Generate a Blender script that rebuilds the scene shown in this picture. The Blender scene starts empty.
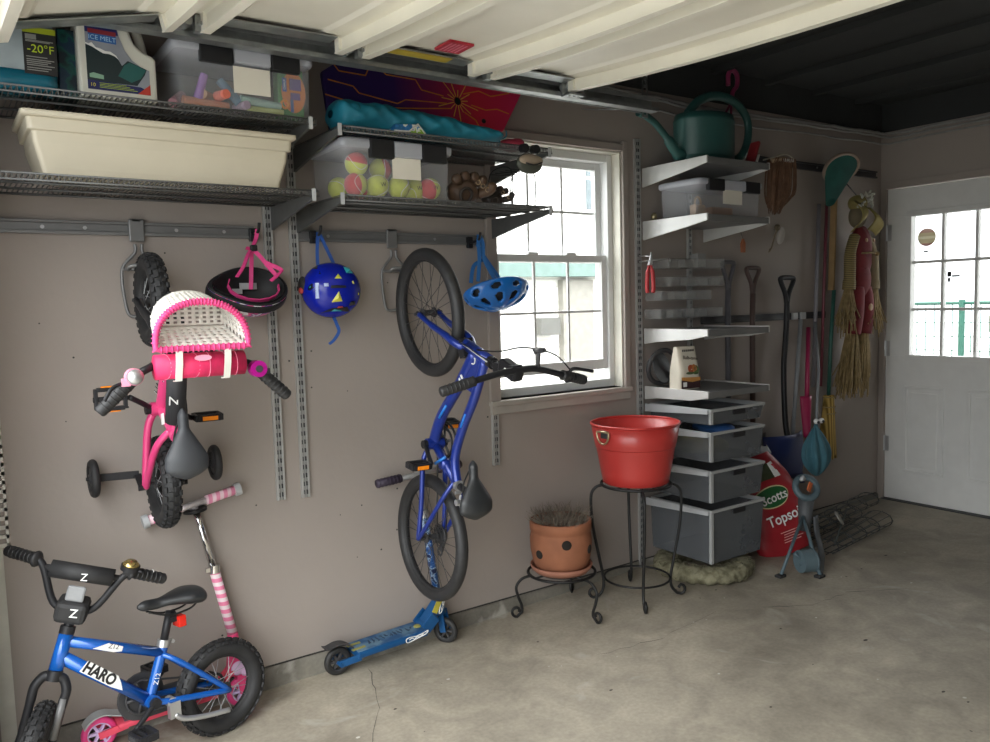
import bpy, math, random
from mathutils import Vector, Matrix
PI = math.pi
rnd = random.Random(11)
C = bpy.context.scene.collection
V = Vector

# ---------------------------------------------------------------- materials
def lin(h):
    h = h.lstrip('#')
    out = []
    for i in (0, 2, 4):
        c = int(h[i:i+2], 16) / 255
        out.append(c / 12.92 if c <= .04045 else ((c + .055) / 1.055) ** 2.4)
    return out

def mat(name, col, rough=.5, metal=0., var=.12, scale=12., bump=0., bscale=60., alpha=None, coat=0., spec=.5, sheen=0.):
    m = bpy.data.materials.new(name); m.use_nodes = True
    nt = m.node_tree; b = nt.nodes['Principled BSDF']
    c = lin(col) if isinstance(col, str) else list(col)
    tc = nt.nodes.new('ShaderNodeTexCoord')
    n = nt.nodes.new('ShaderNodeTexNoise'); n.inputs['Scale'].default_value = scale; n.inputs['Detail'].default_value = 5
    nt.links.new(tc.outputs['Object'], n.inputs['Vector'])
    r = nt.nodes.new('ShaderNodeValToRGB')
    r.color_ramp.elements[0].position = .3; r.color_ramp.elements[1].position = .7
    r.color_ramp.elements[0].color = [x * (1 - var) for x in c] + [1]
    r.color_ramp.elements[1].color = [min(1, x * (1 + var)) for x in c] + [1]
    nt.links.new(n.outputs['Fac'], r.inputs['Fac'])
    nt.links.new(r.outputs['Color'], b.inputs['Base Color'])
    b.inputs['Roughness'].default_value = rough
    b.inputs['Metallic'].default_value = metal
    b.inputs['Specular IOR Level'].default_value = spec
    if coat: b.inputs['Coat Weight'].default_value = coat; b.inputs['Coat Roughness'].default_value = .1
    if sheen: b.inputs['Sheen Weight'].default_value = sheen
    if bump:
        n2 = nt.nodes.new('ShaderNodeTexNoise'); n2.inputs['Scale'].default_value = bscale; n2.inputs['Detail'].default_value = 4
        nt.links.new(tc.outputs['Object'], n2.inputs['Vector'])
        bp = nt.nodes.new('ShaderNodeBump'); bp.inputs['Strength'].default_value = bump; bp.inputs['Distance'].default_value = .01
        nt.links.new(n2.outputs['Fac'], bp.inputs['Height']); nt.links.new(bp.outputs['Normal'], b.inputs['Normal'])
    if alpha is not None:
        out = nt.nodes['Material Output']
        tr = nt.nodes.new('ShaderNodeBsdfTransparent'); mx = nt.nodes.new('ShaderNodeMixShader')
        mx.inputs[0].default_value = alpha
        nt.links.new(tr.outputs[0], mx.inputs[1]); nt.links.new(b.outputs[0], mx.inputs[2])
        nt.links.new(mx.outputs[0], out.inputs[0])
    return m

def ramp_mat(name, stops, vec='noise', scale=5., rough=.5, axis=0, const=False, detail=3.):
    """colour pattern of the surface itself: a ramp over noise, voronoi or an object axis"""
    m = bpy.data.materials.new(name); m.use_nodes = True
    nt = m.node_tree; b = nt.nodes['Principled BSDF']; b.inputs['Roughness'].default_value = rough
    tc = nt.nodes.new('ShaderNodeTexCoord'); r = nt.nodes.new('ShaderNodeValToRGB')
    if vec == 'noise':
        n = nt.nodes.new('ShaderNodeTexNoise'); n.inputs['Scale'].default_value = scale; n.inputs['Detail'].default_value = detail
        nt.links.new(tc.outputs['Object'], n.inputs['Vector']); nt.links.new(n.outputs['Fac'], r.inputs['Fac'])
    elif vec == 'voronoi':
        n = nt.nodes.new('ShaderNodeTexVoronoi'); n.inputs['Scale'].default_value = scale
        nt.links.new(tc.outputs['Object'], n.inputs['Vector'])
        s = nt.nodes.new('ShaderNodeSeparateColor'); nt.links.new(n.outputs['Color'], s.inputs[0]); nt.links.new(s.outputs[0], r.inputs['Fac'])
    elif vec == 'wave':
        n = nt.nodes.new('ShaderNodeTexWave'); n.inputs['Scale'].default_value = scale; n.bands_direction = 'XYZ'[axis]
        nt.links.new(tc.outputs['Object'], n.inputs['Vector']); nt.links.new(n.outputs['Fac'], r.inputs['Fac'])
    else:
        s = nt.nodes.new('ShaderNodeSeparateXYZ'); nt.links.new(tc.outputs['Generated'], s.inputs[0]); nt.links.new(s.outputs[axis], r.inputs['Fac'])
    cr = r.color_ramp
    if const: cr.interpolation = 'CONSTANT'
    while len(cr.elements) < len(stops): cr.elements.new(.5)
    for e, (p, c) in zip(cr.elements, stops): e.position = p; e.color = lin(c) + [1]
    nt.links.new(r.outputs[0], b.inputs['Base Color'])
    return m

# ---------------------------------------------------------------- mesh builder
def catmull(P, n=6, closed=False):
    P = [V(p) for p in P]; out = []; L = len(P)
    rng = range(L) if closed else range(L - 1)
    for i in rng:
        g = (lambda k: P[k % L]) if closed else (lambda k: P[max(0, min(L - 1, k))])
        a, b, c, d = g(i - 1), g(i), g(i + 1), g(i + 2)
        for k in range(n):
            t = k / n
            out.append(.5 * ((2 * b) + (c - a) * t + (2 * a - 5 * b + 4 * c - d) * t * t + (3 * b - a - 3 * c + d) * t ** 3))
    if not closed: out.append(P[-1])
    return out

class MB:
    def __init__(s, M=None): s.v = []; s.f = []; s.mi = []; s.sm = []; s.M = M
    def add(s, vs, fs, mi=0, smooth=True):
        o = len(s.v); s.v += [(s.M @ V(p)) if s.M else V(p) for p in vs]
        s.f += [[o + i for i in f] for f in fs]; s.mi += [mi] * len(fs); s.sm += [smooth] * len(fs); return s
    def bb(s, x0, x1, y0, y1, z0, z1, mi=0):
        vs = [(x, y, z) for x in (x0, x1) for y in (y0, y1) for z in (z0, z1)]
        return s.add(vs, [(0, 1, 3, 2), (4, 6, 7, 5), (0, 4, 5, 1), (2, 3, 7, 6), (0, 2, 6, 4), (1, 5, 7, 3)], mi, False)
    def box(s, c, d, M=None, mi=0):
        vs = []
        for x in (-.5, .5):
            for y in (-.5, .5):
                for z in (-.5, .5):
                    p = V((x * d[0], y * d[1], z * d[2])); vs.append(V(c) + (M @ p if M else p))
        return s.add(vs, [(0, 1, 3, 2), (4, 6, 7, 5), (0, 4, 5, 1), (2, 3, 7, 6), (0, 2, 6, 4), (1, 5, 7, 3)], mi, False)
    def bar(s, a, b, w, h, up=(0, 0, 1), mi=0):
        """square-section bar from a to b"""
        a, b = V(a), V(b); d = (b - a).normalized(); u = V(up); u = (u - d * u.dot(d)).normalized(); r = d.cross(u)
        vs = [p + r * (w / 2 * i) + u * (h / 2 * j) for p in (a, b) for i, j in ((-1, -1), (1, -1), (1, 1), (-1, 1))]
        return s.add(vs, [(3, 2, 1, 0), (4, 5, 6, 7), (0, 1, 5, 4), (1, 2, 6, 5), (2, 3, 7, 6), (3, 0, 4, 7)], mi, False)
    def tube(s, P, r, n=8, closed=False, caps=True, mi=0, sx=1., sy=1., up=None, smooth=True):
        P = [V(p) for p in P]; L = len(P); rr = list(r) if isinstance(r, (list, tuple)) else [r] * L
        T = []
        for i in range(L):
            if closed: t = P[(i + 1) % L] - P[i - 1]
            else: t = P[min(L - 1, i + 1)] - P[max(0, i - 1)]
            T.append(t.normalized() if t.length > 1e-9 else V((0, 0, 1)))
        u = V(up) if up else (V((0, 0, 1)) if abs(T[0].z) < .9 else V((1, 0, 0)))
        vs = []
        for i in range(L):
            u = (V(up) if up else u); u = u - T[i] * u.dot(T[i])
            if u.length < 1e-5: u = T[i].orthogonal()
            u.normalize(); w = T[i].cross(u)
            for k in range(n):
                a = 2 * PI * (k + (.5 if n == 4 else 0)) / n
                vs.append(P[i] + w * (math.cos(a) * rr[i] * sx) + u * (math.sin(a) * rr[i] * sy))
        fs = []
        for i in range(L if closed else L - 1):
            j = (i + 1) % L
            for k in range(n): fs.append((i * n + k, i * n + (k + 1) % n, j * n + (k + 1) % n, j * n + k))
        if caps and not closed: fs += [tuple(range(n - 1, -1, -1)), tuple((L - 1) * n + k for k in range(n))]
        return s.add(vs, fs, mi, smooth)
    def rod(s, a, b, r, n=8, mi=0): return s.tube([a, b], r, n, mi=mi)
    def strap(s, P, w, t, side, mi=0):
        """flat ribbon along P, its width along `side`"""
        P = [V(p) for p in P]; L = len(P); vs = []
        for i in range(L):
            d = (P[min(L - 1, i + 1)] - P[max(0, i - 1)]).normalized(); sd = V(side); sd = (sd - d * sd.dot(d)).normalized(); nn = d.cross(sd)
            for a, b in ((-1, -1), (1, -1), (1, 1), (-1, 1)): vs.append(P[i] + sd * (a * w / 2) + nn * (b * t / 2))
        fs = [(3, 2, 1, 0), tuple(4 * (L - 1) + k for k in range(4))]
        for i in range(L - 1):
            for k in range(4): fs.append((4 * i + k, 4 * i + (k + 1) % 4, 4 * i + 4 + (k + 1) % 4, 4 * i + 4 + k))
        return s.add(vs, fs, mi, False)
    def ring(s, c, R, r, n=32, k=6, axis=(0, 0, 1), mi=0, ry=None):
        q = V((0, 0, 1)).rotation_difference(V(axis)).to_matrix()
        return s.tube([V(c) + q @ V((R * math.cos(2 * PI * i / n), (ry or R) * math.sin(2 * PI * i / n), 0)) for i in range(n)], r, k, True, mi=mi)
    def lathe(s, prof, n=32, M=None, mi=0, smooth=True):
        vs = []; fs = []; L = len(prof)
        for (r, z) in prof:
            for k in range(n):
                p = V((r * math.cos(2 * PI * k / n), r * math.sin(2 * PI * k / n), z)); vs.append(M @ p if M else p)
        for i in range(L - 1):
            for k in range(n): fs.append((i * n + k, i * n + (k + 1) % n, (i + 1) * n + (k + 1) % n, (i + 1) * n + k))
        return s.add(vs, fs, mi, smooth)
    def cyl(s, a, b, r, n=20, r2=None, mi=0):
        a, b = V(a), V(b); d = b - a; M = Matrix.Translation(a) @ V((0, 0, 1)).rotation_difference(d.normalized()).to_matrix().to_4x4(); L = d.length
        r2 = r if r2 is None else r2
        s.lathe([(r, 0), (r2, L)], n, M, mi)
        s.add([M @ V((r * math.cos(2 * PI * k / n), r * math.sin(2 * PI * k / n), 0)) for k in range(n)], [tuple(range(n - 1, -1, -1))], mi, False)
        s.add([M @ V((r2 * math.cos(2 * PI * k / n), r2 * math.sin(2 * PI * k / n), L)) for k in range(n)], [tuple(range(n))], mi, False)
        return s
    def ball(s, c, r, n=20, m=12, M=None, mi=0, fn=None):
        rx, ry, rz = r if isinstance(r, (list, tuple)) else (r, r, r); vs = []; fs = []
        for i in range(m + 1):
            th = PI * i / m
            for k in range(n):
                ph = 2 * PI * k / n; d = V((math.sin(th) * math.cos(ph), math.sin(th) * math.sin(ph), math.cos(th)))
                f = fn(d) if fn else 1.; p = V((d.x * rx * f, d.y * ry * f, d.z * rz * f)); vs.append(V(c) + (M @ p if M else p))
        for i in range(m):
            for k in range(n): fs.append((i * n + k, (i + 1) * n + k, (i + 1) * n + (k + 1) % n, i * n + (k + 1) % n))
        return s.add(vs, fs, mi)
    def prism(s, poly, t, M=None, mi=0, smooth=False):
        """polygon in local xy, thickness t along local z (centred)"""
        n = len(poly); vs = [V((x, y, z)) for z in (-t / 2, t / 2) for x, y in poly]
        if M: vs = [M @ p for p in vs]
        return s.add(vs, [tuple(range(n - 1, -1, -1)), tuple(range(n, 2 * n))] + [(i, (i + 1) % n, n + (i + 1) % n, n + i) for i in range(n)], mi, smooth)
    def grid(s, fn, nu, nv, cu=False, cv=False, mi=0, skip=None):
        vs = [V(fn(i / (nu if cu else nu - 1), j / (nv if cv else nv - 1))) for i in range(nu) for j in range(nv)]; fs = []
        for i in range(nu if cu else nu - 1):
            for j in range(nv if cv else nv - 1):
                if skip and skip(i, j): continue
                a, b = (i + 1) % nu, (j + 1) % nv; fs.append((i * nv + j, a * nv + j, a * nv + b, i * nv + b))
        return s.add(vs, fs, mi)
    def build(s, name, mats, parent=None, world=True, bevel=0, solid=0, sub=0, label=None, off=0):
        if not isinstance(mats, (list, tuple)): mats = [mats]
        me = bpy.data.meshes.new(name); vs = s.v
        if parent is not None and world:
            r = parent
            while r.parent: r = r.parent
            if r.name in ROOTM:
                inv = ROOTM[r.name].inverted(); vs = [inv @ p for p in vs]
        me.from_pydata([tuple(p) for p in vs], [], s.f); me.update()
        for m in mats: me.materials.append(m)
        for p, i, sm in zip(me.polygons, s.mi, s.sm): p.material_index = i; p.use_smooth = sm
        o = bpy.data.objects.new(name, me); C.objects.link(o)
        if parent is not None: o.parent = parent
        if bevel:
            b = o.modifiers.new('bevel', 'BEVEL'); b.width = bevel; b.segments = 2; b.limit_method = 'ANGLE'; b.angle_limit = math.radians(40)
        if solid: q = o.modifiers.new('solid', 'SOLIDIFY'); q.thickness = solid; q.offset = off
        if sub: q = o.modifiers.new('sub', 'SUBSURF'); q.levels = q.render_levels = sub
        if label: o['label'] = label
        return o

ROOTM = {}
def thing(name, label, cat, loc=(0, 0, 0), M=None, group=None):
    o = bpy.data.objects.new(name, None); C.objects.link(o); o.empty_display_size = .05
    Mx = Matrix.Translation(V(loc)) @ (M.to_4x4() if M else Matrix.Identity(4))
    o.matrix_world = Mx; ROOTM[o.name] = Mx
    o['label'] = label; o['category'] = cat
    if group: o['group'] = group
    return o
def tag(o, label, cat, group=None):
    o['label'] = label; o['category'] = cat
    if group: o['group'] = group
    return o
def rebase(o):
    """put a one-mesh thing's origin at the middle of its base"""
    me = o.data; xs = [v.co.x for v in me.vertices]; ys = [v.co.y for v in me.vertices]; zs = [v.co.z for v in me.vertices]
    c = V(((min(xs) + max(xs)) / 2, (min(ys) + max(ys)) / 2, min(zs))); me.transform(Matrix.Translation(-c)); o.location = c; return o
def struct(name, mb, mats, **k):
    o = mb.build(name, mats, **k); o['kind'] = 'structure'; return o
def kids(o): return [c for c in C.objects if c.parent == o]
def dup(root, loc, label, M=None):
    r = root.copy(); C.objects.link(r)
    Mx = Matrix.Translation(V(loc)) @ (M.to_4x4() if M else Matrix.Identity(4)); r.matrix_world = Mx; ROOTM[r.name] = Mx
    r['label'] = label
    for ch in kids(root):
        c = ch.copy(); C.objects.link(c); c.parent = r
        for g in kids(ch):
            d = g.copy(); C.objects.link(d); d.parent = c
    return r
def text(name, body, size, pos, xdir, nrm, m, parent, ext=.0004, world=True, sx=1., shear=0., spacing=1., bold=0.):
    cu = bpy.data.curves.new(name, 'FONT'); cu.body = body; cu.size = size; cu.align_x = 'CENTER'; cu.align_y = 'CENTER'; cu.extrude = ext; cu.shear = shear
    cu.space_character = spacing; cu.offset = bold * size; cu.resolution_u = 3
    t = bpy.data.objects.new('tmp', cu); me = bpy.data.meshes.new_from_object(t)
    bpy.data.objects.remove(t); bpy.data.curves.remove(cu)
    x = V(xdir).normalized(); n = V(nrm); n = (n - x * n.dot(x)).normalized(); y = n.cross(x)
    mb = MB(); mb.add([V(pos) + x * (v.co.x * sx) + y * v.co.y + n * v.co.z for v in me.vertices], [tuple(p.vertices) for p in me.polygons], 0, False)
    bpy.data.meshes.remove(me)
    return mb.build(name, m, parent, world)
def frame(pos, x, z):
    """4x4 with local x along x, z along z"""
    x = V(x).normalized(); z = V(z); z = (z - x * z.dot(x)).normalized(); y = z.cross(x)
    M = Matrix((x, y, z)).transposed().to_4x4(); M.translation = V(pos); return M
def fz(x):
    t = max(0., min(1., (x - 1.1) / 1.9)); return .045 * t * t * (3 - 2 * t)

def see_through(m):
    """thin stained film: lets daylight through as well as reflecting it"""
    nt = m.node_tree; b = nt.nodes['Principled BSDF']; src = b.inputs['Base Color'].links[0].from_socket
    t = nt.nodes.new('ShaderNodeBsdfTranslucent'); mx = nt.nodes.new('ShaderNodeMixShader'); mx.inputs[0].default_value = .45
    nt.links.new(src, t.inputs[0]); nt.links.new(b.outputs[0], mx.inputs[1]); nt.links.new(t.outputs[0], mx.inputs[2]); nt.links.new(mx.outputs[0], nt.nodes['Material Output'].inputs[0])
SKY, EXPO = 1.6, 3.12
# ---------------------------------------------------------------- palette
M_ = {}
M_['wall'] = mat('wall_paint', (.325, .284, .255), .75, var=.06, scale=1.6, bump=.08, bscale=40)
M_['ceil'] = mat('ceiling_dark', (.026, .028, .028), .9, var=.3, scale=1.2)
M_['white'] = mat('white_paint', (.74, .74, .72), .45, var=.03)
M_['doorsteel'] = mat('garage_door_cream', (.84, .81, .71), .5, var=.05, scale=4)
M_['cream'] = mat('cream_trim', (.62, .60, .52), .5, var=.06)
M_['galv'] = mat('galvanised_steel', (.36, .38, .38), .42, .8, var=.2, scale=25)
M_['elfa'] = mat('platinum_steel', (.125, .127, .125), .48, .35, var=.08, scale=30)
M_['elfalight'] = mat('silver_paint', (.62, .62, .60), .4, .25, var=.05)
M_['rail'] = mat('rail_grey', (.20, .20, .20), .45, .4, var=.08)
M_['black'] = mat('black_rubber', (.018, .018, .019), .65, var=.25, scale=30)
M_['blackgloss'] = mat('black_plastic', (.018, .018, .020), .42, var=.15, spec=.25)
M_['iron'] = mat('black_iron', (.015, .015, .015), .5, .3, var=.2)
M_['chrome'] = mat('chrome', (.75, .75, .75), .16, 1., var=.04)
M_['alu'] = mat('aluminium', (.55, .56, .57), .35, .8, var=.06)
M_['dgrey'] = mat('dark_grey_plastic', (.042, .042, .045), .5, var=.15)
M_['lgrey'] = mat('light_grey_plastic', (.45, .46, .47), .5, var=.08)
M_['orange'] = mat('orange_reflector', '#ff9020', .2, var=.1)
M_['card'] = mat('paper_card', (.78, .74, .64), .8, var=.03)
M_['clear'] = mat('clear_plastic', (.62, .64, .68), .3, var=.03, alpha=.22)
M_['clearlid'] = mat('clear_lid', (.58, .60, .66), .3, var=.03, alpha=.62)
M_['glass'] = mat('window_glass', (.8, .85, .85), .03, var=.02, alpha=.05)
M_['blk_ink'] = mat('black_ink', (.012, .012, .012), .6, var=.1)
M_['wht_ink'] = mat('white_ink', (.8, .8, .78), .6, var=.02)
M_['rubber2'] = mat('charcoal_rubber', (.020, .020, .021), .55, var=.2, scale=40)

# concrete floor
def concrete(name, base, dark):
    m = bpy.data.materials.new(name); m.use_nodes = True; nt = m.node_tree; b = nt.nodes['Principled BSDF']
    tc = nt.nodes.new('ShaderNodeTexCoord')
    def noise(sc, det, dist=0.):
        n = nt.nodes.new('ShaderNodeTexNoise'); n.inputs['Scale'].default_value = sc; n.inputs['Detail'].default_value = det; n.inputs['Distortion'].default_value = dist
        nt.links.new(tc.outputs['Object'], n.inputs['Vector']); return n
    def ramp(n, p0, c0, p1, c1):
        r = nt.nodes.new('ShaderNodeValToRGB'); e = r.color_ramp.elements; e[0].position = p0; e[1].position = p1; e[0].color = list(c0) + [1]; e[1].color = list(c1) + [1]
        nt.links.new(n.outputs['Fac'], r.inputs['Fac']); return r
    def mix(a, bb, fac, mode='MIX'):
        x = nt.nodes.new('ShaderNodeMix'); x.data_type = 'RGBA'; x.blend_type = mode
        if hasattr(fac, 'links'): nt.links.new(fac, x.inputs[0])
        else: x.inputs[0].default_value = fac
        nt.links.new(a, x.inputs[6]); nt.links.new(bb, x.inputs[7]); return x.outputs[2]
    r1 = ramp(noise(1.3, 12, .8), .33, dark, .62, base)
    r2 = ramp(noise(5, 12, 1.2), .28, (.70, .70, .70), .72, (1.15, 1.15, 1.15))
    r3 = ramp(noise(70, 4), .3, (.86, .86, .86), .7, (1.1, 1.1, 1.1))
    r4 = ramp(noise(2.7, 9, 1.4), .63, (0, 0, 0), .70, (1, 1, 1))
    c = mix(r1.outputs[0], r2.outputs[0], .8, 'MULTIPLY'); c = mix(c, r3.outputs[0], .8, 'MULTIPLY')
    pale = nt.nodes.new('ShaderNodeRGB'); pale.outputs[0].default_value = (.52, .50, .44, 1)
    fm = nt.nodes.new('ShaderNodeMath'); fm.operation = 'MULTIPLY'; fm.inputs[1].default_value = .45; nt.links.new(r4.outputs[0], fm.inputs[0])
    c = mix(c, pale.outputs[0], fm.outputs[0])
    nt.links.new(c, b.inputs['Base Color']); b.inputs['Roughness'].default_value = .62
    bp = nt.nodes.new('ShaderNodeBump'); bp.inputs['Strength'].default_value = .12; bp.inputs['Distance'].default_value = .006
    nt.links.new(noise(45, 8).outputs['Fac'], bp.inputs['Height']); nt.links.new(bp.outputs['Normal'], b.inputs['Normal'])
    return m
M_['concrete'] = concrete('concrete_floor', (.43, .385, .305), (.27, .24, .19))
M_['curb'] = concrete('concrete_curb', (.22, .205, .17), (.10, .092, .078))

# ---------------------------------------------------------------- camera
yaw, pit, rol = math.radians(34.94), math.radians(4.767), math.radians(-1.577)
F = V((math.sin(yaw) * math.cos(pit), math.cos(yaw) * math.cos(pit), -math.sin(pit)))
r0 = V((math.cos(yaw), -math.sin(yaw), 0)); u0 = r0.cross(F)
Rv = r0 * math.cos(rol) + u0 * math.sin(rol); Uv = Rv.cross(F)
cd = bpy.data.cameras.new('camera'); cam = bpy.data.objects.new('camera', cd); C.objects.link(cam)
Mc = Matrix((Rv, Uv, -F)).transposed().to_4x4(); Mc.translation = V((0, -2.88, 1.41)); cam.matrix_world = Mc
cd.sensor_width = 36; cd.lens = 36 * 800 / 990; cd.clip_start = .02; cd.clip_end = 200
bpy.context.scene.camera = cam

# ---------------------------------------------------------------- setting
WX0, WX1, WZ0, WZ1 = 2.03, 2.79, .985, 2.13        # window opening
mb = MB()
X0, X1, H = -.05, 5.12, 2.62
mb.bb(X0, WX0, 0, .16, -.05, H).bb(WX1, X1 + .16, 0, .16, -.05, H).bb(WX0, WX1, 0, .16, -.05, WZ0).bb(WX0, WX1, 0, .16, WZ1, H)
wside = struct('wall_side', mb, M_['wall'])
DY0, DY1, DZ = -.035, -.945, 2.085                  # doorway
mb = MB()
mb.bb(X1, X1 + .14, DY0, 0, -.05, H).bb(X1, X1 + .14, DY1, DY0, DZ, H).bb(X1, X1 + .14, -4.2, DY1, -.05, H)
struct('wall_end', mb, M_['wall'])
mb = MB(); mb.bb(X0, X1 + .14, -4.34, -4.2, -.05, H); struct('wall_opposite', mb, M_['wall'])
mb = MB(); mb.bb(X0 - .14, X0, -.52, 0, -.05, H).bb(X0 - .14, X0, -4.2, -3.25, -.05, H).bb(X0 - .14, X0, -3.25, -.52, 2.2, H)
struct('wall_front', mb, M_['wall'])
mb = MB(); mb.bb(X0, X1 + .14, -4.34, .16, H, H + .12)
for k in range(11): mb.bb(.3 + .45 * k, .34 + .45 * k, -4.2, 0, H - .03, H)
struct('ceiling', mb, M_['ceil'])
mb = MB()
mb.grid(lambda u, v: (-.19 + 5.59 * u, -4.3 + 4.32 * v, fz(-.19 + 5.59 * u)), 60, 40)
hm = MB(); hm.bb(X0, X1, -.004, 0, 2.445, H).bb(X1 - .004, X1, -4.2, -.004, 2.445, H); struct('trim_header', hm, M_['ceil'])
fl = struct('floor', mb, M_['concrete'])
cr = mat('floor_crack', (.09, .085, .075), .9)
mb = MB()
def crack(P, w):
    Q = []
    for i in range(len(P) - 1):
        for k in range(6):
            t = k / 6; Q.append((P[i][0] + (P[i+1][0] - P[i][0]) * t + rnd.uniform(-.008, .008), P[i][1] + (P[i+1][1] - P[i][1]) * t + rnd.uniform(-.008, .008)))
    Q.append(P[-1]); vs = []
    for i, q in enumerate(Q):
        ww = w * rnd.uniform(.4, 1.) if 0 < i < len(Q) - 1 else .0005
        vs += [(q[0] - ww, q[1] - ww * .4, fz(q[0]) + .0015), (q[0] + ww, q[1] + ww * .4, fz(q[0]) + .0015)]
    mb.add(vs, [(2*i, 2*i+1, 2*i+3, 2*i+2) for i in range(len(Q) - 1)], 0, False)
crack([(1.30, -.10), (1.22, -.35), (1.05, -.62), (.98, -.95)], .0018)
crack([(2.05, -.60), (2.35, -.66), (2.75, -.62)], .003)
crack([(2.9, -.72), (3.1, -.85), (3.35, -.86), (3.6, -1.0)], .003)
struct('floor_crack', mb, cr, parent=fl, world=False)
for nm_, col_, n_ in (('paint_flecks', (.62, .60, .54), 46), ('dark_flecks', (.07, .06, .05), 60)):
    mb = MB(); fr_ = random.Random(n_)
    for k in range(n_):
        x, y, r = fr_.uniform(.8, 4.6), -fr_.uniform(.3, 2.6), fr_.uniform(.002, .007); q = fr_.uniform(1, 2.6); a0 = fr_.uniform(0, 3)
        mb.add([(x + r * q * math.cos(a + a0) * math.cos(a0) , y + r * math.sin(a + a0), fz(x) + .0013) for a in (0, 1.1, 2.2, 3.1, 4.2, 5.3)], [tuple(range(6))], 0, False)
    struct(nm_, mb, mat(nm_, col_, .9), parent=fl, world=False)
# concrete curb under the side wall
mb = MB()
mb.grid(lambda u, v: [(.05 + 5.07 * u, 0, .078), (.05 + 5.07 * u, -.006, .077), (.05 + 5.07 * u, -.016 - .004 * math.sin(31 * u) - .003 * math.sin(87 * u), .066 + .003 * math.sin(53 * u)), (.05 + 5.07 * u, -.022 - .005 * math.sin(23 * u), -.02)][min(3, int(v * 3 + .5))], 160, 4)
struct('trim_curb', mb, M_['curb'])
mb = MB(); mb.bb(.05, 5.1, -.0025, .0, .0775, .083); struct('trim_gap', mb, mat('wall_gap', (.03, .028, .025), .9))

mb = MB(); hr_ = random.Random(3)
for k in range(34):
    x, z = hr_.uniform(.25, 2.0), hr_.uniform(.2, 1.62); mb.cyl((x, .001, z), (x, -.0012, z), hr_.uniform(.002, .004), 8)
hole = mb.build('nail_holes', mat('nail_dark', (.05, .045, .04), .9), wside, False); hole['kind'] = 'structure'
# side window: casing, jamb and two sashes
w1 = MB()
w1.bb(WX0 - .055, WX0, -.018, 0, WZ0 - .01, WZ1 + .05).bb(WX1, WX1 + .035, -.018, 0, WZ0 - .01, WZ1 + .05).bb(WX0, WX1, -.018, 0, WZ1, WZ1 + .035)
win = struct('window_1', w1, M_['wall'], bevel=.003)
mb = MB(); mb.bb(WX0 - .055, WX1 + .035, -.03, .06, WZ0 - .022, WZ0).bb(WX0 - .05, WX1 + .03, -.018, 0, WZ0 - .06, WZ0 - .022)
o = mb.build('window_sill', mat('sill_grey', (.40, .37, .33), .55, var=.06), win, False, bevel=.003); o['kind'] = 'structure'
mb = MB(); mb.bb(WX0, WX0 + .008, 0, .16, WZ0, WZ1).bb(WX1 - .008, WX1, 0, .16, WZ0, WZ1).bb(WX0, WX1, 0, .16, WZ1 - .008, WZ1).bb(WX0, WX1, .06, .16, WZ0, WZ0 + .006)
o = mb.build('window_jamb', M_['cream'], win, False); o['kind'] = 'structure'
vin = mat('white_vinyl', (.70, .71, .70), .4, var=.03)
mb = MB(); a, b_ = WX0 + .008, WX1 - .008
mb.bb(a, a + .03, .055, .15, WZ0, WZ1 - .008).bb(b_ - .03, b_, .055, .15, WZ0, WZ1 - .008).bb(a + .03, b_ - .03, .055, .15, WZ1 - .045, WZ1 - .008).bb(a + .03, b_ - .03, .055, .15, WZ0, WZ0 + .04)
o = mb.build('window_frame', vin, win, False, bevel=.003); o['kind'] = 'structure'
def sash(name, z0, z1, y, bot):
    mb = MB(); x0, x1 = a + .03, b_ - .03
    mb.bb(x0, x0 + .032, y, y + .03, z0, z1).bb(x1 - .032, x1, y, y + .03, z0, z1).bb(x0 + .032, x1 - .032, y, y + .03, z1 - .034, z1).bb(x0 + .032, x1 - .032, y, y + .03, z0, z0 + bot)
    for k in (1, 2):
        x = x0 + .032 + (x1 - x0 - .064) * k / 3; mb.bb(x - .006, x + .006, y + .01, y + .022, z0 + bot, z1 - .034)
    z = (z0 + bot + z1 - .034) / 2; mb.bb(x0 + .032, x1 - .032, y + .011, y + .021, z - .006, z + .006)
    o = mb.build(name, vin, win, False, bevel=.002); o['kind'] = 'structure'
    g = MB(); g.bb(x0 + .03, x1 - .03, y + .014, y + .018, z0 + .02, z1 - .02)
    p = g.build('window_pane', M_['glass'], o, False); p['kind'] = 'structure'
    return o
sash('upper_sash', 1.60, WZ1 - .045, .108, .034)
sl = sash('lower_sash', 1.075, 1.635, .07, .05)
mb = MB()
for x in (2.29, 2.52): mb.bb(x - .03, x + .03, .06, .085, 1.634, 1.646)
o = mb.build('sash_lock', vin, sl, False, bevel=.003); o['kind'] = 'structure'

# end door: leaf with nine panes, two raised panels
mb = MB(); dx = X1 + .012
gy0, gy1, gz0, gz1 = -.195, -.785, 1.005, 1.90
dl = lambda y0, y1, z0, z1: mb.bb(dx, dx + .045, y0, y1, z0, z1)
dl(DY1 + .008, DY0 - .008, .055, gz0); dl(DY1 + .008, DY0 - .008, gz1, 2.078); dl(gy0, DY0 - .008, gz0, gz1); dl(DY1 + .008, gy1, gz0, gz1)
door = struct('door_1', mb, M_['white'], bevel=.002)
def raised(y0, y1, z0, z1):
    p = MB(); w = .018
    p.bb(dx - .010, dx + .004, y0, y1, z0, z0 + w).bb(dx - .010, dx + .004, y0, y1, z1 - w, z1).bb(dx - .010, dx + .004, y0, y0 + w, z0 + w, z1 - w).bb(dx - .010, dx + .004, y1 - w, y1, z0 + w, z1 - w)
    p.bb(dx - .004, dx + .004, y0 + .04, y1 - .04, z0 + .04, z1 - .04)
    o = p.build('door_panel', M_['white'], door, False, bevel=.004); o['kind'] = 'structure'
raised(-.42, -.17, .245, .81); raised(-.81, -.56, .245, .81)
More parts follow.
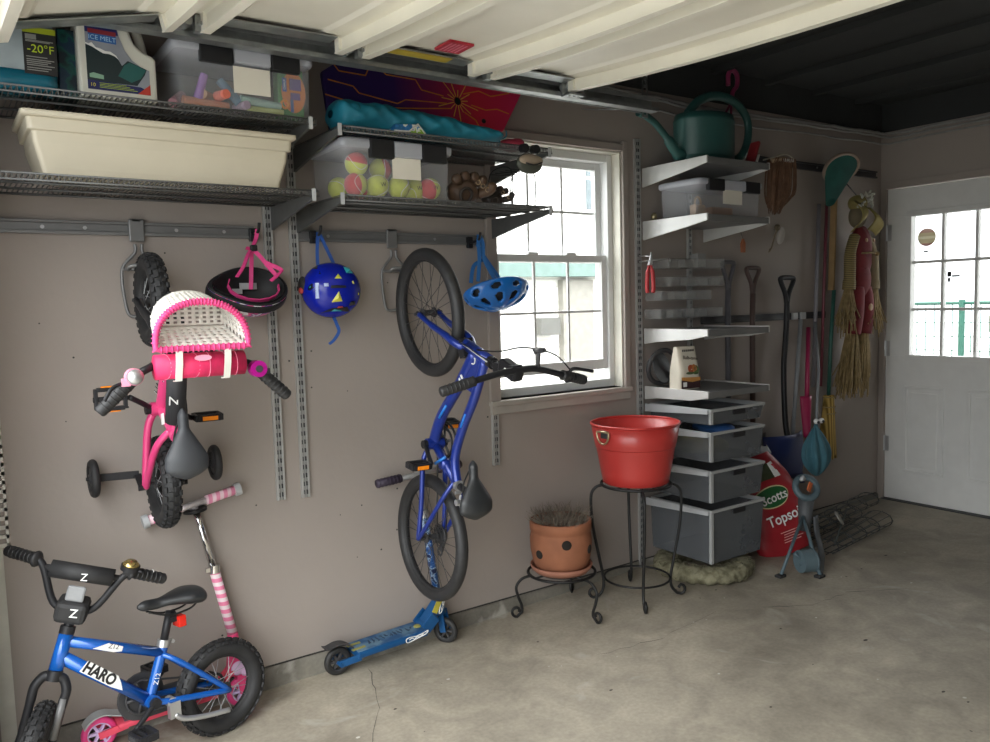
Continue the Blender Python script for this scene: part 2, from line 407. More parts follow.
p = MB(); w = .026
p.bb(dx - .012, dx + .05, gy1 - w, gy0 + w, gz0 - w, gz0 + .008).bb(dx - .012, dx + .05, gy1 - w, gy0 + w, gz1 - .008, gz1 + w).bb(dx - .012, dx + .05, gy0 - .008, gy0 + w, gz0 + .008, gz1 - .008).bb(dx - .012, dx + .05, gy1 - w, gy1 + .008, gz0 + .008, gz1 - .008)
for k in (1, 2):
    y = gy0 + (gy1 - gy0) * k / 3; z = gz0 + (gz1 - gz0) * k / 3
    p.bb(dx + .004, dx + .04, y - .009, y + .009, gz0, gz1).bb(dx + .005, dx + .039, gy1, gy0, z - .009, z + .009)
o = p.build('door_window_frame', M_['white'], door, False, bevel=.003); o['kind'] = 'structure'
p = MB(); p.bb(dx + .019, dx + .025, gy1, gy0, gz0, gz1); o = p.build('door_window_pane', M_['glass'], door, False); o['kind'] = 'structure'
for z in (.42, 1.05, 1.80):
    p = MB(); p.cyl((dx - .006, DY0 - .004, z - .05), (dx - .006, DY0 - .004, z + .05), .007, 10).bb(dx - .003, dx, DY0 - .035, DY0 - .004, z - .05, z + .05)
    o = p.build('door_hinge', M_['alu'], door, False); o['kind'] = 'structure'
p = MB(); p.bb(dx - .03, dx + .09, DY1, DY0, .0, .052); struct('trim_threshold', p, mat('threshold_dark', (.05, .05, .05), .6))
p = MB(); p.bb(X1 - .006, X1 + .012, DY0 - .006, -.004, .03, 2.12).bb(X1 - .012, X1 + .012, DY1 - .06, DY0 - .006, 2.082, 2.125).bb(X1 - .012, X1 + .012, DY1 - .06, DY1 + .006, .03, 2.082)
struct('trim_door', p, M_['wall'], bevel=.002)
# round striped sun catcher and a small notice on the door's glass
sc = thing('suncatcher', 'round striped pink and cream disc hung in the upper near pane of the door', 'ornament', (dx + .012, -.29, 1.70))
p = MB(); Mx = frame((dx + .012, -.29, 1.755), (0, 1, 0), (-1, 0, 0)); p.prism([(.056 * math.cos(2*PI*k/40), .056 * math.sin(2*PI*k/40)) for k in range(40)], .004, Mx)
p.build('disc', ramp_mat('planet_stripes', [(0, '#c4a49e'), (.16, '#c4a49e'), (.17, '#d3cdb8'), (.40, '#cdc6ae'), (.42, '#e6e3d6'), (.55, '#e2dfd0'), (.57, '#c9c2a8'), (.74, '#d3cdb6'), (.76, '#c8aaa4'), (.92, '#d6c2ba'), (1, '#d6c2ba')], 'gen', axis=2, rough=.4), sc); see_through(bpy.data.materials['planet_stripes'])
p = MB(); p.rod((dx + .012, -.29, 1.81), (dx + .012, -.29, 1.87), .001, 5).bb(dx + .010, dx + .014, -.30, -.27, 1.662, 1.672); p.build('hanger', M_['blk_ink'], sc)
nt_ = thing('notice', 'small black printed notice stuck on the middle pane of the door', 'sign', (dx + .014, -.44, 1.50))
p = MB(); p.bb(dx + .012, dx + .014, -.442, -.418, 1.502, 1.534).bb(dx + .012, dx + .014, -.492, -.445, 1.50, 1.512).bb(dx + .012, dx + .014, -.436, -.422, 1.470, 1.496); p.build('print', M_['blk_ink'], nt_)

# conduits and cables along the ceiling corner
cab = mat('cable_grey', (.30, .30, .29), .6)
def wavy(P, r, amp, m, n=10):
    Q = catmull(P, n); return MB().tube([q + V((0, rnd.uniform(-amp, amp), rnd.uniform(-amp, amp))) for q in Q], r, 6)
for i, (dy, dz, r) in enumerate(((-.03, -.0, .009), (-.062, -.028, .007), (-.024, -.062, .006))):
    o = wavy([(2.2, dy, 2.42 + dz), (2.9, dy, 2.415 + dz), (3.4, dy, 2.40 + dz), (4.2, dy - .01, 2.415 + dz), (4.9, dy - .02, 2.425 + dz), (5.09, -.06 + dy, 2.425 + dz), (5.095, -.4, 2.425 + dz * .8), (5.095, -1.2, 2.42 + dz), (5.095, -2.2, 2.425 + dz)], r, .003, cab)
    o = o.build('electrical_cable', cab)
    tag(o, ['thick grey cable running highest along the ceiling corner', 'grey cable sagging just under the thick one along the ceiling corner', 'thin grey cable lowest of those along the ceiling corner'][i], 'cable', 'cables in the ceiling corner')

# ---------------------------------------------------------------- outdoors seen through the panes
lawn = mat('driveway', (.25, .25, .24), .9, var=.15, scale=2); siding = ramp_mat('siding', [(0, '#cfcdc6'), (.12, '#efeee8'), (1, '#f4f3ee')], 'wave', 3.2, axis=2, rough=.7)
mb = MB(); mb.bb(-30, -.19, -30, 30, -.2, -.05).bb(-.19, 40, .3, 30, -.2, -.05).bb(5.4, 40, -30, .3, -.2, -.05); struct('ground', mb, lawn)
mb = MB(); mb.bb(X1 + .14, 6.75, -4.34, .6, 2.40, 2.50); struct('sky_blocker', mb, mat('sky_blocker_grey', (.30, .30, .29), .8))  # unseen slab added above the end door to cut skylight through its glass
nh = thing('neighbour_house', 'pale sided house next door seen through the side window', 'house', (4.6, 5.6, -.05))
mb = MB(); mb.bb(-1, 9.5, 5.2, 9, -.05, 6); mb.build('wall', siding, nh)
pg = mat('green_trim', (.13, .20, .18), .6); gg = mat('grey_glass', (.12, .15, .16), .2)
mb = MB(); mb.bb(7.05, 7.75, 5.12, 5.2, 2.55, 3.5); wf = mb.build('window', M_['white'], nh)
mb = MB(); mb.bb(7.12, 7.68, 5.10, 5.13, 2.62, 3.0).bb(7.12, 7.68, 5.10, 5.13, 3.05, 3.44); mb.build('pane', gg, wf)
mb = MB(); mb.bb(2.6, 8.5, 5.0, 5.2, 1.74, 1.93); mb.build('belt_board', pg, nh)
mb = MB(); mb.bb(6.68, 7.2, 5.1, 5.2, .2, 1.70); mb.build('side_door', mat('stone_pale', (.25, .24, .21), .8), nh)
mb = MB(); mb.bb(6.25, 6.56, 5.02, 5.2, 1.0, 1.22); mb.build('meter_box', mat('meter_grey', (.11, .11, .10), .6), nh)
fp = MB()
for k in range(40): fp.bb(.5 + .2 * k, .62 + .2 * k, 3.0, 3.03, -.05, .5)
fp.bb(.4, 8.5, 3.03, 3.07, .38, .44)
tag(rebase(fp.build('picket_fence', mat('fence_tan', (.27, .25, .17), .8, var=.15))), 'low tan board fence outside below the side window', 'fence')
gf = thing('chain_fence', 'green wire fence outside beyond the end door', 'fence', (9.5, -.6, -.05))
gm = mat('fence_green', (.012, .08, .055), .5)
p = MB()
for y in (-6, -3, -.95, 1.5, 4): p.cyl((9.5, y, -.05), (9.5, y, 1.32), .035, 8)
p.build('post', gm, gf)
p = MB(); p.rod((9.5, -6, 1.28), (9.5, 4, 1.28), .022, 6)
for k in range(100): 
    y = -6 + .1 * k; p.rod((9.5, y, 0), (9.5, y, 1.27), .006, 4)
for k in range(8): p.rod((9.5, -6, .1 + .16 * k), (9.5, 4, .1 + .16 * k), .006, 4)
p.build('mesh_panel', gm, gf)
fb = thing('far_building', 'white sided building with small windows beyond the green fence', 'house', (24, -2, -.05))
p = MB(); p.bb(22, 28, -14, .6, -.05, 3.7); p.build('wall', ramp_mat('shed_siding', [(0, '#4d4c48'), (.12, '#73716b'), (1, '#7b7973')], 'wave', 2.2, axis=2, rough=.8), fb)
for y in (-7.0, -5.0, -3.2, -1.3):
    p = MB(); p.bb(21.9, 22, y - .4, y + .4, .5, 1.9); p.build('window', mat('shed_glass', (.03, .035, .04), .3), fb)
fs = MB()
for k in range(60): fs.bb(12, 12.03, -6 + .2 * k, -5.86 + .2 * k, -.05, .62)
fs.bb(12.03, 12.06, -6, 6, .3, .36)
tag(rebase(fs.build('picket_fence', M_['white'])), 'low white picket fence far beyond the green wire fence', 'fence')
# bare trees
bark = mat('bark', (.035, .03, .026), .9)
def tree(x, y, h, seed, label):
    r = random.Random(seed); p = MB()
    def br(a, d, L, rad, dep):
        b = a + d * L; p.tube([a, (a + b) / 2 + V((r.uniform(-.05, .05) * L,) * 3), b], [rad, rad * .85, rad * .6], 6)
        if dep:
            for _ in range(3 if dep > 1 else 4):
                nd = (d + V((r.uniform(-.8, .8), r.uniform(-.8, .8), r.uniform(-.1, .6)))).normalized(); br(b, nd, L * r.uniform(.55, .8), rad * .5, dep - 1)
    br(V((x, y, -.05)), V((0, 0, 1)), h * .35, h * .012, 4)
    tag(p.build('bare_tree', bark), label, 'tree', 'bare trees beyond the end door')
tree(15, -.2, 6, 3, 'leafless tree nearest the hinge side of the end door')
tree(17, -3.6, 7.5, 5, 'taller leafless tree seen through the far panes of the end door')
hedge = MB()
hr = random.Random(5)
for k in range(16): hedge.ball((19 + hr.uniform(-.4, .4), .4 + .27 * k, .35 + hr.uniform(0, 1.2)), hr.uniform(.5, .8), 10, 7)
tag(rebase(hedge.build('hedge', mat('winter_hedge', (.10, .08, .055), .9, var=.4, scale=6))), 'tan winter hedge beyond the green fence', 'hedge')

# ---------------------------------------------------------------- light
wd = bpy.data.worlds.new('sky'); bpy.context.scene.world = wd; wd.use_nodes = True
bg = wd.node_tree.nodes['Background']; bg.inputs[1].default_value = SKY
wt = wd.node_tree; wg = wt.nodes.new('ShaderNodeTexCoord'); wsep = wt.nodes.new('ShaderNodeSeparateXYZ'); wr_ = wt.nodes.new('ShaderNodeValToRGB')   # overcast sky: three times brighter overhead than at the horizon
wt.links.new(wg.outputs['Generated'], wsep.inputs[0]); wt.links.new(wsep.outputs[2], wr_.inputs[0]); wt.links.new(wr_.outputs[0], bg.inputs[0])
wr_.color_ramp.elements[0].color = (.25, .262, .27, 1); wr_.color_ramp.elements[1].color = (.98, 1.0, 1.0, 1)
def portal(name, loc, size, sizey, direction):
    l = bpy.data.lights.new(name, 'AREA'); l.shape = 'RECTANGLE'; l.size = size; l.size_y = sizey; l.cycles.is_portal = True
    o = bpy.data.objects.new(name, l); C.objects.link(o); o.location = loc
    o.rotation_euler = V(direction).to_track_quat('-Z', 'Y').to_euler(); return o
portal('portal_garage', (-.21, -1.88, 1.05), 2.8, 2.3, (1, 0, 0))
portal('portal_window', (2.41, .17, 1.56), .75, 1.2, (0, -1, 0))
portal('portal_door', (5.28, -.49, 1.45), .62, .92, (-1, 0, 0))
sc_ = bpy.context.scene
sc_.view_settings.view_transform = 'Standard'; sc_.view_settings.look = 'None'; sc_.view_settings.gamma = 1; sc_.view_settings.use_curve_mapping = False
sc_.view_settings.exposure = EXPO
sc_.cycles.max_bounces = 10; sc_.cycles.diffuse_bounces = 6; sc_.cycles.transparent_max_bounces = 24; sc_.cycles.caustics_reflective = False; sc_.cycles.caustics_refractive = False
sc_.cycles.sample_clamp_indirect = 6

mb = MB(); mb.bb(.085, .128, -.012, 0, .0, .70); struct('trim_jamb', mb, mat('trim_pale', (.55, .54, .48), .6))
# ---------------------------------------------------------------- overhead garage door and its track
gd = thing('garage_door', 'cream ribbed steel garage door rolled up flat overhead', 'garage door', (1.1, -1.85, 2.25))
DYA, DYB = -.50, -3.22
def sag(y): return -.062 * max(0, 1 - ((y - (DYA + DYB) / 2) / ((DYB - DYA) / 2)) ** 2)     # the raised door bows down a little in the middle
YS = [DYA + (DYB - DYA) * k / 14 for k in range(15)]
def sweep(p, Mx, a0, a1, z0, z1):
    vs = []
    for y in YS: vs += [Mx @ V((a, y, z)) + V((0, 0, sag(y))) for a, z in ((a0, z0), (a1, z0), (a1, z1), (a0, z1))]
    n = len(YS); fs = [(0, 1, 2, 3), tuple(4 * (n - 1) + k for k in (3, 2, 1, 0))]
    for i in range(n - 1):
        for k in range(4): fs.append((4 * i + k, 4 * i + 4 + k, 4 * i + 4 + (k + 1) % 4, 4 * i + (k + 1) % 4))
    p.add(vs, fs, 0, False)
def section(x0, x1, z0, z1):
    """one hollow-backed section seen from inside: skin, stamped ridges, a folded rib along each edge"""
    p = MB(); L = x1 - x0
    Mx = frame((x0, 0, z0), (L, 0, z1 - z0), (-(z1 - z0), 0, L))
    prof = [(0, 0), (.035, 0), (.05, -.008), (.11, -.008), (.125, 0), (L - .125, 0), (L - .11, -.008), (L - .05, -.008), (L - .035, 0), (L, 0)]
    vs = []
    for y in YS: vs += [Mx @ V((a, y, b + .05)) + V((0, 0, sag(y))) for a, b in prof]
    k = len(prof); p.add(vs, [(q * k + i, q * k + i + 1, q * k + k + i + 1, q * k + k + i) for q in range(len(YS) - 1) for i in range(k - 1)], 0, False)
    sweep(p, Mx, 0, L, .058, .062)
    sec = p.build('door_section', M_['doorsteel'], gd)
    for a in (.046, L - .046):
        r = MB(); sweep(r, Mx, a - .002, a + .002, 0, .052); sweep(r, Mx, a - .014, a + .014, -.002, .002)
        r.M = Mx; r.bb(a - .012, a + .012, DYA - .03, DYA, .002, .05)
        r.build('rib', M_['doorsteel'], sec)
    h = MB(Mx); h.bb(.10, L - .10, DYA - .012, DYA + .012, .036, .05).bb(.075, L - .075, DYA - .062, DYA, .028, .031); h.build('end_stile', M_['galv'], sec)
    return sec, Mx, L
secs = [section(a, b, za, zb) for a, b, za, zb in ((.145, .645, 2.085, 2.20), (.645, 1.145, 2.20, 2.205), (1.145, 1.64, 2.205, 2.205), (1.64, 2.095, 2.205, 2.21))]
for x, z in ((.645, 2.20), (1.145, 2.203), (1.64, 2.203)):
    p = MB()
    for dx_ in (-.03, .03): p.bb(x + dx_ - .012, x + dx_ + .012, DYA - .006, DYA + .02, z + .0, z + .045).cyl((x + dx_, DYA - .02, z + .02), (x + dx_, DYA + .012, z + .02), .006, 8)
    p.cyl((x, DYA + .0, z + .03), (x, DYA + .05, z + .03), .014, 12)
    p.build('roller_hinge', M_['galv'], gd)
p = MB(); p.bb(2.02, 2.10, DYA - .03, DYA + .02, 2.19, 2.198).bb(2.02, 2.10, DYA + .012, DYA + .02, 2.19, 2.26).bb(2.09, 2.098, DYA - .03, DYA + .02, 2.19, 2.25).cyl((2.055, DYA + .0, 2.235), (2.055, DYA + .05, 2.235), .018, 12)
for k in range(3): p.cyl((2.035 + .022 * k, DYA - .012, 2.186), (2.035 + .022 * k, DYA - .012, 2.19), .006, 6)
p.build('top_bracket', M_['galv'], gd)
sec, Mx, L = secs[2]
p = MB(Mx); p.bb(.235, .325, DYA - .21, DYA - .115, .024, .0315); st = p.build('warning_sticker', mat('red_sticker', '#b0283a', .5), sec, label='red warning sticker')
p = MB(Mx)
for k in range(5): p.bb(.246 + .014 * k, .252 + .014 * k, DYA - .20, DYA - .125, .0230, .0242)
p.build('sticker_lines', mat('sticker_pink', '#d8788a', .6), gd)
p = MB(Mx); p.bb(.10, .34, DYA - .056, DYA - .012, .0255, .0280); p.build('strut_label', mat('yellow_strip', '#b9a23a', .6), sec, label='yellow strip')

tr = thing('door_track', 'galvanised steel channel track along the wall that carries the raised door', 'door track', (1.4, -.43, 2.22))
p = MB()
path = [(2.58, 2.232), (1.6, 2.228), (.75, 2.226), (.4, 2.224), (.22, 2.208), (.11, 2.16), (.04, 2.06), (.005, 1.9), (.0, 1.6), (.0, .06)]
P3 = catmull([(x, 0, z) for x, z in path], 6)
for i in range(len(P3) - 1):
    a, b = P3[i], P3[i + 1]; nn = V((-(b - a).z, 0, (b - a).x)).normalized()
    if nn.z < 0 and abs(nn.z) > .1: nn = -nn
    q = lambda pt, o, y: pt + nn * o + V((0, y, 0))
    for o0, o1, y0, y1 in ((-.027, -.024, -.45, -.41), (.024, .027, -.45, -.41), (-.027, .027, -.411, -.408), (-.027, -.012, -.452, -.449), (.012, .027, -.452, -.449)):
        vs = [q(pt, o, y) for pt in (a, b) for o in (o0, o1) for y in (y0, y1)]
        p.add(vs, [(0, 1, 3, 2), (4, 6, 7, 5), (0, 4, 5, 1), (2, 3, 7, 6), (0, 2, 6, 4), (1, 5, 7, 3)], 0, False)
p.build('channel', M_['galv'], tr)
p = MB(); p.bb(.62, 2.52, -.407, -.36, 2.249, 2.253).bb(.62, 2.52, -.407, -.403, 2.20, 2.253); p.build('stiffening_angle', M_['galv'], tr)
def perforated(p, x, y, z0, z1, w, axis='x'):
    n = int((z1 - z0) / .028)
    for s_ in (-1, 1):
        c = s_ * (w / 2 - .004)
        p.bb(*((x + c - .004, x + c + .004, y - .0015, y + .0015) if axis == 'x' else (x - .0015, x + .0015, y + c - .004, y + c + .004)), z0, z1)
    for k in range(n + 1):
        z = z0 + (z1 - z0) * k / n
        p.bb(*((x - w / 2, x + w / 2, y - .0015, y + .0015) if axis == 'x' else (x - .0015, x + .0015, y - w / 2, y + w / 2)), z - .006, z + .006)
p = MB(); perforated(p, 2.545, -.405, 2.19, 2.44, .034, 'x'); p.bb(2.53, 2.56, -.40, -.36, 2.236, 2.24); p.build('hanger_angle', M_['galv'], tr)
p = MB(); p.bar((2.545, -.40, 2.22), (2.545, -.02, 2.30), .025, .003); p.build('wall_brace', M_['galv'], tr)
p = MB(); perforated(p, .130, -.004, .705, 2.2, .036, 'x'); pa = p.build('perforated_strip', mat('strip_white', (.62, .61, .56), .5)); tag(rebase(pa), 'white perforated steel strip on the wall beside the garage opening', 'bracket')

# ---------------------------------------------------------------- wall tracks, rails, hooks
def wall_track(x, z0, z1, label, w=.024):
    p = MB()
    for s_ in (-1, 1): p.bb(x + s_ * w / 2 - .004, x + s_ * w / 2 + .004, -.014, 0, z0, z1)
    p.bb(x - w / 2, x + w / 2, -.004, 0, z0, z1)
    p.bb(x - .0015, x + .0015, -.013, -.004, z0, z1)
    tr_ = thing('wall_track', label, 'shelf track', (x, 0, z0), group='slotted upright tracks for the shelves')
    p.build('channel', mat('track_steel', (.46, .46, .45), .4, .35, var=.05), tr_)
    s = MB(); n = int((z1 - z0) / .032)
    for k in range(n):
        z = z0 + .012 + .032 * k
        for s_ in (-1, 1): s.bb(x + s_ * .006 - .0022, x + s_ * .006 + .0022, -.0135, -.0042, z, z + .016)
    s.build('slots', M_['dgrey'], tr_)
wall_track(.075, .75, 2.3, 'slotted steel track at the garage opening end of the longest shelves', .02)
wall_track(1.018, .705, 2.12, 'slotted steel track below the end of the shelf with the trough')
wall_track(1.114, .70, 2.12, 'slotted steel track between the shelf pairs, next to the kid helmet')
wall_track(2.0, .70, 2.12, 'slotted steel track right beside the window casing behind the vented helmet')
wall_track(2.895, .045, 2.20, 'tall slotted track from floor up between window and drawer tower', .028)
wall_track(3.27, .25, 2.12, 'slotted track behind the middle of the narrow corner shelves', .022)

def rail(x0, x1, z0, z1, label, holes):
    t = thing('storage_rail', label, 'rail', ((x0 + x1) / 2, 0, z0), group='horizontal wall rails for hooks')
    p = MB(); h = z1 - z0
    p.bb(x0, x1, -.008, 0, z0 + h * .25, z0 + h * .8).bb(x0, x1, -.018, -.001, z0 + h * .8, z1).bb(x0, x1, -.018, -.001, z0, z0 + h * .25)
    p.build('channel', M_['rail'] if x0 < 3 else M_['dgrey'], t, bevel=.0015)
    s = MB()
    for x in holes: s.cyl((x, -.011, (z0 + z1) / 2), (x, -.007, (z0 + z1) / 2), .006, 12)
    s.build('screws', M_['alu'], t)
rail(.0, .965, 1.668, 1.712, 'long grey rail on the wall below the trough shelf', (.3, .42, .70, .86))
rail(1.13, 1.962, 1.663, 1.706, 'grey rail below the tennis ball shelf carrying the blue helmets', (1.25, 1.72))
rail(3.36, 4.47, 1.272, 1.312, 'dark rail at mid height behind the long-handled tools', ())
rail(3.75, 5.05, 2.15, 2.195, 'dark rail high on the wall above the scarecrow', (4.4,))
for i, x in enumerate((4.16, 4.24, 4.44)):
    p = MB(); p.bb(x - .022, x + .022, -.032, -.018, 1.272, 1.312); o = p.build('rail_clip', M_['lgrey'] if i < 2 else M_['dgrey'])
    tag(rebase(o), ['pale plastic clip on the dark rail just past the black snow shovel', 'pale plastic clip second from the snow shovel on the dark rail', 'dark clip at the far end of the mid-height rail'][i], 'clip', 'clips on the mid-height rail')

def bike_hook(x, z, label):
    t = thing('bike_hook', label, 'hook', (x, 0, z - .28), group='grey vertical bicycle hooks')
    p = MB(); p.bb(x - .024, x + .024, -.026, -.018, z - .052, z + .022).bb(x - .018, x + .018, -.026, -.005, z + .010, z + .022); p.build('mount_plate', M_['rail'], t, bevel=.004)
    p = MB(); r = .0055
    p.tube(catmull([(x - .010, -.03, z - .06), (x - .012, -.03, z - .09), (x - .05, -.03, z - .135), (x - .055, -.03, z - .19), (x - .045, -.03, z - .28), (x - .025, -.03, z - .298), (x + .0, -.035, z - .296)], 6), r, 8)
    p.tube(catmull([(x + .012, -.03, z - .06), (x + .014, -.03, z - .09), (x + .045, -.03, z - .125), (x + .05, -.03, z - .145)], 6), r, 8)
    p.tube([(x - .05, -.03, z - .142), (x + .05, -.03, z - .142)], r, 8)
    p.build('wire_frame', M_['rail'], t)
    p = MB(); p.tube(catmull([(x - .04, -.03, z - .142), (x - .04, -.075, z - .145), (x - .036, -.10, z - .135), (x + .06, -.105, z - .130)], 6), r * 1.15, 8); p.build('hook_arm', M_['rail'], t)
    return t
bike_hook(.571, 1.70, 'grey bike hook on the rail above the pink bicycle')
bike_hook(1.515, 1.695, 'grey bike hook on the rail above the larger hanging blue bicycle')
def peg(x, z, label):
    t = thing('utility_hook', label, 'hook', (x, 0, z - .03), group='small hooks on the rails')
    p = MB(); p.bb(x - .013, x + .013, -.028, -.012, z - .035, z + .012); p.build('clip', M_['blackgloss'], t, bevel=.003)
    p = MB(); p.tube(catmull([(x - .002, -.026, z - .01), (x - .004, -.06, z - .012), (x - .006, -.10, z - .004), (x - .007, -.115, z + .022)], 5), .0055, 8); p.build('arm', M_['blackgloss'], t)
peg(.958, 1.692, 'black hook at the rail end holding the pink-strapped helmet')
peg(1.185, 1.69, 'black hook holding the printed blue kid helmet')
peg(1.885, 1.685, 'black hook holding the vented blue bike helmet')

# ---------------------------------------------------------------- ventilated wire shelves
def wire_shelf(x0, x1, z, depth, label, brackets):
    t = thing('wire_shelf', label, 'shelf', ((x0 + x1) / 2, -depth / 2, z - .03), group='ventilated wire shelves')
    p = MB(); n = int((x1 - x0) / .0135)
    for k in range(n + 1):
        x = x0 + (x1 - x0) * k / n
        p.tube([(x, -.012, z - .003), (x, -depth, z - .003), (x, -depth - .002, z - .02)], .0019, 4, caps=False, smooth=False)
    p.build('wire_deck', M_['elfa'], t)
    p = MB()
    for y, dz in ((-.014, -.008), (-.13, -.008), (-.26, -.008)): p.rod((x0, y, z + dz), (x1, y, z + dz), .0042, 6)
    p.build('support_rods', M_['elfa'], t)
    p = MB()
    for dz, dy in ((0, 0), (-.018, -.004)): p.rod((x0, -depth + dy, z + dz - .003), (x1, -depth + dy, z + dz - .003), .0030, 6)
    p.build('front_lip', M_['elfa'], t)
    for x in brackets:
        b = MB(); Mx = frame((x, 0, z), (0, -1, 0), (1, 0, 0))   # local x out from wall, z along the shelf, y = up
        poly = [(.014, -.012), (depth - .004, -.012), (depth - .004, -.030), (.20, -.062), (.014, -.095)]
        b.prism([(a, -c if Mx.to_3x3().col[1].z < 0 else c) for a, c in poly], .010, Mx); b.build('bracket', M_['elfa'], t)
        b = MB(); b.bb(x - .006, x + .006, -depth - .010, -depth - .004, z - .036, z + .002); b.build('end_cap', M_['lgrey'], t)
wire_shelf(.13, 1.055, 2.022, .40, 'upper wire shelf carrying the two jugs and the chalk bin', (.15, 1.035))
wire_shelf(.13, 1.055, 1.795, .40, 'lower wire shelf under the long cream trough', (.15, 1.035))
wire_shelf(1.135, 2.022, 2.010, .41, 'upper wire shelf under the teal bag next to the window', (1.13, 2.008))
wire_shelf(1.135, 2.022, 1.787, .41, 'lower wire shelf under the tennis ball bin', (1.13, 2.008))

# ---------------------------------------------------------------- things on the first pair of shelves
zU = 2.023
jug = thing('washer_fluid_jug', 'translucent jug of blue washer fluid with a black label', 'jug', (.24, -.28, zU))
p = MB()
def rrect(w, d, r, n=5):
    out = []
    for cx_, cy_, a0 in ((w/2-r, d/2-r, 0), (-w/2+r, d/2-r, 90), (-w/2+r, -d/2+r, 180), (w/2-r, -d/2+r, 270)):
        for k in range(n + 1):
            a = math.radians(a0 + 90 * k / n); out.append((cx_ + r * math.cos(a), cy_ + r * math.sin(a)))
    return out
def stack(p, secs_, c, mi=0):
    """loft of rounded rectangles: (z, w, d, r)"""
    n = None; vs = []
    for z, w, d, r in secs_:
        q = rrect(w, d, r); n = len(q); vs += [V((c[0] + a, c[1] + b, c[2] + z)) for a, b in q]
    L = len(secs_); fs = [(i * n + k, i * n + (k + 1) % n, (i + 1) * n + (k + 1) % n, (i + 1) * n + k) for i in range(L - 1) for k in range(n)]
    fs += [tuple(range(n - 1, -1, -1)), tuple((L - 1) * n + k for k in range(n))]
    return p.add(vs, fs, mi, True)
stack(p, [(.0, .17, .13, .03), (.006, .185, .145, .035), (.05, .185, .145, .035)], (.24, -.28, zU)); p.build('fluid', mat('blue_fluid', '#1c6478', .25, var=.1), jug)
p = MB(); stack(p, [(.051, .185, .145, .035), (.17, .185, .145, .035), (.19, .17, .13, .04), (.235, .09, .08, .035), (.25, .05, .05, .02)], (.24, -.28, zU)); p.build('empty_top', mat('jug_haze', (.40, .47, .50), .35, alpha=.72), jug)
p = MB(); p.bb(.250, .329, -.3555, -.352, zU + .042, zU + .150); lb = p.build('label', M_['blk_ink'], jug, label='black label with lime lettering')
p = MB(); p.bb(.250, .329, -.3555, -.352, zU + .150, zU + .165); p.build('label_band', mat('lime_band', '#9aa51f', .5), jug)
lime = mat('lime_ink', '#b6c92c', .6); greyink = mat('grey_ink', '#8a8a86', .6)
text('lettering', '-20°F', .030, (.291, -.3560, zU + .108), (1, 0, 0), (0, -1, 0), lime, jug)
p = MB()
for k, z in enumerate((.129, .126, .086, .079, .074, .069, .064, .057, .051)): p.bb(.256, .322 - .008 * (k % 3), -.3562, -.3555, zU + z, zU + z + .0022)
p.bb(.256, .282, -.3563, -.3555, zU + .133, zU + .146); p.build('small_print', greyink, jug)
ct = thing('fluid_carton', 'dark blue patterned carton squeezed between the two jugs', 'carton', (.365, -.24, zU))
p = MB(); p.bb(.338, .388, -.30, -.15, zU, zU + .19); p.build('body', ramp_mat('carton_print', [(0, '#10243a'), (.45, '#16324c'), (.5, '#12564e'), (.6, '#0c1e2c'), (1, '#203e58')], 'noise', 18, .5), ct, bevel=.004)
p = MB(); p.cyl((.363, -.22, zU + .19), (.363, -.22, zU + .21), .016, 16); p.build('cap', M_['blackgloss'], ct)

im = thing('ice_melt_jug', 'white ice melt jug with loop handle and mountain picture label', 'jug', (.51, -.29, zU))
p = MB(); Mx = frame((.383, -.29, zU), (1, 0, 0), (0, -1, 0))
sg = 1 if Mx.to_3x3().col[1].z > 0 else -1
body = [(0, 0), (.205, 0), (.205, .125), (.198, .135), (.172, .143), (.148, .165), (.135, .20), (.128, .228), (.112, .238), (.01, .238), (0, .225)]
p.prism([(a, b * sg) for a, b in body], .115, Mx); p.build('body', mat('white_hdpe', (.66, .65, .58), .4, var=.04), im, bevel=.008)
p = MB(); p.tube([Mx @ V((a, b * sg, 0)) for a, b in [(t.x, t.y) for t in catmull([(.10, .232, 0), (.138, .240, 0), (.160, .225, 0), (.176, .18, 0), (.183, .136, 0)], 6)]], .0115, 10, sx=1., sy=1.2); p.build('handle', mat('white_hdpe2', (.66, .65, .58), .4, var=.04), im)
p = MB(); p.cyl((.425, -.29, zU + .236), (.425, -.29, zU + .27), .024, 20); p.build('cap', M_['white'], im)
yl = -.3486
lab = [(.020, .022), (.185, .022), (.185, .092), (.165, .098), (.140, .115), (.122, .14), (.108, .178), (.100, .215), (.020, .215)]
p = MB(); Ml = frame((.383, yl, zU), (1, 0, 0), (0, -1, 0)); p.prism([(a, b * sg) for a, b in lab], .001, Ml)
lb = p.build('label', mat('label_grey', '#8f939c', .5), im, label='printed mountain label')
def flat(name, poly, dz, m, par=None):
    p = MB(); p.prism([(a, b * sg) for a, b in poly], .0008, frame((.383, yl - dz, zU), (1, 0, 0), (0, -1, 0))); return p.build(name, m, lb if par is None else par)
flat('sky_print', [(.020, .178), (.106, .178), (.100, .215), (.020, .215)], .0006, mat('label_blue', '#232c66', .5))
flat('mountain_print', [(.020, .045), (.150, .045), (.172, .078), (.178, .094), (.150, .104), (.128, .112), (.112, .096), (.100, .118), (.085, .128), (.066, .126), (.052, .136), (.04, .142), (.020, .150)], .0006, mat('label_forest', '#16282c', .5))
flat('ridge_print', [(.10, .066), (.135, .052), (.160, .066), (.176, .092), (.150, .102), (.132, .108), (.118, .098)], .0011, mat('label_teal', '#1f5a58', .5))
flat('snow_print', [(.018 + .002, .149), (.028, .146), (.036, .150), (.046, .138), (.058, .136), (.070, .131), (.084, .131), (.098, .122), (.104, .112), (.094, .120), (.080, .124), (.064, .124), (.050, .131), (.038, .138), (.020, .144)], .0013, M_['wht_ink'])
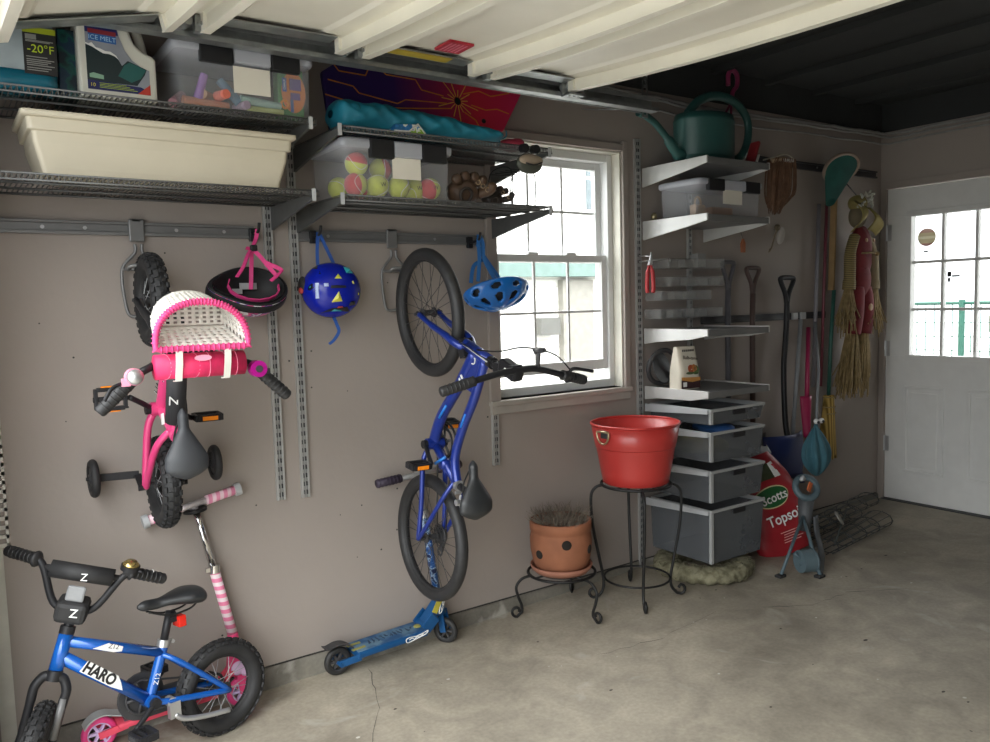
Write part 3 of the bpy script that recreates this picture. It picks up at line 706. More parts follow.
flat('footer_print', [(.020, .022), (.185, .022), (.185, .030), (.16, .042), (.020, .047)], .0009, mat('label_navy', '#1c2158', .5))
flat('corner_print', [(.150, .022), (.185, .022), (.185, .052)], .0013, mat('label_red', '#b8382c', .5))
flat('seal_print', [(.026, .054), (.062, .052), (.062, .063), (.036, .068), (.026, .064)], .0012, mat('label_mint', '#86ab93', .5))
flat('badge_print', [(.028, .156), (.100, .153), (.100, .174), (.028, .176)], .0012, mat('label_azure', '#2a5fa0', .5))
flat('badge_band', [(.028, .176), (.100, .174), (.100, .186), (.028, .188)], .0012, mat('label_rust', '#8c3038', .5))
text('lettering', 'ICE MELT', .0175, (.383 + .064, yl - .0016, zU + .164), (1, 0, -.03), (0, -1, 0), mat('pale_blue_ink', '#a8cfe8', .6), lb)
text('weight_print', '10', .014, (.383 + .033, yl - .0016, zU + .034), (1, 0, -.03), (0, -1, 0), mat('yellow_ink', '#d8c832', .6), lb)
p = MB()
for k in range(4): p.bb(.383 + .05, .383 + .15 - .01 * k, yl - .0015, yl - .0012, zU + .0285 + .004 * k, zU + .0297 + .004 * k)
p.build('small_print', lime, lb)

def storage_bin(name, label, x0, x1, yf, d, z0, h, latches, card, group):
    """clear lidded bin, front at y = yf"""
    t = thing(name, label, 'storage bin', ((x0 + x1) / 2, yf + d / 2, z0), group=group)
    w = x1 - x0; cx_, cy_ = (x0 + x1) / 2, yf + d / 2
    p = MB(); n = None; vs = []
    for z, i in ((0, .011), (h * .84, .006)):
        q = rrect(w - 2 * i, d - 2 * i, .02); n = len(q); vs += [V((cx_ + a, cy_ + b, z0 + z)) for a, b in q]
    p.add(vs, [(k, (k + 1) % n, n + (k + 1) % n, n + k) for k in range(n)] + [tuple(range(n - 1, -1, -1))])
    p.build('tub', M_['clear'], t)
    p = MB(); stack(p, [(h * .82, w, d, .022), (h * .86, w + .008, d + .008, .024), (h * .96, w + .008, d + .008, .024), (h, w - .02, d - .02, .02)], (cx_, cy_, z0)); p.build('lid', M_['clearlid'], t)
    for a, b in latches:
        p = MB(); p.bb(x0 + a * w, x0 + b * w, yf - .012, yf + .012, z0 + h * .66, z0 + h * .985); p.build('latch', M_['blackgloss'], t, bevel=.004)
    a, b = latches[0][1], latches[-1][0]
    p = MB(); p.bb(x0 + (a + .005) * w, x0 + (b - .005) * w, yf - .012, yf + .01, z0 + h * .70, z0 + h * .97); p.build('lid_tab', M_['clearlid'], t, bevel=.004)
    p = MB(); p.bb(x0 + card[0] * w, x0 + card[1] * w, yf + .0005, yf + .002, z0 + card[2] * h, z0 + card[3] * h)
    p.build('label_card', M_['card'], t, label='blank paper label')
    return t
storage_bin('storage_bin', 'clear lidded bin of sidewalk chalk with black latches', .632, 1.065, -.375, .29, zU, .205, ((.17, .40), (.675, .89)), (.40, .665, .27, .66), 'clear bins with black latches')
chs = [((.727, -.343, .016), (1, .12, 0), '#c98a6e', 'peach chalk stick lying along the bin floor at the front', .14, .014),
       ((.715, -.34, .062), (.30, .05, .95), '#a477c4', 'lilac chalk stick standing up against the bin front', .085, .014),
       ((.655, -.30, .03), (.4, .6, .4), '#b98d96', 'dusty pink chalk at the back corner of the bin', .09, .015),
       ((.745, -.31, .045), (.6, .75, .05), '#c6a184', 'tan chalk piled behind the peach one', .09, .015),
       ((.775, -.35, .045), (.28, -.95, 0), '#f08470', 'coral chalk with its round end facing out', .05, .016),
       ((.805, -.33, .062), (-.55, .3, .75), '#6f8fa6', 'slate blue chalk tilted over the coral one', .09, .015),
       ((.835, -.345, .018), (.3, -.95, .05), '#b4a4b8', 'mauve chalk end beside the peach stick', .06, .015),
       ((.895, -.35, .035), (1, .05, -.05), '#9db7ae', 'pale green chalk lying under the label card', .13, .014),
       ((.905, -.352, .012), (1, -.02, 0), '#b4bd7f', 'yellow green chalk lowest at the right of the pile', .12, .0115)]
for c, d, col, lbl, L, r in chs:
    t = thing('chalk_stick', lbl, 'chalk', (c[0], c[1], zU + c[2] - r + .004), group='chalk sticks in the clear bin')
    d = V(d).normalized(); c = V((c[0], c[1], zU + c[2] + .004)); p = MB(); p.cyl(c - d * L / 2, c + d * L / 2, r, 14, r2=r * .85); p.build('stick', mat('chalk', col, .95, var=.06, scale=40), t)
pk = thing('chalk_package', 'green and orange chalk package inside the bin at its right end', 'package', (1.0, -.33, zU + .006))
p = MB(); p.bb(.955, 1.040, -.346, -.30, zU + .006, zU + .158); p.build('box', ramp_mat('pack_green', [(0, '#1f5c34'), (.5, '#3f8040'), (1, '#6f8a58')], 'noise', 9, .6), pk, bevel=.003)
def oval(cx_, cz_, a, b, y, t=.0015): 
    p = MB(); p.prism([(a * math.cos(2*PI*k/28), b * math.sin(2*PI*k/28)) for k in range(28)], t, frame((cx_, y, cz_), (1, 0, 0), (0, -1, 0))); return p
oval(1.005, zU + .085, .04, .064, -.3490).build('orange_panel', mat('pack_orange', '#d07a34', .6), pk)
p = MB(); p.bb(.992, 1.03, -.3515, -.3495, zU + .092, zU + .128).bb(.994, 1.026, -.3515, -.3495, zU + .062, zU + .084); p.build('purple_panel', mat('pack_purple', '#5b4380', .6), pk)
p = MB(); p.ring((.974, -.351, zU + .045), .012, .004, 20, 6, (0, 1, 0)); p.build('ring_print', mat('pack_amber', '#e0902c', .6), pk)
p = MB(); p.bb(.993, 1.003, -.3512, -.3495, zU + .022, zU + .066).bb(.968, .982, -.3512, -.3495, zU + .085, zU + .128); p.build('blue_print', mat('pack_blue', '#3a5f96', .6), pk)
text('lettering', 'CHALK', .010, (.975, -.3518, zU + .107), (0, 0, 1), (0, -1, 0), M_['wht_ink'], pk)

tb = thing('planter_trough', 'long cream plastic window box lying on the lower shelf', 'planter', (.61, -.255, 1.797))
p = MB(); secs2 = [(0, .665, .20, .012), (.02, .675, .205, .014), (.085, .71, .235, .014), (.115, .715, .24, .014), (.117, .735, .255, .014), (.150, .74, .26, .014)]
n = None; vs = []
for z, w, d, r in secs2:
    q = rrect(w, d, r); n = len(q); vs += [V((.61 + a, -.255 + b, 1.797 + z)) for a, b in q]
for z, w, d, r in [(.150, .715, .235, .012), (.01, .66, .19, .012)]:
    q = rrect(w, d, r); vs += [V((.61 + a, -.255 + b, 1.797 + z)) for a, b in q]
L = 8; p.add(vs, [(i * n + k, i * n + (k + 1) % n, (i + 1) * n + (k + 1) % n, (i + 1) * n + k) for i in range(L - 1) for k in range(n)] + [tuple(range(n - 1, -1, -1)), tuple((L - 1) * n + k for k in range(n))], 0, False)
crm = mat('cream_resin', (.55, .50, .39), .5, var=.05, scale=5)
p.build('tub', crm, tb, bevel=.002)
p = MB(); stack(p, [(.150, .752, .272, .014), (.155, .765, .285, .016), (.166, .765, .285, .016), (.168, .75, .27, .016)], (.61, -.255, 1.797)); p.build('rim', crm, tb)
p = MB()
for x, z, a in ((.40, .09, .5), (.44, .055, 1.1), (.70, .085, 2.0), (.79, .125, .3), (.86, .06, 2.2), (.33, .05, .9)):
    p.bb(.0 + x, x + .0016 + .004 * abs(math.sin(a * 5)), -.3575 - .016 * (z / .115), -.353, 1.797 + z, 1.797 + z + .006)
p.build('scuffs', mat('scuff_brown', (.16, .13, .10), .8), tb)

# ---------------------------------------------------------------- things on the second pair of shelves
zL = 1.790
storage_bin('storage_bin', 'clear lidded bin half full of tennis balls', 1.155, 1.588, -.375, .29, zL, .195, ((.23, .44), (.70, .93)), (.43, .69, .33, .70), 'clear bins with black latches')
felt_y = (.62, .68, .10); felt_r = (.60, .06, .07)
def ball_mat(nm, two, ang):
    m = mat(nm, felt_y, .95, var=.08, scale=60, bump=.3, bscale=200, sheen=.3)
    if two:
        nt = m.node_tree; b = nt.nodes['Principled BSDF']; tc = nt.nodes.new('ShaderNodeTexCoord'); s = nt.nodes.new('ShaderNodeVectorMath'); s.operation = 'DOT_PRODUCT'
        s.inputs[1].default_value = (math.cos(ang), -.25, math.sin(ang)); nt.links.new(tc.outputs['Object'], s.inputs[0])
        r = nt.nodes.new('ShaderNodeMath'); r.operation = 'GREATER_THAN'; r.inputs[1].default_value = .006; nt.links.new(s.outputs['Value'], r.inputs[0])
        mx = nt.nodes.new('ShaderNodeMix'); mx.data_type = 'RGBA'; nt.links.new(r.outputs[0], mx.inputs[0])
        mx.inputs[6].default_value = list(felt_y) + [1]; mx.inputs[7].default_value = list(felt_r) + [1]; nt.links.new(mx.outputs[2], b.inputs['Base Color'])
    return m
balls = [(1.232, -.318, .112, 1, 1.45, 'two-tone tennis ball on top of the pile at its left, red half up'),
         (1.226, -.318, .042, 1, 3.3, 'two-tone tennis ball low at the left, red half to the left'),
         (1.309, -.318, .042, 0, 0, 'all yellow tennis ball beside the low red and yellow one'),
         (1.215, -.205, .042, 0, 0, 'yellow tennis ball at the back left corner of the bin'),
         (1.345, -.275, .108, 1, .2, 'mostly red tennis ball half hidden behind the label card'),
         (1.391, -.322, .042, 0, 0, 'dull yellow tennis ball straight under the label card'),
         (1.468, -.292, .042, 0, 0, 'yellow tennis ball just right of the label card'),
         (1.520, -.228, .042, 0, 0, 'yellow tennis ball at the back right of the bin'),
         (1.303, -.215, .042, 1, 2.9, 'two-tone tennis ball behind the front row at the left'),
         (1.522, -.356 + .04, .108 - .064, 1, 3.4, 'two-tone tennis ball at the front right end with its red half left')]
for i, (x, y, z, two, a, lb_) in enumerate(balls):
    r = .040; t = thing('tennis_ball', lb_, 'ball', (x, y, zL + z - .040 + .002), group='tennis balls in the clear bin')
    p = MB(); p.ball((0, 0, 0), r, 22, 14); o = p.build('felt', ball_mat('felt', two, a), t, world=False); o.location = (0, 0, .040)
    s = MB(); s.tube([((r + .0002) * V((.0 + math.cos(u) * .82 * (1 if True else 0), math.sin(u) * .82, .57 * math.cos(2 * u))).normalized()) for u in [2 * PI * k / 40 for k in range(40)]], .0011, 5, True)
    o2 = s.build('seam', M_['wht_ink'], t, world=False); o2.location = (0, 0, .040); o2.rotation_euler = (i * .9, i * 1.7, i)
    if i in (2, 6, 9): text('printed_mark', 'W', .022, (x + .004, y - .0398, zL + z + .002), (1, .1, .1), (0, -1, 0), M_['blk_ink'], t)

# baseball mitts
lea = mat('mitt_leather', (.085, .048, .028), .55, var=.4, scale=14, bump=.15); lea2 = mat('mitt_dark', (.03, .022, .018), .5, var=.3, scale=14)
def mitt(x, y, z, s, m, label):
    t = thing('baseball_mitt', label, 'baseball glove', (x, y, z), group='old baseball mitts on the lower shelf')
    p = MB(); p.ball((x, y, z + .05 * s), (.062 * s, .05 * s, .05 * s), 20, 12, fn=lambda d: 1 + .08 * math.sin(5 * d.x + 3 * d.z)); p.build('palm', m, t)
    for k in range(4):
        a = math.radians(52 + 26 * k); q = MB(); q.tube(catmull([(x + .04 * s * math.cos(a), y - .02 * s, z + .05 * s + .035 * s * math.sin(a)), (x + .08 * s * math.cos(a), y - .035 * s, z + .045 * s + .050 * s * math.sin(a)), (x + .095 * s * math.cos(a), y - .06 * s, z + .04 * s + .055 * s * math.sin(a))], 4), [.019 * s] * 4 + [.018 * s] * 4 + [.012 * s], 8); q.build('finger', m, t)
    q = MB(); q.tube(catmull([(x + .05 * s, y - .02 * s, z + .04 * s), (x + .085 * s, y - .045 * s, z + .05 * s), (x + .088 * s, y - .065 * s, z + .075 * s)], 4), [.018 * s] * 8 + [.011 * s], 8); q.build('thumb', m, t)
    q = MB(); q.ring((x - .02 * s, y - .05 * s, z + .028 * s), .024 * s, .006 * s, 18, 6, (0, 1, .3)); q.build('wrist_strap', lea2, t)
    q = MB()
    for k in range(3): q.ring((x + (.03 + .02 * k) * s, y - .055 * s, z + (.075 - .012 * k) * s), .008 * s, .0016, 12, 5, (.3, 1, .2))
    q.build('lacing', mat('lace', (.34, .24, .14), .7), t)
mitt(1.685, -.29, zL, 1.05, lea, 'larger brown mitt leaning on the end of the tennis ball bin')
mitt(1.835, -.27, zL, .72, lea2, 'smaller dark mitt between the brown one and the wire rack')
wr = thing('wire_rack', 'small black wire rack standing on the end of the lower shelf', 'rack', (1.93, -.25, zL))
p = MB()
for x in (1.875, 1.985):
    p.tube(catmull([(x - .01, -.36, zL), (x, -.34, zL + .14), (x, -.20, zL + .14), (x + .01, -.18, zL)], 5), .0025, 6)
for y in (-.34, -.20): p.rod((1.875, y, zL + .14), (1.985, y, zL + .14), .0022, 6)
for k in range(1, 4): p.rod((1.875, -.34 + .035 * k, zL + .14), (1.985, -.34 + .035 * k, zL + .14), .0018, 5)
p.build('wires', M_['iron'], wr)

# teal bag, printed sled, packets above
zB = 2.012
bagm = mat('teal_ripstop', (.012, .19, .28), .55, var=.15, scale=6, bump=.25, bscale=9)
tg = thing('tent_bag', 'long crumpled teal stuff bag lying along the upper shelf', 'bag', (1.5, -.25, zB))
def bagfn(u, v):
    x = 1.165 + .70 * u; a = 2 * PI * v
    ht = .054 - .028 * max(0, (u - .5)) / .5; ends = min(1, (u + .03) / .06, (1.02 - u) / .08) ** .5 if 0 < u < 1 else .25
    wob = 1 + .05 * math.sin(5 * u * PI + 2 * a) + .06 * math.sin(31 * u + 3 * a) + .05 * math.sin(57 * u - 5 * a) + .03 * math.sin(90 * u + 7 * a)
    return (x, -.27 + .085 * math.cos(a) * ends * wob, zB + .062 - .02 * u + ht * math.sin(a) * ends * (wob if math.sin(a) > 0 else 1.0))
p = MB(); p.grid(bagfn, 60, 24, cv=True); p.build('fabric', bagm, tg, sub=1)
p = MB(); p.ring((1.868, -.25, zB + .04), .028, .006, 18, 6, (1, 0, 0)); p.tube(catmull([(1.868, -.28, zB + .04), (1.885, -.30, zB + .05), (1.88, -.31, zB + .07)], 5), .003, 6); p.build('drawstring', bagm, tg)
p = MB(); p.ball((1.225, -.335, zB + .06), (.03, .02, .035), 12, 8); p.build('gathered_end', bagm, tg)
pc = thing('folded_packet', 'blue, green and white folded packet poking out at the shelf front', 'packet', (1.42, -.36, zB))
p = MB(); p.add([(1.35, -.375, zB + .004), (1.475, -.375, zB + .004), (1.452, -.365, zB + .038), (1.366, -.365, zB + .032), (1.35, -.30, zB + .004), (1.475, -.30, zB + .004), (1.452, -.31, zB + .038), (1.366, -.31, zB + .032)], [(0, 1, 2, 3), (4, 7, 6, 5), (0, 4, 5, 1), (3, 2, 6, 7), (0, 3, 7, 4), (1, 5, 6, 2)], 0, False)
p.build('sleeve', ramp_mat('packet_print', [(0, '#2a6fa8'), (.42, '#2f7fc0'), (.5, '#e8ecea'), (.56, '#8fb83a'), (1, '#d8e2dc')], 'noise', 22, .5, const=True), pc)
p = MB(); p.tube([(1.352, -.378, zB + .006), (1.408, -.38, zB + .008), (1.452, -.368, zB + .04), (1.475, -.378, zB + .006)], .003, 5); p.build('white_edge', M_['wht_ink'], pc)
sl_ = thing('snow_sled', 'purple to red foam sled with an orange sunburst, leaning behind the teal bag', 'sled', (1.65, -.12, 2.05))
Ms = frame((1.245, -.085, 2.03), (1, 0, .02), (0, -.97, .22))   # sheet leaning back on the wall
sv = 1 if (Ms.to_3x3() @ V((0, 1, 0))).z > 0 else -1
out = [(.0, .02), (.70, .03), (.80, .10), (.93, .275), (.90, .30), (.06, .30), (.0, .26)]
p = MB(); p.prism([(a, b * sv) for a, b in out], .022, Ms)
p.build('foam_sheet', ramp_mat('sled_print', [(0, '#3a2a68'), (.32, '#42266a'), (.52, '#962858'), (.72, '#e03048'), (1, '#e03064')], 'gen', axis=0, rough=.5), sl_, bevel=.006)
def sp(a, b, o=.0125): return Ms @ V((a, b * sv, o))
org = mat('sled_orange', '#e89030', .5); yel = mat('sled_yellow', '#f0c050', .5)
cx_, cb = .585, .205
for k in range(15):
    a = 2 * PI * k / 15 + .1; L = .05 + .025 * (k % 3)
    q = MB(); q.bar(sp(cx_ + .018 * math.cos(a), cb + .018 * math.sin(a)), sp(cx_ + L * math.cos(a), cb + L * math.sin(a)), .0035, .001, up=Ms.to_3x3() @ V((0, 0, 1))); q.build('sun_ray', yel, sl_)
for pts in ([(.62, .24), (.70, .262), (.76, .245), (.86, .27)], [(.65, .195), (.72, .18), (.78, .19), (.84, .175)], [(.52, .22), (.42, .235), (.40, .275), (.27, .28), (.25, .30)], [(.53, .19), (.34, .185), (.30, .165), (.14, .19), (.12, .215), (.02, .23)], [(.55, .17), (.40, .155), (.22, .14), (.10, .15), (.0, .17)], [(.61, .16), (.66, .13), (.69, .06)], [(.20, .30), (.18, .265), (.07, .27), (.05, .30)], [(.30, .11), (.12, .10), (.03, .12)]):
    for i in range(len(pts) - 1):
        pass
    q = MB()
    for i in range(len(pts) - 1): q.bar(sp(*pts[i]), sp(*pts[i + 1]), .0045, .001, up=Ms.to_3x3() @ V((0, 0, 1)))
    q.build('printed_line', org, sl_)
q = MB(); q.prism([(.014 * math.cos(2*PI*k/20), .016 * math.sin(2*PI*k/20)) for k in range(20)], .004, Ms @ Matrix.Translation(V((cx_, cb * sv, .012)))); q.build('grip_hole', M_['blk_ink'], sl_)
q = MB(); q.prism([(.010 * math.cos(2*PI*k/20), .010 * math.sin(2*PI*k/20)) for k in range(20)], .004, Ms @ Matrix.Translation(V((.70, .13 * sv, .012)))); q.build('rope_hole', M_['blk_ink'], sl_)
rp = thing('red_pouch', 'small red pouch at the far end of the teal bag', 'pouch', (1.925, -.28, zB))
p = MB(); p.ball((1.925, -.28, zB + .024), (.05, .06, .024), 16, 10, fn=lambda d: 1 + .1 * math.sin(6 * d.x)); p.build('fabric', mat('red_cloth', (.30, .02, .05), .7, var=.2), rp)
# frog-faced clip-on ornament on the shelf front
fr = thing('frog_clip', 'round frog-faced clip hanging from the front of the upper shelf by the window', 'ornament', (1.885, -.44, 1.90))
fd = mat('frog_dark', (.06, .065, .05), .5); fl_ = mat('frog_tan', (.33, .26, .19), .6)
p = MB(); p.ball((1.885, -.445, 1.935), (.060, .022, .038), 24, 14); p.build('body', fd, fr)
p = MB(); p.ball((1.885, -.458, 1.946), (.056, .016, .022), 20, 12); p.build('face', fl_, fr)
for dx_ in (-.028, .024):
    q = MB(); q.cyl((1.885 + dx_, -.44, 1.990), (1.885 + dx_, -.462, 1.988), .017, 18); e = q.build('eye', M_['blackgloss'], fr)
q = MB(); q.tube(catmull([(1.85, -.470, 1.932), (1.885, -.476, 1.926), (1.925, -.470, 1.938)], 5), .003, 6); q.build('mouth', M_['blk_ink'], fr)
# ---------------------------------------------------------------- bicycles
BY = Matrix.Rotation(PI / 2, 4, 'X')     # lathe axis z -> bike's side axis y
def wheel(root, name, c, R, tw, S, rimm, nsp, knobs, tire, label=None, refl=None):
    """tyre is the part; rim, spokes and hub are its sub-parts"""
    T = S @ Matrix.Translation(V(c)) @ BY
    p = MB(T); r = tw / 2
    p.tube([V(((R - r * 1.0) * math.cos(2*PI*k/48), (R - r * 1.0) * math.sin(2*PI*k/48), 0)) for k in range(48)], r * .98, 14, True, sy=1.0, up=None)
    if knobs:
        for k in range(knobs):
            a = 2 * PI * k / knobs
            for dz, da, w in ((-.30, 0, .34), (.30, .5, .34), (-.72, .5, .26), (.72, 0, .26)):
                aa = a + da * 2 * PI / knobs; rr = (R - r) + r * math.sqrt(max(0, 1 - dz * dz)) * 1.0
                d = V((math.cos(aa), math.sin(aa), 0)); n = (d * math.sqrt(max(0, 1 - dz * dz)) + V((0, 0, dz))).normalized()
                q = Matrix((V((-d.y, d.x, 0)), n.cross(V((-d.y, d.x, 0))), n)).transposed()
                p.box(d * (R - r) + n * r, (2 * PI * R / knobs * .52, r * w * 1.3, r * .34), q)
    t = p.build(name, tire, root, False, label=label)
    ri = R - tw * .92
    p = MB(T); p.lathe([(ri + .008, -.011), (ri + .008, .011), (ri - .004, .010), (ri - .007, .004), (ri - .007, -.004), (ri - .004, -.010), (ri + .008, -.011)], 40); p.build('rim', rimm, t, False)
    p = MB(T)
    for k in range(nsp):
        a = 2 * PI * k / nsp; s_ = 1 if k % 2 else -1; b = a + (.9 if (k // 2) % 2 else -.9)
        p.rod((.016 * math.cos(b), .016 * math.sin(b), s_ * .022), (ri * math.cos(a), ri * math.sin(a), s_ * .003), .0011, 4)
    p.build('spokes', M_['lgrey'] if knobs else M_['dgrey'], t, False)
    p = MB(T); p.cyl((0, 0, -.024), (0, 0, .024), .011, 14).cyl((0, 0, -.026), (0, 0, -.022), .02, 16).cyl((0, 0, .022), (0, 0, .026), .02, 16).cyl((0, 0, -.058), (0, 0, .058), .0055, 10).cyl((0, 0, -.050), (0, 0, -.042), .010, 6).cyl((0, 0, .042), (0, 0, .050), .010, 6); p.build('hub', M_['dgrey'], t, False)
    if refl:
        p = MB(T); p.box((ri * .62, 0, .006), (.05, .016, .006)); p.build('wheel_reflector', refl, t, False)
    return t
def saddle(root, c, L, W, m, tilt=0.):
    p = MB(Matrix.Translation(V(c)) @ Matrix.Rotation(tilt, 4, 'Y'))
    def f(u, v):
        x = -L / 2 + L * u; ee = max(.04, min(1, u / .13)) ** .55 * max(.04, min(1, (1 - u) / .09)) ** .5; w = W / 2 * (1 if u < .32 else max(.25, 1 - (u - .32) / .42 * .8)) * ee
        a = 2 * PI * v; th = (.030 if u < .3 else .030 - .012 * min(1, (u - .3) / .3)) * ee ** .7
        return (x, w * math.cos(a), (th * math.sin(a) if math.sin(a) > 0 else th * .9 * math.sin(a)) + .010 * math.sin(PI * min(1, u * 1.4)) - .008 * (u > .6) * (u - .6) + .012 * (1 - u) ** 2)
    p.grid(f, 22, 18, cv=True); n = len(p.v)
    o = p.build('saddle', m, root, False, sub=1)
    q = MB(Matrix.Translation(V(c)))
    for s_ in (-1, 1): q.tube(catmull([(-L * .34, s_ * W * .20, -.012), (-L * .2, s_ * .022, -.032), (L * .1, s_ * .020, -.032), (L * .36, s_ * .008, -.008)], 5), .0032, 6)
    q.build('saddle_rails', M_['iron'], o, False); return o
def pedal(root, c, S, m, refl, big=1., ang=0.):
    p = MB(S @ Matrix.Translation(V(c)) @ Matrix.Rotation(ang, 4, 'Y')); L, W, H_ = .085 * big, .072 * big, .022
    p.cyl((0, -L / 2, 0), (0, L / 2, 0), .008, 10)
    for s_ in (-1, 1):
        p.box((s_ * W * .36, 0, 0), (.012, L * .78, H_)); p.box((s_ * W * .18, s_ * 0 + L * .42, 0), (W * .42, .010, H_)); p.box((s_ * W * .18, -L * .42, 0), (W * .42, .010, H_))
    o = p.build('pedal', m, root, False, bevel=.002)
    for s_ in (-1, 1):
        q = MB(S @ Matrix.Translation(V(c)) @ Matrix.Rotation(ang, 4, 'Y')); q.box((s_ * W * .452, 0, 0), (.005, L * .52, H_ * .62)); q.build('pedal_reflector', refl, o, False)
    return o
def bike(name, label, M, P):
    root = thing(name, label, 'bicycle', (0, 0, 0)); root.matrix_world = M; ROOTM[root.name] = M
    hb, ht = V(P['hb']), V(P['ht']); ax = (ht - hb).normalized()
    S = Matrix.Translation(hb) @ Matrix.Rotation(P['steer'], 4, ax) @ Matrix.Translation(-hb)
    I = Matrix.Identity(4); fm = P['paint']
    fr_ = MB()
    for pts, r in P['tubes']: fr_.tube(catmull(pts, 6) if len(pts) > 2 else pts, r, 12)
    fr_.tube([hb, ht], P.get('hr', .019), 16)
    bb = V(P['bb']); fr_.cyl(bb + V((0, -.034, 0)), bb + V((0, .034, 0)), .022, 18)
    f = fr_.build('frame', fm, root, False)
    R, tw = P['R'], P['tw']
    wheel(root, 'rear_wheel', (0, 0, R), R, tw, I, P['rim'], P['nsp'], P['knobs'], P['tire'])
    wheel(root, 'front_wheel', P['fa'], R, tw, S, P['rim'], P['nsp'], P['knobs'], P['tire'])
    # fork: crown and two legs
    fa = V(P['fa']); cr_ = hb - ax * .018; p = MB(S); fw = tw / 2 + .014
    for s_ in (-1, 1): p.tube(catmull([cr_ + V((0, s_ * .012, .0)), cr_ + V((0, s_ * fw * .66, -.006)), cr_ * .86 + fa * .14 + V((.002, s_ * fw, 0)), cr_ * .7 + fa * .3 + V((.003, s_ * fw, 0)), cr_ * .35 + fa * .65 + V((-.004, s_ * fw, 0)), fa + V((0, s_ * (fw + .004), 0))], 5), [.014] * 6 + [.0135] * 5 + [.013] * 5 + [.012] * 5 + [.010] * 5, 10)
    p.cyl(hb - ax * .03, hb - ax * .002, .021, 16)
    fk = p.build('fork', P['forkm'], root, False)
    # stem, bars, grips
    p = MB(S); p.tube([ht, ht + ax * P['steml']], .014, 12).cyl(ht + ax * .0, ht + ax * .022, .021, 14)
    bc = V(P['bars'][len(P['bars']) // 2]); p.bar(ht + ax * P['steml'], (bc.x, 0, bc.z), .040, .032, up=ax)
    st = p.build('stem', M_['blackgloss'], root, False, bevel=.003)
    p = MB(S); p.tube(catmull(P['bars'], 6), .0105, 10); hbar = p.build('handlebar', P.get('barm', M_['blackgloss']), root, False)
    for e, d in ((0, 1), (-1, -2)):
        a = V(P['bars'][e]); b = V(P['bars'][d]); dr = (b - a).normalized(); p = MB(S)
        p.tube([a - dr * .004, a, a + dr * .004, a + dr * .10, a + dr * .104, a + dr * .112], [.012, .016, .0165, .0165, .024 if P.get('flange') else .0165, .017], 14)
        for k in range(6): p.tube([a + dr * (.015 + .014 * k), a + dr * (.019 + .014 * k)], .0178, 12)
        p.build('grip', M_['rubber2'], hbar, False)
    # seat
    p = MB(); p.tube(P['post'], .0125, 12); p.build('seatpost', P.get('postm', M_['blackgloss']), root, False)
    p = MB(); t0 = V(P['post'][0]); d = (V(P['post'][1]) - t0).normalized(); p.cyl(t0 - d * .006, t0 + d * .016, .020, 16).cyl(t0 + V((-.028, -.012, .004)), t0 + V((-.028, .012, .004)), .006, 8); p.build('seat_clamp', P.get('clampm', M_['alu']), root, False)
    saddle(root, P['sad'], P['sadL'], P['sadW'], P['sadm'], P.get('sadt', 0))
    # cranks and pedals
    ca = P['crank']; cl = P['crankl']; u = V((math.cos(ca), 0, math.sin(ca)))
    for s_, nm in ((1, 'left'), (-1, 'right')):
        e = bb + V((0, s_ * (P.get('pout', .062)), 0)) + u * (cl * s_); p = MB(); p.tube(catmull([bb + V((0, s_ * .040, 0)), bb + V((0, s_ * .046, 0)) + u * (cl * s_ * .25), e], 5), .0085, 10).cyl(bb + V((0, s_ * .03, 0)), bb + V((0, s_ * .05, 0)), .016, 14)
        k = p.build('crank_arm', P.get('crankm', M_['blackgloss']), root, False)
        pedal(root, e + V((0, s_ * .052, 0)), I, M_['blackgloss'], P['prefl'], P.get('pbig', 1), P.get('pang', (0, 0))[0 if s_ > 0 else 1])
    p = MB(); p.tube([(bb.x + .052 * math.cos(2*PI*k/32), -.045, bb.z + .052 * math.sin(2*PI*k/32)) for k in range(32)], .004, 6, True)
    for k in range(5):
        a = 2 * PI * k / 5; p.rod((bb.x, -.045, bb.z), (bb.x + .05 * math.cos(a), -.045, bb.z + .05 * math.sin(a)), .005, 6)
    for s_ in (-1, 1): p.tube([(bb.x, -.045, bb.z + s_ * .052), (0, -.045, R + s_ * .03)], .0035, 5)
    p.ring((0, -.045, R), .03, .005, 20, 6, (0, 1, 0)); p.build('chain_drive', M_['dgrey'], root, False)
    if P.get('guard'):
        p = MB(); g = [(bb.x + .075 * math.cos(a), bb.z + .075 * math.sin(a)) for a in [math.radians(-80 + 16 * k) for k in range(17)]]; h_ = [(.02 + .04 * math.cos(a), R + .045 * math.sin(a)) for a in [math.radians(110 + 20 * k) for k in range(8)]]
        p.prism([(a, b) for a, b in g + h_], .008, frame((0, -.058, 0), (1, 0, 0), (0, -1, 0)) if False else Matrix(((1,0,0,0),(0,0,-1,-.056),(0,1,0,0),(0,0,0,1)))); p.build('chain_guard', P['guard'], root, False, bevel=.002)
    return root, S, f, hbar, ax

HANG = Matrix(((0, -1, 0), (0, 0, -1), (1, 0, 0)))
def hang(x, z, off): return Matrix.Translation(V((x, -off, z))) @ HANG.to_4x4()
blue = mat('blue_paint', (.012, .035, .26), .28, .25, var=.15, scale=8, coat=.5)
blue2 = mat('bright_blue_paint', (.008, .10, .42), .26, .15, var=.1, scale=8, coat=.5)
pink = mat('pink_paint', (.68, .055, .20), .32, var=.05, coat=.4)
sadm = mat('black_vinyl', (.022, .024, .026), .42, var=.15, scale=30)
stg = mat('grey_vinyl', (.10, .11, .12), .5)

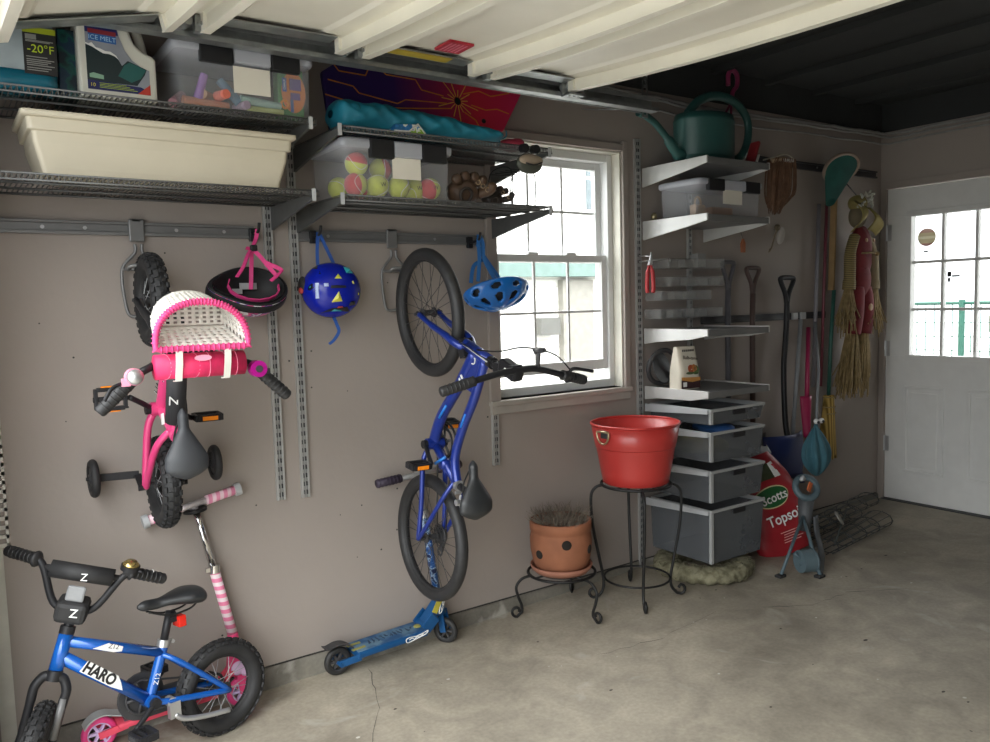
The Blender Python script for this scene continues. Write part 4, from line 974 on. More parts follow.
# --- larger blue bicycle, hung by its front wheel
R = .243
b1, S, f, hbar, ax = bike('bicycle', 'larger blue bicycle with thin spoked wheels hung upright on the wall beside the window', Matrix.Translation(V((1.502, -.03, .53))) @ Matrix.Rotation(math.radians(1.6), 4, 'Y') @ HANG.to_4x4(), dict(
    R=R, tw=.048, fa=(.855, 0, R), hb=(.735, 0, .52), ht=(.690, 0, .645), steer=.10, steml=.045, paint=blue, forkm=blue, rim=M_['black'], nsp=28, knobs=0, tire=M_['rubber2'],
    bb=(.365, 0, .275), hr=.021,
    tubes=[([(.690, 0, .615), (.56, 0, .55), (.44, 0, .47), (.33, 0, .42), (.235, 0, .435)], .017), ([(.715, 0, .555), (.60, 0, .455), (.48, 0, .335), (.40, 0, .285), (.365, 0, .275)], .021),
           ([(.365, 0, .275), (.235, 0, .435)], .016), ([(.355, .02, .272), (.30, .046, .27), (.14, .052, .262), (0, .056, R)], .0095), ([(.355, -.02, .272), (.30, -.046, .27), (.14, -.052, .262), (0, -.056, R)], .0095),
           ([(.245, .012, .43), (.18, .045, .40), (.06, .054, .30), (0, .056, R)], .0085), ([(.245, -.012, .43), (.18, -.045, .40), (.06, -.054, .30), (0, -.056, R)], .0085), ([(.30, .02, .352), (.30, -.02, .352)], .02)],
    bars=[(.638, .275, .79), (.655, .18, .806), (.668, .07, .808), (.668, 0, .806), (.664, -.07, .808), (.628, -.18, .808), (.597, -.28, .79)],
    post=[(.235, 0, .435), (.215, 0, .52)], sad=(.235, 0, .540), sadL=.205, sadW=.135, sadm=sadm, sadt=0.0, crank=2.2, crankl=.10, prefl=M_['orange'], clampm=M_['alu'], pang=(1.45, 1.3)))
p = MB(S); p.bar((.685, 0, .72), (.65, 0, .81), .046, .05, up=(1, 0, 0)); nb = p.build('number_pad', M_['blackgloss'], b1, False, bevel=.012)
text('pad_lettering', 'S', .030, (.665, .034, .775), (-.4, 0, .9), (0, 1, 0), M_['wht_ink'], nb, world=False)
p = MB(S)
a = V((.615, -.205, .803)); p.cyl(a + V((.0, .012, 0)), a + V((0, -.022, 0)), .0155, 14); p.tube(catmull([a + V((.012, .0, .0)), a + V((.03, -.012, .01)), a + V((.022, -.05, .02)), a + V((.012, -.085, .024))], 5), .006, 8); p.build('brake_lever', M_['blackgloss'], b1, False)
p = MB(S); p.tube(catmull([a + V((.030, .0, .008)), V((.70, -.16, .79)), V((.735, -.05, .78)), V((.725, .0, .70)), V((.73, .02, .60))], 8), .0026, 6); p.build('brake_cable', M_['blackgloss'], b1, False)
p = MB(S); p.tube([(.665, -.075, .810), (.70, -.078, .815), (.72, -.078, .82)], .007, 8).cyl((.718, -.078, .80), (.725, -.078, .85), .008, 10).cyl((.722, -.078, .815), (.730, -.078, .816), .018, 14); p.build('bell', M_['dgrey'], b1, False)
p = MB(S); p.bar((.76, 0, .485), (.70, .0, .505), .05, .035, up=(0, 0, 1)); p.tube(catmull([(.755, .03, .50), (.74, .036, .57), (.715, .028, .62), (.69, .02, .70)], 5), .0022, 6); p.build('front_brake', M_['blackgloss'], b1, False, bevel=.004)
text('frame_lettering', 'GRANITE', .026, (.585, .0225, .452), (-.8, 0, -.62), (0, 1, 0), M_['wht_ink'], f, world=False) if False else None
p = MB()
for (x, z) in ((.63, .50), (.618, .488), (.606, .477), (.594, .466), (.582, .454)): p.box((x, .0205, z), (.008, .003, .016), Matrix.Rotation(-.85, 3, 'Y'))
p.build('frame_lettering', M_['wht_ink'], f, False, label='white lettering on the down tube')
p = MB(); p.tube([(.52, .0175, .39), (.47, .0205, .345)], .005, 6).tube([(.33, .017, .38), (.30, .03, .33)], .006, 6).tube([(.50, .0165, .515), (.45, .0165, .485)], .004, 6); p.build('frame_flash', mat('flash_blue', (.02, .22, .75), .3), f, False)
p = MB(); p.ring((.690, .009, .555), .013, .0026, 20, 5, (0, 1, 0)); p.build('head_badge', M_['wht_ink'], f, False)
p = MB(); p.add([(x, y, z) for y in (-.007, .007) for x, z in ((.700, .63), (.725, .54), (.640, .475), (.60, .47), (.575, .545))], [(0, 1, 2, 3, 4), (9, 8, 7, 6, 5)] + [(i, i + 5, (i + 1) % 5 + 5, (i + 1) % 5) for i in range(5)], 0, False); p.build('head_gusset', blue, f, False)
p = MB(); p.tube([(.750, .024, .50), (.690, .026, .665)], .0026, 6); p.build('cable_housing', M_['lgrey'], b1, False)
p = MB(); p.tube(catmull([(-.085, .028, .62), (-.06, .034, .60), (-.02, .036, .585)], 4), .003, 5).tube([(.205 + .02, .05, .572), (.16, .052, .566)], .004, 5); p.build('saddle_flash', M_['wht_ink'], b1, False) if False else None
p = MB(); p.tube(catmull([(.13, .0, .47), (.17, 0, .45), (.20, .0, .455)], 4), .005, 6).cyl((.175, -.02, .455), (.175, .02, .455), .012, 10); p.build('seat_bracket', M_['alu'], b1, False)
# rear mech: cassette and derailleur
p = MB(); 
for k in range(4): p.ring((0, -.038 - .004 * k, R), .042 - .006 * k, .0022, 28, 5, (0, 1, 0))
p.cyl((0, -.055, R), (0, -.03, R), .03, 18).bar((-.01, -.06, R), (-.07, -.062, R - .03), .018, .012, up=(0, 1, 0)).ring((-.075, -.06, R - .035), .015, .004, 16, 5, (0, 1, 0)); p.build('rear_cogs', M_['dgrey'], b1, False)
p = MB(); p.ring((.365, -.04, .275), .062, .004, 32, 6, (0, 1, 0)); p.ring((.365, -.048, .275), .078, .005, 32, 6, (0, 1, 0)); p.build('chain_ring', M_['blackgloss'], b1, False)

# --- pink bicycle with basket and training wheels
R = .146
b2, S, f, hbar, ax = bike('bicycle', 'small pink bicycle with white basket and training wheels hung upright on the wall', hang(.575, .866, .014), dict(
    R=R, tw=.058, fa=(.588, 0, R), hb=(.485, 0, .405), ht=(.455, 0, .485), steer=-.0, steml=.04, paint=pink, forkm=M_['blackgloss'], rim=M_['black'], nsp=16, knobs=30, tire=M_['black'],
    bb=(.245, 0, .195), hr=.021,
    tubes=[([(.470, 0, .455), (.33, 0, .40), (.185, 0, .345)], .018), ([(.478, 0, .415), (.36, 0, .29), (.245, 0, .195)], .020), ([(.245, 0, .195), (.185, 0, .345), (.178, 0, .365)], .018),
           ([(.24, .02, .192), (.19, .042, .185), (.08, .05, .165), (-.01, .052, R)], .012), ([(.24, -.02, .192), (.19, -.042, .185), (.08, -.05, .165), (-.01, -.052, R)], .012),
           ([(.19, .010, .33), (.14, .042, .29), (.05, .05, .20), (-.01, .052, R)], .011), ([(.19, -.010, .33), (.14, -.042, .29), (.05, -.05, .20), (-.01, -.052, R)], .011)],
    bars=[(.300, .245, .645), (.385, .155, .655), (.405, .12, .65), (.43, .05, .56), (.435, 0, .545), (.43, -.05, .56), (.405, -.12, .65), (.385, -.155, .655), (.300, -.245, .645)],
    post=[(.178, 0, .365), (.165, 0, .43)], sad=(.165, 0, .455), sadL=.205, sadW=.125, sadm=mat('grey_saddle', (.038, .041, .046), .5, var=.1), sadt=.0, crank=.95, crankl=.085, prefl=M_['orange'], pbig=1.12, pang=(0, 1.5), pout=.105, clampm=pink, guard=M_['blackgloss']))
p = MB(); p.tube([(.46, 0, .45), (.22, 0, .36)], .029, 14); tp = p.build('top_tube_pad', mat('pad_black', (.03, .03, .034), .7), b2, False, label='black padded sleeve')
text('pad_lettering', 'N', .040, (.29, .014, .408 + .008), (0, 1, -.0), (-.30, .25, .95), M_['wht_ink'], tp, world=False)
p = MB(); p.tube([(.405, .115, .672), (.405, -.115, .672)], .033, 18); cp = p.build('crossbar_pad', mat('pad_pink', '#d6295e', .6, var=.12, scale=60), b2, False, label='hot pink padded sleeve on the crossbar')
p = MB()
for k in range(6):
    y = -.09 + .036 * k; p.ring((.405, y, .672), .0332, .0012, 20, 4, (0, 1, .0 + .3 * (k % 2)))
p.build('pad_lines', mat('pad_light', '#ee8cab', .6), cp, False)
text('frame_lettering', 'HARO', .042, (.33, .017, .255 + .012), (.66, 0, .75), (-.3, .9, .25), M_['blk_ink'], f, world=False)
text('frame_lettering_edge', 'HARO', .044, (.33, .0165, .255 + .012), (.66, 0, .75), (-.3, .9, .25), M_['wht_ink'], f, world=False)
p = MB(); p.box((.222, .020, .29), (.034, .004, .026), Matrix.Rotation(.2, 3, 'Y')); p.build('seat_tube_sticker', M_['wht_ink'], f, False)
# basket: D-shaped, open towards local +z, flat side at the handlebar
bw, bd = .116, .118
whb = mat('basket_white', (.80, .78, .72), .55, var=.04)
def bprof(t, s_=1., o=0.):
    if t < .30: u = t / .30; return (.452 + o, s_ * bw * (-1 + 2 * u))
    u = (t - .30) / .70; a = PI * u; return (.452 + o + bd * (math.sin(a) ** .75) * s_, s_ * bw * math.cos(a) * (1 if abs(math.cos(a)) > .99 else 1))
NB, NV = 72, 15
zt, zb = .712, .575
p = MB()
hole = lambda i, j: (j % 2 == 1 and i % 2 == 1 and 1 <= j <= NV - 3)
p.grid(lambda u, v: (lambda q: (q[0] + .055 * v, q[1], zt - (zt - zb) * v))(bprof(u, 1 - .18 * v, 0)), NB, NV, cu=True, skip=hole)
bk_ = p.build('basket', whb, b2, False, solid=.004, label='white woven plastic basket')
p = MB(); nx, ny = 17, 21
def inside(x, y):
    h = (x - .452) / (bd * .82); return 0 <= h <= 1 and abs(y) < bw * .82 * math.sqrt(max(0, 1 - min(1, h) ** 2.2)) + .002
def bf(u, v): return (.509 + bd * .83 * u, -bw * .84 + 2 * bw * .84 * v, zb + .002)
cells = lambda i, j: (not inside(.454 + bd * .83 * (i + .5) / (nx - 1), -bw * .84 + 2 * bw * .84 * (j + .5) / (ny - 1))) or (i % 2 == 1 and j % 2 == 1)
p.grid(bf, nx, ny, skip=cells); p.build('basket_floor', whb, bk_, False, solid=.004)
p = MB(); rim_pts = [V((*bprof(k / 60, 1.02, 0), zt + .003)) for k in range(60)]; p.tube(rim_pts, .0075, 8, True)
for k, q in enumerate(rim_pts):
    d = rim_pts[(k + 1) % 60] - rim_pts[k - 1]; p.ring(q, .0088, .0022, 8, 4, d.normalized())
p.build('basket_rim', mat('rim_pink', '#e84f8e', .5, var=.1), bk_, False)
for y in (.062, -.062):
    q = MB(); q.strap([(.458, y, zt - .02), (.455, y, zt + .006), (.43, y, zt + .004), (.41, y, zt + .0), (.368, y * 1.0, .695), (.366, y, .67)], .017, .003, (0, 1, 0)); q.build('basket_strap', whb, bk_, False)
    q = MB()
    for k in range(5): q.box((.362 + .016 * k, y, zt - .002 + .0005 * k), (.006, .006, .006))
    q.build('strap_holes', M_['dgrey'], bk_, False) if False else None
q = MB(); q.prism([(.022 * math.cos(2*PI*k/24), .008 * math.sin(2*PI*k/24)) for k in range(24)], .003, frame((.425, .0, .706), (0, 1, 0), (0, 0, 1))); q.build('basket_badge', mat('badge_pink', '#f2a6c0', .5), bk_, False)
q = MB(S); q.ball((.385, .165, .688), (.020, .020, .014), 18, 10); bl = q.build('bell', M_['alu'], b2, False); q = MB(S); q.cyl((.385, .165, .66), (.385, .165, .684), .022, 18).box((.372, .185, .672), (.02, .02, .012)).box((.385, .165, .652), (.022, .03, .014)); q.build('bell_base', mat('bell_pink', '#f0a0b8', .4), bl, False)
q = MB(S); q.cyl((.385, -.150, .668), (.385, -.150, .698), .023, 20); bl = q.build('bell', mat('bell_magenta', '#b01488', .3, .2), b2, False); q = MB(S); q.cyl((.385, -.150, .698), (.385, -.150, .701), .010, 14).box((.375, -.176, .662), (.016, .03, .012)); q.build('bell_button', M_['dgrey'], bl, False)
p = MB(S); a = V((.36, .19, .652)); p.tube(catmull([a + V((.01, .0, .01)), a + V((.0, .03, .03)), a + V((-.03, .05, .034))], 5), .005, 8); p.build('brake_lever', M_['blackgloss'], b2, False)
text('saddle_lettering', 'H', .05, (.125, 0, .4875), (0, 1, 0), (0, 0, 1), stg, b2, world=False) if False else None
for s_ in (1, -1):
    y = s_ * .19; q = MB(Matrix.Translation(V((.025, y, .062))) @ BY)
    q.tube([V((.049 * math.cos(2*PI*k/32), .049 * math.sin(2*PI*k/32), 0)) for k in range(32)], .013, 12, True, sy=1, sx=1)
    tw_ = q.build('training_wheel', M_['black'], b2, False)
    q = MB(Matrix.Translation(V((.025, y, .062))) @ BY); q.lathe([(.0, -.012), (.014, -.014), (.02, -.006), (.04, -.007), (.04, .007), (.02, .006), (.014, .014), (0, .012)], 28); q.build('training_disc', M_['dgrey'], tw_, False)
    q = MB(); q.bar((-.012, s_ * .062, R - .002), (.022, s_ * .062, .075), .022, .006, up=(1, 0, 0)).bar((.022, s_ * .058, .078), (.025, s_ * .178, .064), .024, .010, up=(0, 0, 1)).cyl((.025, s_ * .168, .062), (.025, s_ * .212, .062), .006, 8)
    q.cyl((-.01, s_ * .05, R), (-.01, s_ * .075, R), .010, 6); q.build('outrigger', M_['blackgloss'], b2, False, bevel=.001)

# --- blue Haro bicycle standing on the floor, front wheel turned towards the doorway
R = .155
hd = V((.15 - .705, -.35 + .208, 0)).normalized()
Rm = Matrix((hd, V((0, 0, 1)).cross(hd), V((0, 0, 1)))).transposed().to_4x4()
lean = Matrix.Rotation(math.radians(3.0), 4, 'X')
b3, S, f, hbar, ax = bike('bicycle', 'blue kid bicycle with black knobby tyres standing on the floor beside the pink scooter', Matrix.Translation(V((.712, -.215, .0))) @ Rm @ lean, dict(
    R=R, tw=.056, fa=(.570, 0, R), hb=(.503, 0, .398), ht=(.466, 0, .492), steer=1.05, steml=.05, paint=blue2, forkm=M_['blackgloss'], rim=M_['black'], nsp=20, knobs=32, tire=M_['black'],
    bb=(.245, 0, .205), hr=.020,
    tubes=[([(.473, 0, .472), (.193, 0, .340)], .016), ([(.488, 0, .432), (.245, 0, .205)], .019), ([(.245, 0, .205), (.193, 0, .340), (.186, 0, .362)], .016),
           ([(.24, .02, .202), (.20, .042, .196), (.0, .05, R)], .010), ([(.24, -.02, .202), (.20, -.042, .196), (.0, -.05, R)], .010), ([(.195, .010, .335), (.15, .042, .30), (.0, .05, R)], .009), ([(.195, -.010, .335), (.15, -.042, .30), (.0, -.05, R)], .009)],
    bars=[(.378, .220, .662), (.408, .150, .680), (.430, .11, .675), (.452, .055, .575), (.455, .0, .565), (.452, -.055, .575), (.430, -.11, .675), (.412, -.155, .682), (.375, -.215, .672)], flange=True,
    post=[(.186, 0, .362), (.155, 0, .462)], sad=(.145, 0, .488), sadL=.225, sadW=.130, sadm=sadm, sadt=-0.17, crank=-.55, crankl=.09, prefl=M_['dgrey'], guard=M_['dgrey']))
p = MB(S); p.tube([(.432, .105, .668), (.432, -.105, .668)], .0095, 10).tube([(.434, .085, .668), (.434, -.085, .668)], .025, 16); cp = p.build('crossbar_pad', M_['black'], b3, False)
text('pad_lettering', 'Z', .032, (.460, .03, .672), (0, 1, 0), (1, 0, .3), M_['wht_ink'], cp, world=True) if False else None
def stext(nm, s_, size, pos, xd, nr, m, par):
    o = text(nm, s_, size, pos, xd, nr, m, par, world=False); o.data.transform(S); return o
p = MB(S); p.box((.462, 0, .568), (.075, .085, .065)); sp_ = p.build('stem_pad', M_['black'], b3, False, bevel=.014)
stext('pad_lettering', 'Z', .036, (.501, .01, .574), (0, 1, .05), (1, 0, .1), M_['wht_ink'], sp_)
stext('pad_lettering', 'Z', .030, (.462, .010, .668), (0, 1, .1), (1, 0, .25), M_['wht_ink'], cp)
p = MB(S); p.box((.474, .0, .622), (.012, .05, .045), Matrix.Rotation(-.25, 3, 'Y')); rf_ = p.build('front_reflector', mat('reflector_clear', (.20, .205, .21), .2), b3, False, bevel=.006)
q = MB(S); q.lathe([(0, .722), (.014, .721), (.023, .712), (.024, .706), (0, .704)], 20, Matrix.Translation(V((.424, .122, .004)))); bl = q.build('bell', mat('brass_bell', (.55, .42, .16), .25, .9), b3, False)
q = MB(S); q.cyl((.424, .122, .697), (.424, .122, .711), .027, 20).box((.424, .122, .689), (.026, .03, .016)).tube([(.43, .14, .70), (.44, .16, .702)], .004, 6); q.build('bell_base', M_['blackgloss'], bl, False)
q = MB(S); q.ring((.388, .185, .671), .0175, .002, 14, 5, (-.28, 1, 0)); q.build('grip_tie', M_['wht_ink'], b3, False)
dx_ = V((.245 - .488, 0, .205 - .432)).normalized(); nn = V((0, 1, 0)); c0 = V((.488, 0, .432)) * .62 + V((.245, 0, .205)) * .38
text('frame_lettering', 'HARO', .043, c0 + V((-.004, .0200, .002)), dx_, nn, M_['blk_ink'], f, world=False, sx=.92, bold=.04)
up_ = nn.cross(dx_)
p = MB(); p.prism([(-.060, -.0175), (.055, -.0175), (.094, -.012), (.076, .004), (.056, .0175), (-.056, .0175)], .0012, Matrix((dx_, up_, nn)).transposed().to_4x4()); 
for i in range(len(p.v)): p.v[i] = p.v[i] + c0 + V((-.004, .0193, .002))
p.build('frame_decal', M_['wht_ink'], f, False)
d2 = V((.193 - .473, 0, .340 - .472)).normalized(); c1 = V((.473, 0, .472)) * .56 + V((.193, 0, .340)) * .44
u2 = nn.cross(d2); p = MB(); p.prism([(-.055, -.010), (.01, -.013), (.035, -.008), (.034, .006), (-.012, .011)], .0012, Matrix((d2, u2, nn)).transposed().to_4x4())
for i in range(len(p.v)): p.v[i] = p.v[i] + c1 + V((0, .0163, 0))
p.build('frame_decal', M_['wht_ink'], f, False); text('frame_lettering', 'Z12', .020, c1 + V((-.006, .0170, 0)), d2, nn, M_['blk_ink'], f, world=False)
p = MB(); d3 = V((.193 - .245, 0, .340 - .205)).normalized()
text('frame_lettering', 'Z12', .022, V((.222, .0168, .268)), d3, nn, M_['wht_ink'], f, world=False)
p = MB(); p.box((.128, .004, .424), (.026, .045, .036)); p.build('rear_reflector', mat('reflector_red', '#d8281c', .2), b3, False, bevel=.003)
p = MB(); p.box((.150, 0, .434), (.03, .03, .014)).cyl((.165, 0, .446), (.14, 0, .446), .015, 12); p.build('seat_bracket', M_['blackgloss'], b3, False)
p = MB(); p.box((.19, .045, .165), (.035, .02, .05)).tube(catmull([(.19, .05, .15), (.165, .056, .128), (.10, .066, .112), (.02, .075, .102)], 5), .0085, 10).cyl((.195, .02, .19), (.195, .05, .19), .016, 12); p.build('kickstand', M_['alu'], b3, False)
for s_ in (1, -1):
    q = MB(S); e = V((.545, s_ * .048, .25)); q.tube([(.53, s_ * .0415 + s_ * .0, .33), (.562, s_ * .0420, .22)], .011, 8); q.build('fork_decal', mat('fork_grey', (.12, .12, .12), .4), b3, False) if s_ == 1 else None

# ---------------------------------------------------------------- kick scooters
def scooter_wheel(root, c, R_, w, tire, hubm, steer=None):
    T = (steer or Matrix.Identity(4)) @ Matrix.Translation(V(c)) @ BY; p = MB(T); p.tube([V(((R_ - w / 2) * math.cos(2*PI*k/32), (R_ - w / 2) * math.sin(2*PI*k/32), 0)) for k in range(32)], w / 2, 10, True); t = p.build('wheel', tire, root, True)
    p = MB(T); p.lathe([(R_ * .70, -w * .4), (R_ * .70, w * .4), (R_ * .60, w * .4), (R_ * .60, -w * .4), (R_ * .70, -w * .4)], 28)
    for k in range(6):
        a = 2 * PI * k / 6; p.bar((0, 0, 0), (R_ * .64 * math.cos(a), R_ * .64 * math.sin(a), 0), w * .5, R_ * .14, up=(-math.sin(a), math.cos(a), 0))
    p.cyl((0, 0, -w * .55), (0, 0, w * .55), R_ * .2, 14); p.build('wheel_hub', hubm, t, True); return t
ps_p = mat('scooter_pink', '#e8497e', .4); ps_d = mat('scooter_coral', '#e85068', .5); psw = mat('wheel_pink', '#ea4a8c', .4)
ps = thing('kick_scooter', 'pink kick scooter with striped stem leaning on the wall behind the blue bicycle', 'scooter', (.58, -.09, 0))
scooter_wheel(ps, (.350, -.075, .055), .055, .024, psw, mat('hub_lilac', '#d9c4e8', .4)); scooter_wheel(ps, (.815, -.075, .055), .055, .024, psw, mat('hub_lilac2', '#d9c4e8', .4))
p = MB(); p.bar((.40, -.075, .078), (.72, -.075, .086), .105, .020); p.bar((.72, -.075, .088), (.80, -.07, .16), .06, .016); p.build('deck', ps_d, ps, bevel=.006)
p = MB(); p.bar((.345, -.105, .058), (.43, -.115, .074), .006, .022); p.build('fork_arm', ps_d, ps); p = MB(); p.bar((.345, -.045, .058), (.43, -.035, .074), .006, .022); p.build('fork_arm', ps_d, ps)
p = MB(); p.bar((.42, -.075, .0885), (.70, -.075, .0965), .085, .003); p.build('grip_tape', mat('tape_grey', (.20, .10, .13), .9, var=.3, scale=60), ps)
p = MB(); p.strap(catmull([(.36 + .064 * math.cos(a), -.075, .055 + .064 * math.sin(a)) for a in [math.radians(150 - 18 * k) for k in range(6)]] + [(.43, -.075, .098)], 3), .05, .004, (0, 1, 0)); p.build('rear_fender', M_['lgrey'], ps)
for s_ in (-1, 1):
    q = MB(); q.bar((.815, -.075 + s_ * .022, .055), (.805, -.072 + s_ * .016, .14), .024, .005, up=(0, 1, 0)); q.build('fork_leg', ps_p, ps)
p = MB(); p.tube([(.805, -.071, .13), (.795, -.068, .27)], .019, 14); p.prism([(-.03, -.04), (.02, -.05), (.045, .02), (.01, .06), (-.02, .05)], .03, frame((.795, -.075, .165), (1, 0, 0), (0, -1, 0))); p.build('head_tube', ps_p, ps, bevel=.002)
p = MB(); p.ball((.80, -.0965, .15), (.026, .006, .026), 14, 8).ball((.825, -.0965, .135), (.018, .006, .02), 12, 8); p.build('rosette', mat('rosette_lilac', '#dcb8d8', .5), ps)
p0, p1 = V((.795, -.068, .27)), V((.749, -.048, .505)); p = MB(); p.tube([p0, p1], .0175, 16)
stripe = ramp_mat('stem_stripes', [(0, '#f4dfe4'), (.5, '#f4dfe4'), (.501, '#ef86ab'), (1, '#ef86ab')], 'wave', 11, axis=2, rough=.4, const=True); p.build('striped_tube', stripe, ps)
p2 = V((.697, -.034, .745)); p = MB(); p.tube([p1 - (p1 - p0) * .02, p2], .0125, 14).cyl(p1 - V((0, 0, .008)), p1 + V((0, 0, .02)), .021, 14).box(p1 + V((-.02, -.006, .006)), (.02, .014, .014)); p.build('steel_stem', M_['chrome'], ps)
p = MB(); p.cyl((.701, -.034, .722), (.700, -.034, .731), .040, 22); p.build('headset_disc', M_['blackgloss'], ps)
g0, g1 = V((.535, -.04, .715)), V((.85, -.04, .778)); gd_ = (g1 - g0).normalized()
p = MB(); p.tube([g0 + gd_ * .02, g1 - gd_ * .02], .012, 12).tube([p2 - V((0, 0, .02)), p2 + V((0, 0, .004))], .016, 12); hb_ = p.build('handlebar', mat('bar_silver', (.62, .58, .60), .3, .5), ps)
for a, b in ((g0, g0 + gd_ * .115), (g1, g1 - gd_ * .115)):
    q = MB(); q.tube([a, b], .0165, 14); q.build('grip', ramp_mat('grip_candy', [(0, '#f3d3dc'), (.5, '#f3d3dc'), (.501, '#e88fb0'), (1, '#e88fb0')], 'wave', 12, axis=0, rough=.6, const=True), hb_)
    q = MB(); q.cyl(a - (b - a).normalized() * .008, a + (b - a).normalized() * .012, .023, 16); q.build('grip_end', M_['lgrey'], hb_)

bs_b = mat('scooter_blue', (.01, .085, .24), .32, .2, var=.1); bs_t = ramp_mat('scooter_pattern', [(0, '#0b1c3c'), (.42, '#0c2450'), (.48, '#a9c2dc'), (.53, '#1a4f90'), (1, '#0b1a38')], 'noise', 45, .35)
bs = thing('kick_scooter', 'blue kick scooter with lettered deck on the floor below the hanging blue bicycle', 'scooter', (1.42, -.07, 0))
tyre = mat('scooter_tyre', (.018, .018, .018), .6)
scooter_wheel(bs, (1.185, -.072, .058), .055, .026, tyre, M_['dgrey'])
Sb = Matrix.Translation(V((1.665, -.085, 0))) @ Matrix.Rotation(-1.0, 4, 'Z') @ Matrix.Translation(V((-1.665, .085, 0)))
scooter_wheel(bs, (1.665, -.085, .058), .055, .026, tyre, M_['dgrey'], Sb)
p = MB(); p.bar((1.245, -.075, .078), (1.555, -.078, .092), .115, .026); p.build('deck', bs_b, bs, bevel=.008)
p = MB(); p.bar((1.18, -.105, .056), (1.26, -.125, .072), .007, .026).bar((1.18, -.042, .056), (1.26, -.028, .072), .007, .026).cyl((1.182, -.115, .056), (1.182, -.03, .056), .008, 10); p.build('rear_fork', bs_b, bs)
p = MB(); p.bar((1.25, -.075, .0925), (1.545, -.078, .1055), .100, .003); dk = p.build('deck_print', ramp_mat('deck_print', [(0, '#1d3f63'), (.40, '#24507c'), (.55, '#5f7f96'), (1, '#7d929e')], 'noise', 11, .6), bs)
dli = mat('deck_ink', (.02, .05, .11), .6); p = MB(); gr_ = random.Random(2)
for k in range(11):
    x = 1.31 + .019 * k; zz = .0960 + .0435 * (x - 1.25) + .0006
    for _ in range(3):
        a = (x + gr_.uniform(0, .013), -.076 + gr_.uniform(-.022, .022), zz); b = (x + gr_.uniform(0, .013), -.076 + gr_.uniform(-.022, .022), zz); p.bar(a, b, .0045, .0008)
p.build('deck_lettering', dli, bs, label='worn block lettering on the deck')
p = MB(); p.tube(catmull([(1.455, -.1365, .078), (1.452, -.1365, .092), (1.47, -.1365, .096), (1.50, -.1367, .094), (1.535, -.137, .101), (1.552, -.137, .104), (1.54, -.137, .092), (1.51, -.1367, .086), (1.48, -.1365, .080)], 5, True), .0022, 5, True).tube(catmull([(1.465, -.1365, .087), (1.478, -.1365, .091), (1.488, -.1365, .085), (1.50, -.1366, .091), (1.515, -.1368, .089), (1.53, -.137, .097)], 5), .002, 5)
p.build('side_logo', M_['wht_ink'], bs, label='white scribbled logo')
p = MB(); p.bar((1.235, -.098, .094), (1.29, -.098, .097), .014, .003).bar((1.235, -.052, .094), (1.29, -.052, .097), .014, .003).ball((1.535, -.08, .108), (.018, .018, .006), 10, 6); p.build('yellow_print', mat('deck_yellow', '#8f8c4e', .6), bs)
p = MB(); p.strap(catmull([(1.245, -.074, .10), (1.215, -.074, .122), (1.18, -.074, .128), (1.145, -.074, .120), (1.13, -.074, .124)], 5), .045, .004, (0, 1, 0)); p.build('foot_brake', M_['dgrey'], bs)
p = MB(); p.bar((1.555, -.08, .095), (1.635, -.082, .185), .05, .035, up=(1, 0, .4)).cyl((1.565, -.115, .105), (1.565, -.045, .105), .022, 16).bar((1.55, -.12, .10), (1.60, -.12, .145), .006, .05, up=(1, 0, 0)).bar((1.55, -.042, .10), (1.60, -.042, .145), .006, .05, up=(1, 0, 0)); p.build('folding_hinge', bs_b, bs, bevel=.003)
p = MB(); p.bar((1.60, -.108, .155), (1.635, -.108, .215), .024, .004, up=(0, 1, 0)); p.build('hinge_yellow', mat('hinge_yellow', '#b3a83e', .5), bs)
p = MB(); p.tube([(1.645, -.084, .135), (1.632, -.08, .225)], .021, 16); p.build('head_tube', bs_b, bs)
p = MB(); p.tube(catmull([(1.622, -.109, .150), (1.636, -.106, .152), (1.652, -.100, .185), (1.655, -.098, .214), (1.642, -.102, .212), (1.630, -.108, .180)], 5, True), .0024, 5, True).tube([(1.634, -.108, .160), (1.644, -.104, .182), (1.640, -.106, .186), (1.649, -.102, .206)], .002, 5); p.build('head_logo', M_['wht_ink'], bs)
for s_ in (-1, 1):
    q = MB(Sb); q.bar((1.665, -.085 + s_ * .024, .058), (1.650, -.085 + s_ * .018, .145), .026, .006, up=(0, 1, 0)); q.build('fork_leg', bs_b, bs)
p = MB(); p.tube([(1.632, -.08, .225), (1.598, -.052, .56)], .0165, 14); p.build('stem', bs_t, bs)
p = MB(); p.tube([(1.598, -.052, .55), (1.582, -.040, .742)], .012, 12).cyl((1.600, -.053, .545), (1.597, -.051, .575), .020, 14); p.build('upper_stem', M_['alu'], bs)
p = MB(); p.tube([(1.42, -.048, .715), (1.77, -.034, .735)], .0105, 10); hb_ = p.build('handlebar', M_['alu'], bs)
for a, b in (((1.392, -.049, .7145), (1.502, -.045, .7207)), ((1.795, -.033, .7369), (1.685, -.037, .7308))):
    q = MB(); q.tube([a, b], .0165, 14); 
    for k in range(7):
        t = (k + .5) / 7; c = V(a) * (1 - t) + V(b) * t; q.ring(c, .0165, .0022, 14, 5, (V(b) - V(a)).normalized())
    q.build('grip', mat('grip_purple', (.035, .025, .045), .6, var=.3, scale=50), hb_)

